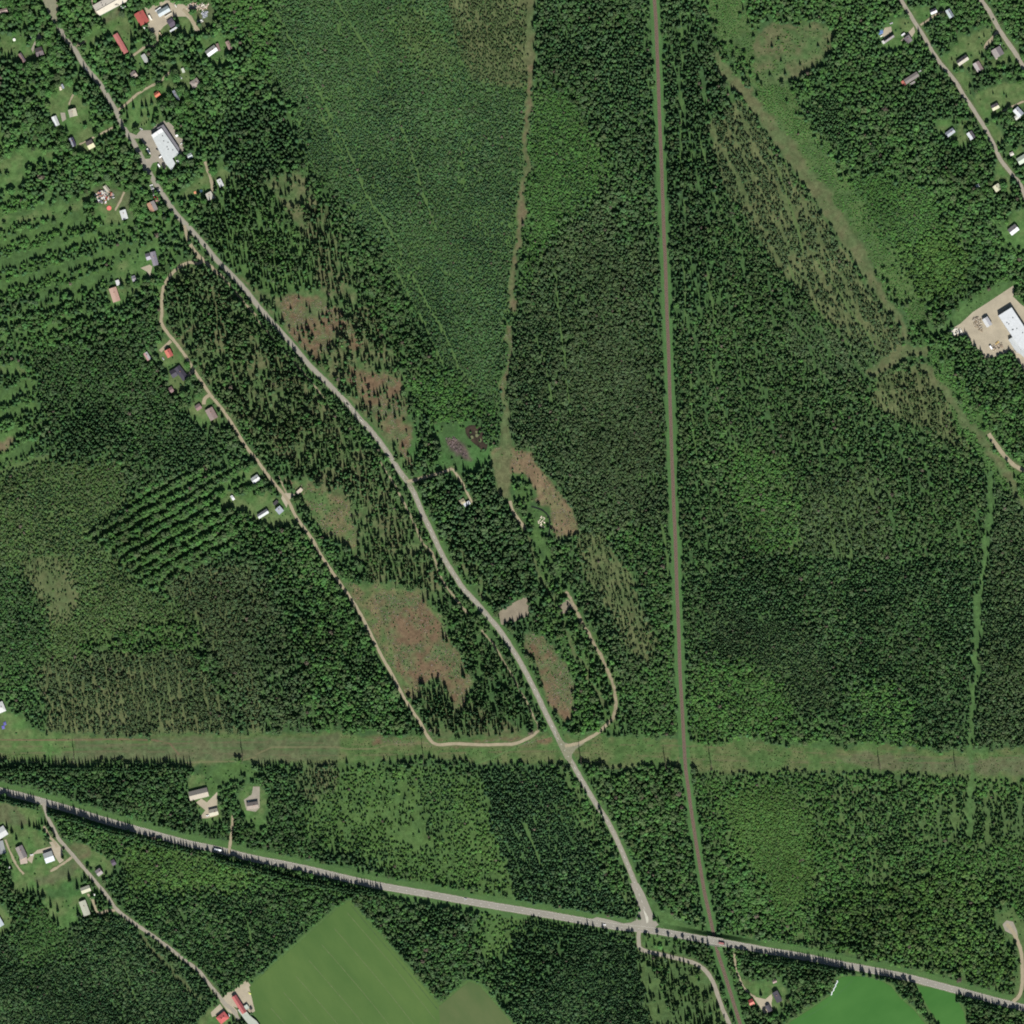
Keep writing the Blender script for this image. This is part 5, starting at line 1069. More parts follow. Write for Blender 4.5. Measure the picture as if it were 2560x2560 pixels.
bld(z([(482, 1205), (655, 1175), (665, 1330)]), 'pale pink patio roof joined to the brown-grey farmhouse', 'pale pink patio', 'patio', 'patio_shelter', roof='shed', rgb=(.45, .37, .31), kind='felt', h=2.6, rise=.5, wall='white', chim=0, wins=1)
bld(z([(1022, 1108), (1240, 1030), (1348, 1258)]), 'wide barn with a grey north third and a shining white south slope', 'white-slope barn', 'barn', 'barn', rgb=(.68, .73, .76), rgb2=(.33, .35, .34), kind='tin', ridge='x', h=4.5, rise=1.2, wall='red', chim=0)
bld(T(0, 3)([(-50, 480), (30, 430), (60, 500)]), 'whitish cluttered roof cut by the left edge north of the garden rows', 'whitish edge barn', 'barn', 'barn', rgb=(.55, .57, .55), h=3.4, wall='grey', chim=0)
bld(T(0, 3)([(-40, 560), (20, 545), (50, 640)]), 'grey striped greenhouse roof at the left edge beside garden beds', 'grey striped greenhouse', 'greenhouse', 'greenhouse', rgb=(.33, .35, .34), rgb2=(.25, .26, .27), ridge='y', h=2.6, wall='white', chim=0, wins=2)
bld(T(0, 3)([(-60, 1140), (-12, 1112), (38, 1178)]), 'bluish white tin roof on the left edge by the young wood', 'bluish white barn', 'barn', 'barn', rgb=(.58, .64, .68), h=4, wall='grey', chim=0, ridge='y')
z = Z(160, 2120, 5.46)
bld(z([(218, 548), (342, 502), (376, 580)]), 'pale olive wide roof north of the caravan by the lower-left road', 'pale olive workshop', 'workshop', 'workshop', rgb=(.52, .52, .37), rgb2=(.34, .35, .27), kind='tin', ridge='x', h=4, rise=1.2, wall='yellow', chim=0)
bld(z([(200, 738), (290, 705), (368, 900)]), 'long pale olive roof on the lawn south of the workshop', 'long pale olive house', rgb=(.46, .47, .37), kind='tin', ridge='y', h=4, rise=1.2, wall='yellow')
bld(z([(422, 315), (487, 268), (540, 340)]), 'grey roofed cottage with a red gable east of the lower-left road', 'red-gabled cottage', 'cottage', 'cottage', rgb=(.36, .33, .32), rgb2=(.28, .25, .25), kind='tile', h=5, rise=2, wall='red')
bld(z([(628, 178), (678, 150), (722, 215)]), 'dark plum roofed outbuilding behind the red-gabled cottage', 'plum-roofed outbuilding', 'outbuilding', 'outbuilding', rgb=(.12, .10, .13), kind='tile', h=3, wall='brown', chim=0, wins=1)
z = Z(450, 1940, 5.2)
bld(z([(108, 205), (352, 145), (378, 262)]), 'wide beige barn with a shaded grey north slope above the highway', 'wide beige barn', 'barn', 'barn', rgb=(.42, .37, .29), rgb2=(.22, .205, .18), kind='tin', ridge='x', h=4, rise=2, wall='grey', chim=0)  # shade of the north slope set as a darker tin colour
bld(z([(372, 440), (488, 412), (502, 500)]), 'smaller pale beige house between the wide barn and the highway', 'small beige house', rgb=(.50, .48, .36), rgb2=(.33, .31, .25), kind='tin', ridge='x', h=3.6, rise=1.4, wall='yellow')
bld(z([(866, 348), (1012, 325), (1022, 415)]), 'taupe roofed house on the pale turning yard above the highway', 'taupe-roofed house', rgb=(.36, .305, .255), rgb2=(.19, .165, .15), kind='tile', ridge='x', h=3.8, rise=1.6, wall='brown')
z = Z(510, 2440, 6.0667)
bld(z([(420, 322), (486, 280), (650, 535)]), 'long crimson roofed cowshed beside the hay field corner', 'crimson cowshed', 'cowshed', 'cowshed', rgb=(.34, .095, .095), rgb2=(.48, .15, .14), kind='tin', ridge='y', h=4.5, rise=1.6, wall='red', chim=0, wins=5)
poly_bld(z([(512, 512), (548, 488), (600, 560), (648, 535), (690, 590), (800, 680), (860, 760), (720, 780), (620, 660)]), 'pale green-grey flat roofs running south from the crimson cowshed', 'pale green cowshed annex', 'annex', 'annex', (.42, .45, .38), h=4, wall='grey', vents=3)
bld(z([(598, 462), (650, 425), (692, 480)]), 'square mint-grey lean-to on the east flank of the crimson cowshed', 'mint-grey lean-to', 'shed', 'shed', roof='flat', rgb=(.46, .50, .43), kind='felt', h=3.4, wall='grey', chim=0, wins=1)
bld(z([(180, 632), (305, 532), (388, 628)]), 'square scarlet hip roof at the bottom edge west of the cowshed', 'scarlet hip house', roof='hip', rgb=(.52, .12, .115), kind='tile', h=5, rise=2.2, wall='white', chim=2)
z = Z(1820, 2400, 6.825)
bld(z([(335, 692), (415, 652), (455, 748)]), 'coral red roofed garage between the railway and the turning yard', 'coral red garage', 'garage', 'garage', rgb=(.60, .20, .155), rgb2=(.40, .09, .08), kind='tin', h=4, rise=2, wall='red', chim=0)
bld(z([(758, 555), (850, 508), (916, 690)]), 'charcoal roofed house east of the turning yard', 'charcoal house', rgb=(.10, .095, .11), rgb2=(.065, .06, .075), kind='tile', ridge='y', h=5, rise=2, wall='white')
bld(z([(640, 782), (708, 745), (745, 862)]), 'dark slate roofed shed on the south side of the turning yard', 'dark slate shed', 'shed', 'shed', rgb=(.09, .085, .10), kind='tile', ridge='y', h=3.4, wall='brown', chim=0, wins=1)
bld(z([(748, 350), (815, 320), (835, 375)]), 'small lilac-pink roofed sauna at the end of the pale footpath', 'lilac-pink sauna', 'sauna', 'sauna_cabin', rgb=(.36, .27, .26), kind='tile', h=2.8, wall='brown', wins=1)
bld(T(0, 2)([(-40, 1450), (20, 1425), (48, 1500)]), 'whitish hip roof at the left edge above the power line clearing', 'whitish left-edge house', roof='hip', rgb=(.62, .63, .61), kind='tin', h=4, wall='white')
bld(Z(1100, 1040, 3.64)([(165, 772), (210, 750), (245, 795)]), 'khaki roofed forest cabin beside the short sand track', 'khaki forest cabin', 'cabin', 'cabin', rgb=(.40, .37, .24), kind='felt', h=2.8, wall='brown', wins=1)
bld(Z(1100, 1040, 3.64)([(210, 800), (262, 770), (282, 798)]), 'silver-striped tin shelter just east of the khaki forest cabin', 'silver-striped shelter', 'shelter', 'lean_to_shelter', roof='shed', rgb=(.52, .54, .56), h=2.4, wall='grey', chim=0, wins=0, door=False)
# ------------------------------------------------------------------ tree shapes (unit crown: radius 1, height 1)
def blob(V, F, c, r, rr, sub=1, sq=.8):
    bm = bmesh.new(); bmesh.ops.create_icosphere(bm, subdivisions=sub, radius=1)
    b = len(V)
    for v in bm.verts:
        k = rr.uniform(.68, 1.28)
        V.append((c[0] + v.co.x * r * k, c[1] + v.co.y * r * k, c[2] + v.co.z * r * k * sq))
    for f in bm.faces: F.append(tuple(b + v.index for v in f.verts))
    bm.free()
def spruce_mesh(seed, tiers=6, n=9, twigs=0):
    rr = random.Random(seed); V, F = [], []
    for k in range(tiers):
        z = .10 + .80 * k / (tiers - .35)
        R_ = (1 - (k / tiers) ** 1.15) * rr.uniform(.9, 1.08) + .05
        top = min(1.0, z + .34 * (1 - .25 * k / tiers))
        if k == tiers - 1: top = 1.0
        b = len(V); V.append((rr.uniform(-.02, .02), rr.uniform(-.02, .02), top))
        ph = rr.uniform(0, 6.28)
        for i in range(2 * n):
            a = ph + math.pi * i / n
            q = R_ * (rr.uniform(.86, 1.14) if i % 2 == 0 else rr.uniform(.58, .78))
            V.append((q * math.cos(a), q * math.sin(a), z + (0 if i % 2 == 0 else .05) + rr.uniform(-.02, .02)))
        for i in range(2 * n):
            F.append((b, b + 1 + i, b + 1 + (i + 1) % (2 * n)))
    for _ in range(twigs):
        z = rr.uniform(.12, .92); a = rr.uniform(0, 6.28); R_ = (1 - z) * rr.uniform(.6, 1.12) + .03
        x, y = R_ * math.cos(a), R_ * math.sin(a); s = .13 * (1.1 - z * .6); b = len(V)
        tx, ty = -math.sin(a) * s, math.cos(a) * s
        V += [(x * .72 + tx, y * .72 + ty, z + .045), (x * .72 - tx, y * .72 - ty, z + .045), (x * 1.12, y * 1.12, z - .02)]
        F.append((b, b + 1, b + 2))
    return V, F
def leafy_mesh(seed, nb=7, leaves=0, flat=False):
    rr = random.Random(seed); V, F = [], []
    blob(V, F, (0, 0, .60 if flat else .52), .62, rr, 1, .5 if flat else .6)
    for i in range(nb):
        a = 2.4 * i + rr.uniform(-.4, .4); R_ = .55 * math.sqrt((i + .6) / nb) + .12
        z = (.84 - .26 * R_ if flat else .80 - .55 * R_ ** 1.4) + rr.uniform(-.05, .06)
        blob(V, F, (R_ * math.cos(a), R_ * math.sin(a), z), rr.uniform(.30, .44), rr, 1, .30 if flat else .36)
    for _ in range(leaves):
        a = rr.uniform(0, 6.28); u = rr.uniform(-.2, 1); R_ = math.sqrt(max(0, 1 - u * u)) * rr.uniform(.8, 1.12)
        x, y, z = R_ * math.cos(a) * .95, R_ * math.sin(a) * .95, .5 + .46 * u * rr.uniform(.85, 1.1)
        s = rr.uniform(.07, .13); b = len(V)
        V += [(x + rr.uniform(-s, s), y + rr.uniform(-s, s), z + rr.uniform(-s, s) * .5) for _q in range(3)]
        F.append((b, b + 1, b + 2))
    return V, F
def mkmesh(name, vf, mat):
    me = bpy.data.meshes.new(name); me.from_pydata(vf[0], [], vf[1]); me.materials.append(mat); me.update(); return me
PROTO = {
 'spruce': [mkmesh('spruce_shape', spruce_mesh(i, 5, 7), FOL_I) for i in range(5)],
 'pine': [mkmesh('pine_shape', leafy_mesh(20 + i, 6, 0, True), FOL_I) for i in range(5)],
 'birch': [mkmesh('birch_shape', leafy_mesh(40 + i, 7, 0), FOL_I) for i in range(5)],
 'bush': [mkmesh('bush_shape', leafy_mesh(60 + i, 3, 0), FOL_I) for i in range(4)],
}
# ------------------------------------------------------------------ plant the regions
openb = open_ | bmask
P_x, P_y, P_s, P_h, P_r, P_c, P_k = [], [], [], [], [], [], []
KEEP = np.array([g[7] for g in REG])
tmod = fbm(110, 44, 3)
hmod, sel = fbm(70, 41, 3), fbm(45, 42, 3)
nP = fbm(120, 43, 3)
for k, g in enumerate(REG):
    poly, sp, h, r, mix, tint, gr, keep, rows = g
    xs_ = [p[0] for p in poly]; ys_ = [p[1] for p in poly]
    x0, x1, y0, y1 = max(min(xs_) - 12, -70), min(max(xs_) + 12, 2630), max(min(ys_) - 12, -70), min(max(ys_) + 12, 2630)
    if x1 <= x0 or y1 <= y0: continue
    X = np.arange(float(x0), x1, sp); Y = np.arange(float(y0), y1, sp * .87)
    XX_, YY_ = np.meshgrid(X, Y); XX_[1::2] += sp / 2
    XX_ = (XX_ + rng.uniform(-.36, .36, XX_.shape) * sp).ravel(); YY_ = (YY_ + rng.uniform(-.36, .36, YY_.shape) * sp).ravel()
    i, j = ij(XX_, YY_)
    fz = 15 if keep > .3 and not rows else 4
    i2, j2 = ij(XX_ + rng.normal(0, fz, len(XX_)), YY_ + rng.normal(0, fz, len(YY_)))
    ok = (rid[j2, i2] == k) & ~openb[j, i] & ((KEEP[rid[j, i]] > .3) | (rid[j, i] == k))
    kn = keep if keep > .95 else np.clip(keep + (sel[j, i] - .5) * 1.6 * min(keep * 1.4, 1 - keep + .25), 0, 1)
    ok &= rng.random(len(XX_)) < kn
    gapn = nB[j, i] * .5 + nD[j, i] * .5
    ok &= gapn > (.17 if keep > .9 else .22)
    if rows:
        a_, per, share = math.radians(rows[0]), rows[1], rows[2]
        u = XX_ * math.sin(a_) + YY_ * math.cos(a_) + (nB[j, i] - .5) * per * .3
        ok &= ((u / per) % 1) > share
    XX_, YY_, i, j = XX_[ok], YY_[ok], i[ok], j[ok]
    n = len(XX_)
    mx = np.array(mix, float) / sum(mix)
    # species clump together a little
    pr = mx[None, :] * np.stack([np.exp(2.2 * (nP[j, i] - .5)), np.exp(-1.2 * (nP[j, i] - .5)), np.exp(-2.2 * (nP[j, i] - .5)), np.ones(n)], 1)
    pr /= pr.sum(1, keepdims=True)
    s = (rng.random(n)[:, None] > np.cumsum(pr, 1)).sum(1).clip(0, 3)
    hh = h * (1.0 if h < 4 else .95) * (1.25 if .3 < keep < .86 and h > 10 else 1) * rng.uniform(.78, 1.2, n) * (.78 + .44 * hmod[j, i])
    rr_ = r * 1.12 * np.clip(rng.lognormal(0, .24, n), .6, 1.75) * (.88 + .24 * hmod[j, i])
    hh = np.where(s == 0, hh * 1.08, np.where(s == 2, hh * .92, hh)); rr_ = np.where(s == 0, rr_ * .92, np.where(s == 2, rr_ * 1.1, rr_))
    if h > 4:
        hh = np.where(s == 3, rng.uniform(1.2, 2.6, n), hh); rr_ = np.where(s == 3, rng.uniform(.9, 1.5, n), rr_)
    c = np.array(TINT[tint])[s] * (.84 + .32 * tmod[j, i])[:, None] * rng.uniform(.78, 1.25, n)[:, None] * (1 + rng.uniform(-.09, .09, (n, 3)))
    dead = (rng.random(n) < .005) & (h > 4)
    c[dead] = np.array((.115, .10, .075)) * rng.uniform(.7, 1.2, (int(dead.sum()), 1))
    P_x.append(XX_); P_y.append(YY_); P_s.append(s); P_h.append(hh); P_r.append(rr_); P_c.append(c); P_k.append(np.full(n, k))
P_x, P_y, P_s, P_h, P_r, P_k = map(np.concatenate, (P_x, P_y, P_s, P_h, P_r, P_k)); P_c = np.concatenate(P_c)


# ------------------------------------------------------------------ single trees
def kindmesh(kind):
    if kind == 'spruce_tree': return [mkmesh('crown', spruce_mesh(100 + i, 9, 11, 120), FOL_T) for i in range(5)]
    if kind == 'pine_tree': return [mkmesh('crown', leafy_mesh(120 + i, 11, 160, True), FOL_T) for i in range(4)]
    if kind == 'birch_tree': return [mkmesh('crown', leafy_mesh(140 + i, 13, 260), FOL_T) for i in range(4)]
    return [mkmesh('crown', leafy_mesh(160 + i, 6, 90), FOL_T) for i in range(4)]
TM = {k: kindmesh(k) for k in ('spruce_tree', 'pine_tree', 'birch_tree', 'shrub')}
def trunk_mesh(mat):
    mb = MB(); mb.cyl(0, 0, -.02, .35, .06, .045, 7); mb.cyl(0, 0, .35, .85, .045, .015, 7)
    for k in range(5):
        a = k * 2.4; z = .38 + .08 * k
        mb.add([(0, 0, z), (.02, .02, z + .01), (.5 * math.cos(a), .5 * math.sin(a), z + .14)], [(0, 1, 2)])
    me = bpy.data.meshes.new('trunk'); me.from_pydata(mb.v, [], mb.f); me.materials.append(mat); me.update(); return me
TRK, TRKB = trunk_mesh(BARK), trunk_mesh(BIRCHBARK)
used_labels = set()
def add_tree(kind, x, y, h, r, tint, label, group):
    X, Y = W(x, y)
    t_ = empty(kind, (X, Y, 0), random.uniform(0, 6.28), label=label, cat={'spruce_tree': 'spruce', 'pine_tree': 'pine', 'birch_tree': 'birch', 'shrub': 'shrub'}[kind], group=group)
    c = bpy.data.objects.new('crown', random.choice(TM[kind])); col.objects.link(c); c.parent = t_
    c.scale = (r, r, h); c.color = (*tint, 1)
    k = bpy.data.objects.new('trunk', TRKB if kind == 'birch_tree' else TRK); col.objects.link(k); k.parent = t_
    k.scale = (r * 1.6 if kind != 'spruce_tree' else r, r * 1.6 if kind != 'spruce_tree' else r, h)
    i, j = ij([x], [y])
    if Hh[j[0], i[0]] > .05: t_.location.z = float(Hh[j[0], i[0]]) - .1
    return t_
def ordn(n):
    a = 'zeroth first second third fourth fifth sixth seventh eighth ninth tenth eleventh twelfth thirteenth fourteenth fifteenth sixteenth seventeenth eighteenth nineteenth'.split()
    if n < 20: return a[n]
    t_, o_ = divmod(n, 10)
    tens = ['', '', 'twent', 'thirt', 'fort', 'fift', 'sixt', 'sevent', 'eight', 'ninet'][t_]
    return tens + 'ieth' if o_ == 0 else tens + 'y-' + a[o_]
used = 0
taken = np.zeros(len(P_x), bool)
def clear_near(x, y, d=5):
    global taken
    taken |= (np.abs(P_x - x) < d) & (np.abs(P_y - y) < d)
SPC = (.046, .098, .042)
ROWS = [  # polyline of tree bases, spacing px, height, radius, words for the label
 (T(0, 3)([(0, 222), (130, 262), (270, 285)]), 6.4, 18, 2.7, 'spruce from the left edge on the highway south verge'),
 (T(0, 3)([(365, 335), (520, 365), (690, 425), (860, 470), (1020, 505)]), 6.0, 19, 2.9, 'spruce from the west in the dense row east of the side-road mouth'),
 (T(0, 3)([(1065, 530), (1250, 575), (1400, 610), (1530, 645)]), 8, 13, 2.2, 'spruce from the west in the lower row before the white bus'),
 (T(0, 3)([(1620, 668), (1720, 705), (1932, 750)]) + T(1, 3)([(30, 765), (250, 825), (480, 875), (700, 912), (965, 945)]), 6.6, 18, 2.8, 'spruce from the white bus along the highway south verge'),
 (T(2, 3)([(110, 1195), (160, 1170), (215, 1185), (400, 1215), (560, 1235), (700, 1258)]), 7, 12, 2.4, 'spruce from the west in the row west of the road junction'),
 (T(2, 3)([(1705, 1408), (1800, 1425), (1932, 1445)]) + T(3, 3)([(60, 1450), (250, 1470), (420, 1500), (600, 1535)]), 6.4, 18, 3, 'spruce from the bridge in the row along the highway south verge'),
 (T(3, 3)([(1430, 1740), (1550, 1765), (1680, 1795), (1765, 1828)]), 6, 13, 2.6, 'spruce from the west in the short row by the clover field'),
 (T(0, 2)([(-10, 1935), (150, 1935)]) , 7, 18, 2.4, 'spruce from the left edge facing the power line clearing'),
 (T(0, 2)([(180, 1935), (420, 1930), (700, 1935), (1000, 1932), (1200, 1925), (1450, 1935)]), 8.2, 18, 2.5, 'spruce from the west in the long row facing the clearing'),
 (T(1, 2)([(30, 1935), (110, 1930), (190, 1940)]), 7, 14, 2.3, 'spruce from the west in the clump south of the clearing'),
 (T(0, 0)([(440, 300), (480, 345), (520, 400), (560, 440)]), 8, 18, 3.2, 'spruce from the north in the row west of the main road top'),
 (T(0, 0)([(645, 560), (700, 640), (745, 700), (790, 780), (850, 850)]), 8, 17, 3.1, 'spruce from the north in the row along the village main road'),
 (T(0, 0)([(985, 1110), (1010, 1160), (1045, 1220)]), 8, 12, 2.3, 'spruce from the north opposite the warehouse car park'),
 (T(0, 0)([(1250, 1340), (1330, 1310), (1400, 1285), (1500, 1265)]), 8.5, 16, 2.9, 'spruce from the west in the dark belt south of the warehouse'),
 (T(1, 1)([(25, 455), (110, 520), (160, 575), (195, 610)]), 9, 12, 2.2, 'spruce from the north beside the open bend of the main road'),
 (T(1, 1)([(560, 1045), (610, 1090), (690, 1180), (760, 1260)]), 10, 13, 2.1, 'spruce from the north opposite the dark car on the road'),
]
LONE = [(Z(300, 120), 14, 2.5, [(540, 1425), (640, 1425), (530, 1645), (690, 1645), (185, 1700), (330, 1450), (165, 1500), (770, 1345), (840, 1640)], 'on the spruce lawn'),
 (Z(300, 120), 5, 1.0, [(525, 1880), (590, 1850), (640, 1815), (695, 1760)], 'in the little slanting file on the spruce lawn'),
 (T(3, 0), 9, 2.3, [(310, 115), (318, 210), (235, 190), (78, 300), (30, 355), (378, 350), (98, 465), (243, 490), (130, 560), (15, 570), (455, 330)], 'alone in the reddish northern clearing'),
 (T(1, 2), 19, 2.4, [(1560, 1240), (1572, 1250), (1193, 1420), (1232, 1410), (1245, 1405), (1318, 1420), (1345, 1400), (1360, 1410), (1385, 1390), (1303, 1500), (1340, 1520), (1425, 1520), (1520, 1600), (1540, 1620), (1490, 1660), (1570, 1480), (1585, 1490), (1620, 1500), (1650, 1510), (1700, 1470), (1415, 960), (1440, 980), (1520, 950), (1555, 930), (1265, 680), (1300, 660), (1400, 730), (1720, 1440)], 'on the edge of the brown clear-cut'),
 (T(1, 1), 16, 2.1, [(360, 610), (380, 560), (300, 250), (410, 430), (480, 480), (700, 470), (770, 590), (690, 640), (915, 600), (590, 690), (660, 600), (845, 730), (910, 760), (545, 690), (480, 800), (660, 1010), (755, 1020), (940, 1040), (1070, 1090), (935, 1140), (855, 1060), (1050, 1220), (930, 1260), (150, 420), (75, 360), (190, 340), (215, 300)], 'in the thinned strip east of the main road'),
 (Z(2360, 60), 7, 1.3, [(860, 725), (1290, 1080), (190, 870), (970, 310), (1160, 120), (1450, 1120), (1550, 1130), (1660, 1100), (1820, 1150), (1180, 1230), (640, 1690), (1185, 1690), (1450, 1700), (1510, 1770)], 'among the eastern village gardens'),
 (Z(2340, 240), 9, 1.6, [(1480, 700), (1580, 690), (1690, 640), (1790, 690), (1870, 720), (640, 690), (440, 560)], 'near the eastern village drive'),
 (Z(0, 2020), 13, 2.4, [(175, 510), (540, 490), (720, 440), (830, 480), (900, 500), (960, 520), (290, 600), (400, 760), (1520, 1200), (1690, 1770), (920, 1930), (1310, 700)], 'on the lower-left farm lawn'),
 (T(0, 3), 16, 2.5, [(290, 960), (305, 1020), (235, 960), (385, 1050), (437, 1080), (410, 1160), (440, 1190), (590, 1110), (585, 910), (525, 850), (470, 670), (750, 1020), (760, 1130), (790, 1120), (830, 1090)], 'around the lower-left homesteads'),
 (T(2, 3), 18, 3.2, [(1350, 1330), (1415, 1345), (1480, 1345), (1630, 1380)], 'just south of the highway near the bridge'),
 (T(2, 3), 17, 2.1, [(1090, 1480), (1205, 1470), (1300, 1490), (1410, 1600), (1360, 1560), (1160, 1560), (1300, 1640), (1145, 1420), (1210, 1600)], 'beside the curving southern gravel road'),
 (T(2, 3), 12, 2.4, [(555, 190), (525, 150), (660, 310), (690, 400), (675, 350)], 'at the main road kink in the southern wood'),
 (T(3, 3), 15, 3.1, [(645, 1555), (720, 1560), (770, 1572), (822, 1585), (855, 1590), (900, 1605), (945, 1612)], 'spaced out along the highway above the bright field'),
 (T(3, 3), 11, 2.3, [(1000, 1680), (1040, 1695), (1112, 1710), (1085, 1760), (1120, 1790), (1180, 1850), (1838, 1880), (1880, 1890)], 'in the hedge between the two bright fields'),
 (T(0, 0), 20, 4, [(1130, 370), (1060, 230), (1220, 400), (1295, 400), (1400, 390), (1480, 320), (1610, 270), (1340, 190), (940, 480), (1385, 770), (1000, 330), (1375, 1750), (1430, 1830), (1400, 1900), (1270, 1650), (1240, 1640), (1110, 1390), (1200, 1330), (870, 980), (930, 1000)], 'in the village centre'),
 (Z(1820, 2400, 6.825), 12, 2.4, [(560, 600), (990, 800), (840, 920), (70, 940)], 'by the turning yard near the railway'),
 (T(1, 1), 15, 2.6, [(1510, 1620), (1570, 1620), (1590, 1650), (1470, 1680), (1440, 1670), (1250, 1330), (1300, 1400), (1340, 1480)], 'around the small sand road at the centre'),
 (T(2, 2), 13, 2.3, [(430, 810), (455, 820), (480, 830), (570, 815), (10, 850), (45, 850), (90, 840), (425, 1650), (445, 1660), (470, 1640), (490, 1630), (750, 1590)], 'beside the sandy pull-outs'),
 (T(0, 1), 9, 1.8, [(1215, 640), (1400, 970), (1475, 960), (560, 30)], 'in the western lane gardens')]
C16 = ['east', 'east-north-east', 'north-east', 'north-north-east', 'north', 'north-north-west', 'north-west', 'west-north-west', 'west', 'west-south-west', 'south-west', 'south-south-west', 'south', 'south-south-east', 'south-east', 'east-south-east']
def direction(dx, dy):
    return C16[int(round(math.atan2(-dy, dx) / (math.pi / 8))) % 16]
def place_labels(items, kind):
    """items: (x, y) list -> one label each: rank of distance from the nearest building within a compass sector"""
    keyed = {}
    for n, (x, y) in enumerate(items):
        l = min(LAND, key=lambda l: (l[1] - x) ** 2 + (l[2] - y) ** 2)
        keyed.setdefault((l[0], direction(x - l[1], y - l[2])), []).append((math.hypot(l[1] - x, l[2] - y), n))
    out = [None] * len(items)
    for (nm, dr), L_l in keyed.items():
        for r_, (d, n) in enumerate(sorted(L_l)):
            out[n] = f"{kind} {dr} of the {nm}" if len(L_l) == 1 else (f"nearest {kind} {dr} of the {nm}" if r_ == 0 else f"{ordn(r_ + 1)} nearest {kind} {dr} of the {nm}")
    return out
for z, h, r, pts, wd in LONE:
    P = z(pts)
    order = sorted(range(len(P)), key=lambda i_: P[i_][0])
    for n, i_ in enumerate(order):
        x, y = P[i_]
        if not (-5 < x < 2565 and -5 < y < 2565): continue
        clear_near(x, y, 5)
        hh = h * random.uniform(.82, 1.15)
        lb = (f"{ordn(n + 1)} spruce from the left of those {wd}" if n else f"leftmost spruce of those {wd}")
        add_tree('spruce_tree', x, y, hh, r * random.uniform(.85, 1.15), tuple(c * random.uniform(.8, 1.2) for c in SPC), lb, 'dark spruces ' + wd)
        used += 1

extra = []
for pts, spc, h, r, wd in ROWS:
    L_r = resample(pts, spc)
    for n, (x, y) in enumerate(L_r):
        x += random.uniform(-1.6, 1.6); y += random.uniform(-1.8, 1.8)
        hh = h * random.uniform(.78, 1.16)
        clear_near(x, y, 3.6)
        extra.append((x + random.uniform(-2, 2), y + 6.5, h * random.uniform(.8, 1.1), r * random.uniform(.85, 1.15)))
        if used >= 300 or not (-4 < x < 2564):
            extra.append((x, y, hh, r * random.uniform(.82, 1.2))); continue
        add_tree('spruce_tree', x, y, hh, r * random.uniform(1.0, 1.4), tuple(c * random.uniform(.8, 1.2) for c in SPC), f"{ordn(n + 1)} {wd}", 'spruces in roadside and clearing-edge rows')
        used += 1
if extra:
    E = np.array(extra); n = len(E)
    P_x = np.r_[P_x, E[:, 0]]; P_y = np.r_[P_y, E[:, 1]]; P_h = np.r_[P_h, E[:, 2]]; P_r = np.r_[P_r, E[:, 3]]; P_s = np.r_[P_s, np.zeros(n, int)]; P_k = np.r_[P_k, np.zeros(n, int)]
    P_c = np.concatenate([P_c, np.array([SPC] * n) * rng.uniform(.8, 1.2, (n, 1))]); taken = np.r_[taken, np.zeros(n, bool)]
# broad-leaved trees and pines close to the houses
LX = np.array([l[1] for l in LAND]); LY = np.array([l[2] for l in LAND])
inside = (P_x > 0) & (P_x < 2560) & (P_y > 0) & (P_y < 2560) & ~taken
cand = np.where(inside & (P_s == 2) & (P_h > 7))[0]
dmin = np.array([np.hypot(LX - P_x[i_], LY - P_y[i_]).min() for i_ in cand])
o_ = cand[np.argsort(dmin - P_r[cand] * 6)][:230]
LBS = place_labels([(P_x[i_], P_y[i_]) for i_ in o_], 'round green birch')
for n_, i_ in enumerate(o_):
    taken[i_] = True
    add_tree('birch_tree', P_x[i_], P_y[i_], P_h[i_] * 1.02, P_r[i_] * 1.08, tuple(P_c[i_]), LBS[n_], 'birches around the houses')
cand = np.where(inside & (P_s == 1) & (P_h > 7))[0]
dmin = np.array([np.hypot(LX - P_x[i_], LY - P_y[i_]).min() for i_ in cand])
o_ = cand[np.argsort(dmin - P_r[cand] * 6)][:150]
LBS = place_labels([(P_x[i_], P_y[i_]) for i_ in o_], 'grey-green pine')
for n_, i_ in enumerate(o_):
    taken[i_] = True
    add_tree('pine_tree', P_x[i_], P_y[i_], P_h[i_], P_r[i_], tuple(P_c[i_]), LBS[n_], 'pines around the houses')
SHR = [(Z(300, 120), [(180, 1180), (250, 1150)]), (Z(350, 840), [(705, 770), (790, 720), (860, 690), (850, 1100), (790, 540), (1190, 790), (1780, 1660), (1850, 1760), (1900, 1820), (980, 1180)]), (Z(0, 2020), [(705, 740), (1070, 770), (1080, 890), (460, 1260), (600, 1370), (870, 1240), (980, 1190)]),
       (Z(2180, 20), [(800, 400), (877, 372), (695, 520), (655, 215), (1320, 210), (575, 560)]), (Z(2360, 60), [(1040, 105), (1150, 200), (910, 500), (660, 780), (1500, 620), (1445, 550)]), (Z(250, 600), [(920, 420), (500, 500), (690, 770), (850, 560), (800, 460), (280, 900)]),
       (Z(160, 2120, 5.46), [(60, 800), (130, 830), (580, 445), (575, 470), (270, 345)]), (T(3, 0), [(1660, 210), (1630, 265), (1700, 150)])]
SP = [q_ for z, pts in SHR for q_ in z(pts)]
SLB = place_labels(SP, 'dark garden shrub')
for (x, y), lb_ in zip(SP, SLB):
    if True:
        clear_near(x, y, 3)
        add_tree('shrub', x, y, random.uniform(2, 3.4), random.uniform(1.2, 1.9), (.05, .11, .045), lb_, 'shrubs on the lawns')

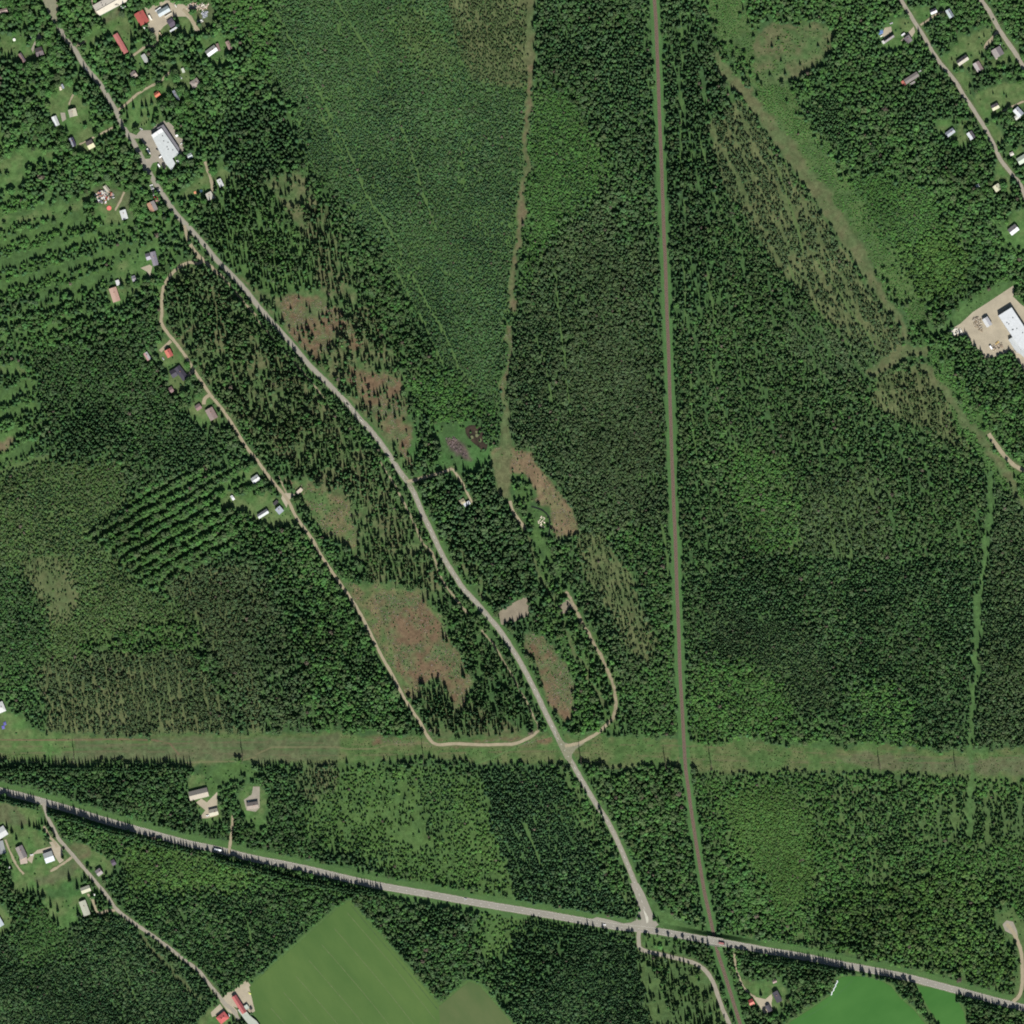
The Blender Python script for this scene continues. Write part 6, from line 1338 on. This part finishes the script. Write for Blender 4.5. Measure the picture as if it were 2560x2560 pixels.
# ------------------------------------------------------------------ the woods as masses
def forest(name, s, protos, label, cat):
    k = (P_s == s) & ~taken
    n = int(k.sum())
    x, y, h, r, c = P_x[k], P_y[k], P_h[k], P_r[k], P_c[k]
    i, j = ij(x, y)
    me = bpy.data.meshes.new(name); me.vertices.add(n)
    co_ = np.stack([(x - 1280) * S, (1280 - y) * S, Hh[j, i] - .15], -1).astype(np.float32)
    me.vertices.foreach_set('co', co_.ravel())
    a = me.attributes.new('size', 'FLOAT_VECTOR', 'POINT'); a.data.foreach_set('vector', np.stack([r, r, h], -1).astype(np.float32).ravel())
    a = me.attributes.new('tint', 'FLOAT_VECTOR', 'POINT'); a.data.foreach_set('vector', c.astype(np.float32).ravel())
    a = me.attributes.new('turn', 'FLOAT_VECTOR', 'POINT')
    t_ = np.zeros((n, 3), np.float32); t_[:, 2] = rng.uniform(0, 6.28, n); t_[:, 0] = rng.uniform(-.04, .04, n); t_[:, 1] = rng.uniform(-.04, .04, n)
    a.data.foreach_set('vector', t_.ravel())
    me.materials.append(FOL_I)
    ob = bpy.data.objects.new(name, me); col.objects.link(ob)
    tag(ob, label, cat, kind='stuff')
    ng = bpy.data.node_groups.new(name, 'GeometryNodeTree')
    ng.interface.new_socket('Geometry', in_out='INPUT', socket_type='NodeSocketGeometry')
    ng.interface.new_socket('Geometry', in_out='OUTPUT', socket_type='NodeSocketGeometry')
    gi, go = ng.nodes.new('NodeGroupInput'), ng.nodes.new('NodeGroupOutput')
    iop = ng.nodes.new('GeometryNodeInstanceOnPoints')
    jn = ng.nodes.new('GeometryNodeJoinGeometry')
    for pm in protos:
        po = bpy.data.objects.new(pm.name, pm)         # never linked to the scene: only the source shape
        oi = ng.nodes.new('GeometryNodeObjectInfo'); oi.inputs['Object'].default_value = po; oi.inputs['As Instance'].default_value = False
        g2 = ng.nodes.new('GeometryNodeGeometryToInstance')
        ng.links.new(oi.outputs['Geometry'], g2.inputs[0]); ng.links.new(g2.outputs[0], jn.inputs[0])
    def attr(nm):
        q_ = ng.nodes.new('GeometryNodeInputNamedAttribute'); q_.data_type = 'FLOAT_VECTOR'; q_.inputs['Name'].default_value = nm; return q_.outputs['Attribute']
    e2r = ng.nodes.new('FunctionNodeEulerToRotation')
    ng.links.new(attr('turn'), e2r.inputs[0])
    ng.links.new(gi.outputs[0], iop.inputs['Points']); ng.links.new(jn.outputs[0], iop.inputs['Instance'])
    iop.inputs['Pick Instance'].default_value = True
    ri = ng.nodes.new('FunctionNodeRandomValue'); ri.data_type = 'INT'; ri.inputs['Min'].default_value = 0; ri.inputs['Max'].default_value = len(protos) - 1
    iout = [o_ for o_ in ri.outputs if o_.enabled][0] if any(o_.enabled for o_ in ri.outputs) else ri.outputs[2]
    for ii in ri.inputs:
        if ii.type == 'INT' and ii.name == 'Min': ii.default_value = 0
        if ii.type == 'INT' and ii.name == 'Max': ii.default_value = len(protos) - 1
    ng.links.new(ri.outputs[2], iop.inputs['Instance Index'])
    ng.links.new(e2r.outputs[0], iop.inputs['Rotation']); ng.links.new(attr('size'), iop.inputs['Scale'])
    ng.links.new(iop.outputs[0], go.inputs[0])
    md = ob.modifiers.new('plants', 'NODES'); md.node_group = ng
    return ob
forest('spruce_forest', 0, PROTO['spruce'], 'dense dark spruce forest covering most of the land', 'forest')
forest('pine_forest', 1, PROTO['pine'], 'grey-green pine forest with flat airy crowns', 'forest')
forest('birch_forest', 2, PROTO['birch'], 'bright green birch forest and young thickets', 'forest')
forest('undergrowth', 3, PROTO['bush'], 'low bushes scattered over clearings and verges', 'bushes')
# ------------------------------------------------------------------ vehicles
TYRE = surf('tyre', (.02, .02, .02), .9)
def car(x, y, ang, rgb, label, kind='parked_car', L=4.5, Wd=1.8, cat='car', group=None):
    body = surf('car_paint', rgb, .35, .03, 1, spec=.5)
    zz = zroad(x, y)
    X, Y = W(x, y)
    root = empty(kind, (X, Y, zz + .12), ang, label=label, cat=cat, group=group)
    hl, hw = L / 2, Wd / 2
    prof = [(-hl, .35), (-hl, .78), (-hl * .9, .9), (-hl * .62, .95), (hl * .45, .92), (hl * .92, .75), (hl, .6), (hl, .35)]
    V = [(px, s * hw * (.93 if abs(px) > hl * .95 else 1), pz) for s in (-1, 1) for px, pz in prof]
    n = len(prof)
    F = [tuple(range(n)), tuple(range(2 * n - 1, n - 1, -1))] + [(i, n + i, n + (i + 1) % n, (i + 1) % n) for i in range(n)]
    mesh_obj('body', V, [f[::-1] for f in F], body, root)
    r0, r1 = (-hl * .72, hl * .38), (-hl * .5, hl * .1)
    V = [(r0[0], -hw * .92, .93), (r0[1], -hw * .92, .91), (r0[1], hw * .92, .91), (r0[0], hw * .92, .93), (r1[0], -hw * .72, 1.42), (r1[1], -hw * .72, 1.42), (r1[1], hw * .72, 1.42), (r1[0], hw * .72, 1.42)]
    mesh_obj('windows', V, [(0, 1, 5, 4), (1, 2, 6, 5), (2, 3, 7, 6), (3, 0, 4, 7)], GLASS, root)
    mb = MB(); mb.box(r1[0] - .03, r1[1] + .03, -hw * .74, hw * .74, 1.42, 1.48); mb.obj('car_roof', body, root)
    for sx in (-1, 1):
        for sy in (-1, 1):
            A_ = [2 * math.pi * i / 12 for i in range(12)]
            V = [(sx * hl * .62 + .32 * math.cos(a), sy * hw + dy, .32 + .32 * math.sin(a)) for dy in (-.12, .06) for a in A_]
            mesh_obj('wheel', V, [tuple(range(12)), tuple(range(23, 11, -1))] + [(i, 12 + i, 12 + (i + 1) % 12, (i + 1) % 12) for i in range(12)], TYRE, root)
    for sy in (-1, 1):
        mb = MB(); mb.box(hl - .06, hl + .02, sy * hw * .66 - .18, sy * hw * .66 + .18, .55, .7); mb.obj('headlight', FRAME, root)
    return root
def van(x, y, ang, L, Wd, H_, rgb, label, kind, cat, cab=True, group=None, cabrgb=None):
    body = surf('van_paint', rgb, .4, .04, 1, spec=.4)
    zz = zroad(x, y); X, Y = W(x, y)
    root = empty(kind, (X, Y, zz + .12), ang, label=label, cat=cat, group=group)
    hl, hw = L / 2, Wd / 2
    mb = MB(); e = 1.6 if cab else 0
    mb.box(-hl, hl - e, -hw, hw, .55, H_); mb.obj('body', body, root)
    mb = MB(); mb.box(-hl + .15, hl - e - .15, -hw + .12, hw - .12, H_, H_ + .06); mb.obj('roof', body, root)
    if cab:
        mb = MB()
        mb.add([(hl - e + .06, -hw * .96, .5), (hl, -hw * .96, .5), (hl, hw * .96, .5), (hl - e + .06, hw * .96, .5), (hl - e + .06, -hw * .9, H_ * .86), (hl - .55, -hw * .9, H_ * .86), (hl - .55, hw * .9, H_ * .86), (hl - e + .06, hw * .9, H_ * .86), (hl, -hw * .96, 1.2), (hl, hw * .96, 1.2)],
               [(4, 5, 6, 7), (0, 1, 8, 5, 4), (2, 3, 7, 6, 9), (1, 2, 9, 8), (3, 0, 4, 7)])
        cb = mb.obj('cab', surf('cab_paint', cabrgb or rgb, .4, .04, 1), root)
        mesh_obj('windscreen', [(hl + .01, -hw * .85, 1.28), (hl + .01, hw * .85, 1.28), (hl - .5, hw * .8, H_ * .85), (hl - .5, -hw * .8, H_ * .85)], [(0, 1, 2, 3)], GLASS, cb)
    for sx in (-.62, .68):
        for sy in (-1, 1):
            A_ = [2 * math.pi * i / 12 for i in range(12)]
            V = [(sx * hl + .42 * math.cos(a), sy * hw + dy, .42 + .42 * math.sin(a)) for dy in (-.2, .02) for a in A_]
            mesh_obj('wheel', V, [tuple(range(12)), tuple(range(23, 11, -1))] + [(i, 12 + i, 12 + (i + 1) % 12, (i + 1) % 12) for i in range(12)], TYRE, root)
    return root
D = math.radians
WH, BK, RD, SV, GY, BL_ = (.8, .8, .79), (.02, .02, .025), (.45, .05, .05), (.5, .5, .51), (.2, .2, .21), (.08, .12, .25)
van(545, 2124.5, D(-11), 11.5, 2.6, 3.1, (.82, .84, .83), 'long white bus driving on the highway at lower left', 'bus', 'bus', cab=True)
van(1804, 2357.5, D(-10), 9, 2.6, 3.0, (.30, .12, .11), 'dark red truck crossing the railway bridge', 'truck', 'truck', cabrgb=(.05, .04, .05))
car(868.5, 1010, D(-50), (.04, .035, .035), 'dark car driving on the main road', 'driving_car')
car(902, 1049, D(-50), (.5, .47, .4), 'pale car following on the main road in the tree shade', 'driving_car')
car(1164, 2247, D(170), (.45, .45, .45), 'light grey car on the highway right of the hay field', 'driving_car')
car(1510.5, 2311.5, D(-8), WH, 'white car on the highway left of the road junction', 'driving_car')
z = Z(320, 280)
(p,), = [z([(500, 955)])]
van(*p, D(-60), 9.5, 2.6, 3.2, (.80, .79, .72), 'long white box truck parked by the grass island', 'truck', 'truck')
(p,), = [z([(795, 1080)])]
van(*p, D(33), 5.8, 2.1, 2.6, WH, 'white van parked against the warehouse wall', 'van', 'van')
(p,), = [z([(752, 1300)])]
van(*p, D(-58), 5.8, 2.1, 2.6, WH, 'white van parked alone beside the southern grass patch', 'van', 'van')
for (q, c, w_) in (((850, 1110), BK, 'black car parked just below the white van at the warehouse'), ((872, 1160), GY, 'grey car between two dark cars at the warehouse wall'), ((912, 1212), BK, 'black car parked nearest the warehouse south corner'), ((710, 905), BK, 'black car parked beside the warehouse middle'), ((315, 410), SV, 'silver car at the northern entrance of the warehouse yard'), ((1298, 760), WH, 'white car at the dirt edge behind the warehouse')):
    car(*z([q])[0], D(35 if q[0] > 800 else -30), c, w_)
z = Z(220, 420)
cols = [((1528, 418), WH, 'white'), ((1545, 468), GY, 'dark grey'), ((1558, 505), SV, 'silver'), ((1578, 552), BK, 'black'), ((1592, 596), BK, 'black'), ((1610, 650), SV, 'silver'), ((1630, 700), RD, 'red'), ((1648, 742), RD, 'deep red'), ((1668, 788), (.6, .3, .3), 'pinkish')]
for n, (q, c, w_) in enumerate(cols):
    car(*z([q])[0], D(20), c, f'{w_} car, {ordn(n + 1)} from the north in the west line of used cars', group='used cars parked beside the orange-brown house')
cols = [((1680, 492), BK, 'black'), ((1705, 545), WH, 'white'), ((1688, 600), GY, 'grey'), ((1705, 655), WH, 'white'), ((1712, 735), (.5, .1, .1), 'crimson'), ((1725, 780), (.6, .35, .35), 'rosy'), ((1742, 832), WH, 'white'), ((1765, 880), SV, 'silver'), ((1790, 985), WH, 'white'), ((1800, 1095), SV, 'silver')]
for n, (q, c, w_) in enumerate(cols):
    car(*z([q])[0], D(20), c, f'{w_} car, {ordn(n + 1)} from the north in the roadside line of used cars', group='used cars parked beside the orange-brown house')
car(*z([(1300, 500)])[0], D(-60), WH, 'small white car north of the orange-brown house')
for zz_, q, a_, c, w_ in ((Z(0, 60), (745, 335), -60, WH, 'white car at the top of the pale driveway'), (Z(80, 200), (290, 800), 15, WH, 'white car parked in shade west of the white-roofed garage'),
    (Z(350, 840), (558, 545), -60, (.35, .35, .36), 'grey car in the yard of the red-tiled house'), (Z(0, 2020), (762, 1132), 10, WH, 'white car on the drive left of the white-slope barn'),
    (Z(2360, 60), (1340, 480), -50, WH, 'white car at the corner of the large square grey house'), (Z(2360, 60), (1268, 495), 60, (.25, .04, .04), 'dark red car in front of the large square grey house'), (Z(2360, 60), (1155, 580), 60, SV, 'silver car left of the dark red car on the forecourt'),
    (Z(2180, 20), (465, 372), 20, SV, 'silver car under trees north of the pink gravel'), (Z(2180, 20), (1155, 1525), 20, SV, 'silver car by the east gable of the long hall'),
    (Z(2360, 700), (622, 1610), -60, WH, 'white car at the grassy edge of the industrial yard'), (Z(450, 1940, 5.2), (358, 515), 10, WH, 'white car west of the small beige house'), (Z(450, 1940, 5.2), (895, 340), -80, WH, 'white car at the corner of the taupe-roofed house'),
    (Z(510, 2440, 6.0667), (380, 590), -60, SV, 'silver car beside the scarlet hip house'), (T(0, 0), (655, 525), -55, SV, 'silver car in tree shade on the main road edge'), (Z(300, 120), (1470, 715), -55, SV, 'silver car on the drive west of the hip house')):
    car(*zz_([q])[0], D(a_), c, w_)
van(*Z(160, 2120, 5.46)([(415, 632)])[0], D(72), 7.4, 2.4, 2.6, WH, 'white caravan parked east of the pale olive workshop', 'caravan', 'caravan', cab=False)
van(*Z(2360, 700)([(1135, 1635)])[0], D(-55), 6.5, 2.5, 3, WH, 'white box truck among machines in the industrial yard', 'truck', 'truck')
van(*Z(200, 0)([(1697, 430)])[0], D(-60), 8.2, 2.5, 3, (.78, .74, .62), 'cream box trailer beside the red-roofed hall', 'box_trailer', 'trailer', cab=False)
van(*Z(200, 0)([(1575, 690)])[0], D(-55), 6.2, 2.4, 2.8, WH, 'white box trailer south of the red-roofed hall', 'box_trailer', 'trailer', cab=False)
van(*Z(380, 0)([(572, 145)])[0], D(-60), 4.6, 1.6, 2.2, (.6, .58, .52), 'pale skip standing north in the works yard', 'skip_container', 'skip', cab=False)
van(*Z(320, 280)([(1180, 572)])[0], D(30), 3.8, 3.2, 2.6, WH, 'square white container behind the big grey warehouse', 'storage_container', 'container', cab=False)
car(*Z(510, 2440, 6.0667)([(692, 262)])[0], D(-50), (.7, .72, .2), 'yellow tractor parked by the hay field', 'tractor', L=4.2, Wd=2.0, cat='tractor')
car(*Z(2360, 700)([(1285, 1520)])[0], D(40), (.6, .42, .15), 'tan digger among scrap in the industrial yard', 'digger', L=6, Wd=2.4, cat='digger')
car(*Z(2360, 700)([(1385, 1600)])[0], D(-50), (.3, .22, .14), 'brown loader beside the tan digger', 'loader', L=6, Wd=2.2, cat='loader')

# ------------------------------------------------------------------ power line
WOOD = surf('pole_wood', (.09, .07, .055), .9, .2, 2)
base = [(186, 1893), (607, 1895), (1059, 1896), (1452, 1902), (1663, 1908), (1777, 1912), (2199, 1918), (2389, 1922)]
for n, (x, y) in enumerate(base):
    X, Y = W(x, y)
    root = empty('power_pole', (X, Y, 0), 0, label=f'{ordn(n + 1)} tall H-frame power pole from the left in the clearing', cat='power pole', group='H-frame poles of the power line')
    for s in (-1, 1):
        mb = MB(); mb.cyl(0, s * 3.2, 0, 24, .34, .24, 8); mb.obj('pole', WOOD, root)
    mb = MB(); mb.box(-.22, .22, -7.5, 7.5, 22.6, 23.1); mb.obj('crossarm', WOOD, root)
    for s in (-1, 1):
        mb = MB(); mb.add([(0, s * 3.2, 21), (.12, s * 3.2, 21), (.12, -s * 3.2, 15), (0, -s * 3.2, 15), (0, s * 3.2, 21.3), (.12, s * 3.2, 21.3), (.12, -s * 3.2, 15.3), (0, -s * 3.2, 15.3)], [(0, 1, 2, 3), (4, 5, 6, 7), (0, 1, 5, 4), (2, 3, 7, 6), (1, 2, 6, 5), (3, 0, 4, 7)]); mb.obj('brace', WOOD, root)
    for s in (-6.8, 0, 6.8):
        mb = MB(); mb.cyl(0, s, 21.4, 22.6, .12, n=6); mb.obj('insulator', DKM, root)
WIRE = surf('wire', (.12, .12, .12), .5)
for s, w_ in ((-6.8, 'southern'), (0, 'middle'), (6.8, 'northern')):
    mb = MB(); P = [(-250, 1890)] + base + [(2800, 1928)]
    for (x0, y0), (x1, y1) in zip(P[:-1], P[1:]):
        a = W(x0, y0); b = W(x1, y1)
        for k in range(8):
            q = []
            for t_ in (k / 8, (k + 1) / 8):
                X = a[0] + (b[0] - a[0]) * t_; Y = a[1] + (b[1] - a[1]) * t_ + s; zz = 21.4 - 16 * t_ * (1 - t_)
                q += [(X, Y - .03, zz), (X, Y + .03, zz), (X, Y, zz + .05)]
            mb.add(q, [(0, 1, 4, 3), (1, 2, 5, 4), (2, 0, 3, 5)])
    tag(mb.obj('power_cable', WIRE), f'{w_} power cable strung between the H-frame poles', 'cable', 'cables of the power line')

# ------------------------------------------------------------------ yard clutter
def heap(name, poly, n, cols, size, label, cat, seed=1, grp=None):
    """a heap of planks, logs or scrap pieces lying on each other: nobody could count it"""
    rr = random.Random(seed); xs_ = [p[0] for p in poly]; ys_ = [p[1] for p in poly]
    mats = [surf(name + '_piece', c, .8, .15, 1) for c in cols]
    mb = MB(); k = 0
    sl_, m = poly_mask(poly)
    while k < n:
        x, y = rr.uniform(min(xs_), max(xs_)), rr.uniform(min(ys_), max(ys_))
        i, j = ij([x], [y]); jj, ii = j[0] - sl_[0].start, i[0] - sl_[1].start
        if not (0 <= jj < m.shape[0] and 0 <= ii < m.shape[1] and m[jj, ii]): k += .2; continue
        X, Y = W(x, y); a = rr.choice((.5, .6, 2.1, 1.0)) + rr.uniform(-.3, .3); l, w_ = rr.uniform(*size[0]), rr.uniform(*size[1])
        zc = rr.uniform(0, size[2]); c, s = math.cos(a), math.sin(a)
        mb.prism([(X + c * u * l - s * v * w_, Y + s * u * l + c * v * w_) for u, v in ((-.5, -.5), (.5, -.5), (.5, .5), (-.5, .5))], 0 if zc < .4 else zc - .3, zc + rr.uniform(.2, .6), rr.randrange(len(mats)))
        k += 1
    return tag(mb.obj(name, None, mats=mats), label, cat, kind='stuff')
heap('scrap_heap', Z(220, 420)([(180, 620), (330, 530), (480, 560), (640, 640), (620, 740), (480, 760), (430, 850), (200, 850)]), 150, [(.05, .05, .07), (.3, .08, .06), (.5, .47, .4), (.12, .12, .14), (.42, .25, .18), (.6, .6, .58)], ((1, 4), (.8, 2), 1.8), 'dark scrap heap with red and white pieces beside the timber store', 'scrap', 3)
heap('timber_pile', Z(380, 0)([(820, 180), (1000, 50), (1180, 120), (1380, 90), (1350, 180), (1180, 250), (1000, 260)]), 120, [(.62, .56, .46), (.5, .42, .33), (.38, .25, .18), (.7, .66, .58)], ((2, 6), (.3, .8), 1.2), 'pale timber and rubble pile at the end of the works yard', 'timber', 4)
heap('stone_pile', Z(380, 0)([(1200, 280), (1350, 260), (1340, 400), (1220, 440)]), 60, [(.2, .22, .27), (.3, .33, .38), (.5, .5, .5)], ((.8, 2), (.8, 1.6), 1.2), 'blue-grey rubble pile on the grass behind the works yard', 'rubble', 5)
heap('block_pile', Z(380, 0)([(1080, 520), (1200, 460), (1240, 520), (1120, 580)]), 30, [(.7, .68, .62), (.6, .62, .58)], ((.8, 2.4), (.6, 1.2), 1), 'white blocks strewn beside the sandy lane', 'rubble', 6)
heap('log_pile', Z(2360, 700)([(700, 900), (820, 880), (900, 1000), (930, 1180), (940, 1260), (880, 1250), (760, 1130), (700, 1000)]), 170, [(.3, .24, .16), (.42, .36, .27), (.2, .15, .1), (.5, .46, .38)], ((1.5, 3.4), (.3, .7), 1.5), 'brown log piles curving round the light metal store', 'logs', 7)
heap('gypsum_pile', Z(2360, 700)([(160, 1250), (260, 1160), (400, 1180), (465, 1320), (330, 1290), (210, 1350)]), 70, [(.8, .76, .66), (.7, .66, .56), (.35, .33, .3)], ((1, 2.6), (.8, 1.8), 1.6), 'glaring white pile at the west tip of the industrial yard', 'pile', 8)
heap('machine_scrap', Z(2360, 700)([(1180, 1580), (1400, 1500), (1430, 1600), (1300, 1700), (1150, 1720)]), 60, [(.12, .1, .08), (.32, .26, .2), (.5, .42, .3)], ((1, 3), (.5, 1.4), 1.4), 'dark machine scrap around the white box truck', 'scrap', 9)
heap('pallet_stack', Z(2360, 700)([(1680, 1690), (1820, 1680), (1870, 1780), (1760, 1770)]), 34, [(.1, .1, .1), (.5, .5, .48), (.3, .28, .24)], ((1, 2), (.8, 1.4), 1.2), 'pallets and barrels along the industrial annex wall', 'pallets', 10)
heap('boulder_pile', Z(1100, 1040, 3.64)([(885, 960), (930, 900), (965, 930), (950, 1020), (900, 1000)]), 46, [(.62, .56, .42), (.5, .45, .34)], ((.8, 2.2), (.7, 1.8), .8), 'pale boulder pile beside the curved pit-bank shade at the centre', 'boulders', 11)
heap('gravel_heap', T(1, 1)([(1430, 1370), (1500, 1365), (1560, 1450), (1600, 1520), (1530, 1500), (1450, 1420)]), 120, [(.12, .085, .08), (.17, .13, .125), (.08, .06, .06)], ((.8, 2.2), (.7, 1.6), .9), 'purplish rubble mound in the emerald meadow by the dark pond', 'rubble', 12)
for n, (x, y) in enumerate([(2078 + (2094 - 2078) * t_, 2487 + (2452 - 2487) * t_) for t_ in np.linspace(0, 1, 15)]):
    X, Y = W(x + random.uniform(-1.3, 1.3), y); mb = MB(); mb.cyl(0, 0, 0, 1.25, .8, .8, 12); mb.cyl(0, 0, 1.25, 1.38, .8, .55, 12)
    ob = mb.obj('hay_bale', surf('bale_wrap', (.72, .76, .78), .4, .06, 1)); ob.location = (X, Y, .03)
    tag(ob, f'white wrapped bale, {ordn(n + 1)} from the south in the row by the bright field', 'bale', 'white wrapped bales by the bright field')
for nm, z, q, r, rgb, lb, cat in (('trampoline', Z(220, 420), (510, 970), 3.4, (.62, .17, .14), 'round salmon-red trampoline on the lawn west of the white-grey house', 'trampoline'), ('trampoline', Z(440, 360), (610, 1140), 2.3, (.03, .07, .10), 'round dark blue trampoline on the villa lawn', 'trampoline'),
                              ('trampoline', Z(440, 360), (462, 1175), 2.0, (.6, .26, .14), 'round orange trampoline on the villa lawn', 'trampoline'), ('satellite_dish', T(0, 3), (67, 750), 1.9, (.8, .8, .78), 'round white tank beside the vegetable rows', 'tank'), ('water_tank', Z(0, 60), (345, 380), 2.2, (.72, .75, .66), 'whitish tank on the far left lawn', 'tank')):
    root = empty('tank' if cat == 'tank' else nm, (*W(*z([q])[0]), 0), 0, label=lb, cat=cat)
    mb = MB(); mb.cyl(0, 0, .78, .92, r, n=20) if cat != 'tank' else mb.cyl(0, 0, .1, 1.9, r, r * .94, n=20); mb.obj('mat' if cat != 'tank' else 'shell', surf('round_' + cat, rgb, .6, .06, 1), root)
    for k in range(6):
        a = k * math.pi / 3; mb = MB(); mb.cyl(r * .97 * math.cos(a), r * .97 * math.sin(a), 0, .78 if cat != 'tank' else .12, .06, n=6); mb.obj('leg', DKM, root)
def tarp(z, P3, rgb, lb, cat='tarpaulin', nm='tarpaulin', h=.9):
    A, B, C_ = z(P3); D_ = (A[0] + C_[0] - B[0], A[1] + C_[1] - B[1])
    mb = MB(); q = [W(*p) for p in (A, B, C_, D_)]; cx = sum(p[0] for p in q) / 4; cy = sum(p[1] for p in q) / 4
    b_ = [(x, y, .06) for x, y in q]; t_ = [(cx + (x - cx) * .72, cy + (y - cy) * .72, h) for x, y in q]
    mb.add(b_ + t_, [(0, 3, 2, 1), (4, 5, 6, 7), (0, 1, 5, 4), (1, 2, 6, 5), (2, 3, 7, 6), (3, 0, 4, 7)])
    ob = mb.obj(nm, surf('tarp', rgb, .6, .12, .6)); bm = bmesh.new(); bm.from_mesh(ob.data); bmesh.ops.recalc_face_normals(bm, faces=bm.faces); bm.to_mesh(ob.data); bm.free()
    tag(ob, lb, cat)
tarp(Z(2180, 20), [(150, 545), (260, 500), (275, 610)], (.10, .17, .34), 'blue tarpaulin over a stack beside the pink gravel')
tarp(Z(0, 1740, 9.1), [(70, 600), (130, 570), (150, 650)], (.10, .10, .30), 'northern violet-blue tarpaulin at the left edge of the clearing')
tarp(Z(0, 1740, 9.1), [(30, 680), (95, 655), (115, 735)], (.12, .11, .36), 'southern violet-blue tarpaulin at the left edge of the clearing')
tarp(Z(80, 200), [(640, 150), (700, 130), (730, 235)], (.55, .49, .38), 'pale sand-coloured cover beside the blue-grey play hut')
tarp(T(1, 1), [(300, 1785), (340, 1748), (358, 1765)], (.50, .43, .34), 'pale sand heap beside the gravel crossroads', 'sand heap', 'sand_heap', 1.6)
tarp(Z(2180, 20), [(190, 680), (255, 645), (268, 672)], (.7, .68, .6), 'cream canoe-like trailer cover below the blue tarpaulin', 'trailer', 'covered_trailer', 1.2)

# felling waste left on the clear-cuts
rr = random.Random(99)
BR = [surf('brash_piece', c_, .95, .2, 1) for c_ in ((.20, .17, .14), (.13, .10, .08), (.24, .15, .10), (.10, .12, .06))]
mb = MB(); cutk = [k for k, q_ in enumerate(REG) if q_[6] in ('brown', 'clear2', 'sand')]
iscut = np.isin(rid, cutk) & ~open_
cy_, cx_ = np.where(iscut)
pk = np.random.default_rng(5).choice(len(cy_), min(5200, len(cy_)), replace=False)
for n_ in pk:
    x, y = gx[cx_[n_]] + rr.uniform(-1, 1), gx[cy_[n_]] + rr.uniform(-1, 1)
    if not (-20 < x < 2580 and -20 < y < 2580) or nB[cy_[n_], cx_[n_]] < .38: continue
    X, Y = W(x, y); a_ = rr.uniform(0, 3.14); l, w_ = rr.uniform(.8, 3.2), rr.uniform(.3, .9)
    c_, s_ = math.cos(a_), math.sin(a_)
    mb.prism([(X + c_ * u * l - s_ * v * w_, Y + s_ * u * l + c_ * v * w_) for u, v in ((-.5, -.4), (.5, -.5), (.45, .5), (-.5, .4))], 0, rr.uniform(.15, .7), rr.randrange(4))
tag(mb.obj('brash', None, mats=BR), 'scattered felling waste and stumps over the reddish clear-cuts', 'brash', kind='stuff')

# ------------------------------------------------------------------ water and painted pit-bank shade
WAT = surf('dark_water', (.018, .024, .014), .3, .5, .12, c2=(.055, .038, .026), spec=.3)
sheet('pond', [p for p in smooth_line(Z(1160, 1040, 8.4)([(25, 260), (100, 200), (200, 190), (300, 215), (380, 270), (400, 350), (460, 430), (490, 520), (490, 650), (450, 740), (380, 720), (300, 650), (200, 570), (110, 480), (40, 370), (25, 260)]), 4)][:-1], WAT, .10)
REED = surf('reed', (.12, .13, .065), .95, .2, .5)
for q, r in (((260, 335), 3), ((270, 410), 4.6), ((165, 450), 4.4), ((335, 510), 4.6)):
    X, Y = W(*Z(1160, 1040, 8.4)([q])[0]); mb = MB()
    mb.prism([(X + r * .58 * random.uniform(.8, 1.15) * math.cos(a), Y + r * .58 * random.uniform(.8, 1.15) * math.sin(a)) for a in np.linspace(0, 6.28, 14)[:-1]], .1, .4)
    tag(mb.obj('reed_islet', REED), {260: 'smallest pale reed islet at the top of the dark pond', 270: 'middle reed islet in the dark pond', 165: 'western reed islet in the dark pond', 335: 'southern reed islet in the dark pond'}[q[0]], 'islet')
ribbon('pit_bank_shade', smooth_line(Z(1100, 1040, 3.64)([(830, 825), (870, 835), (920, 850), (960, 880), (990, 920), (998, 980), (995, 1040), (988, 1092)])), 4.2, surf('pit_bank_shade', (.012, .016, .012), .3, .3, .3), .10, jag=.6)  # dark ribbon painted as the shade along a pit bank, not water
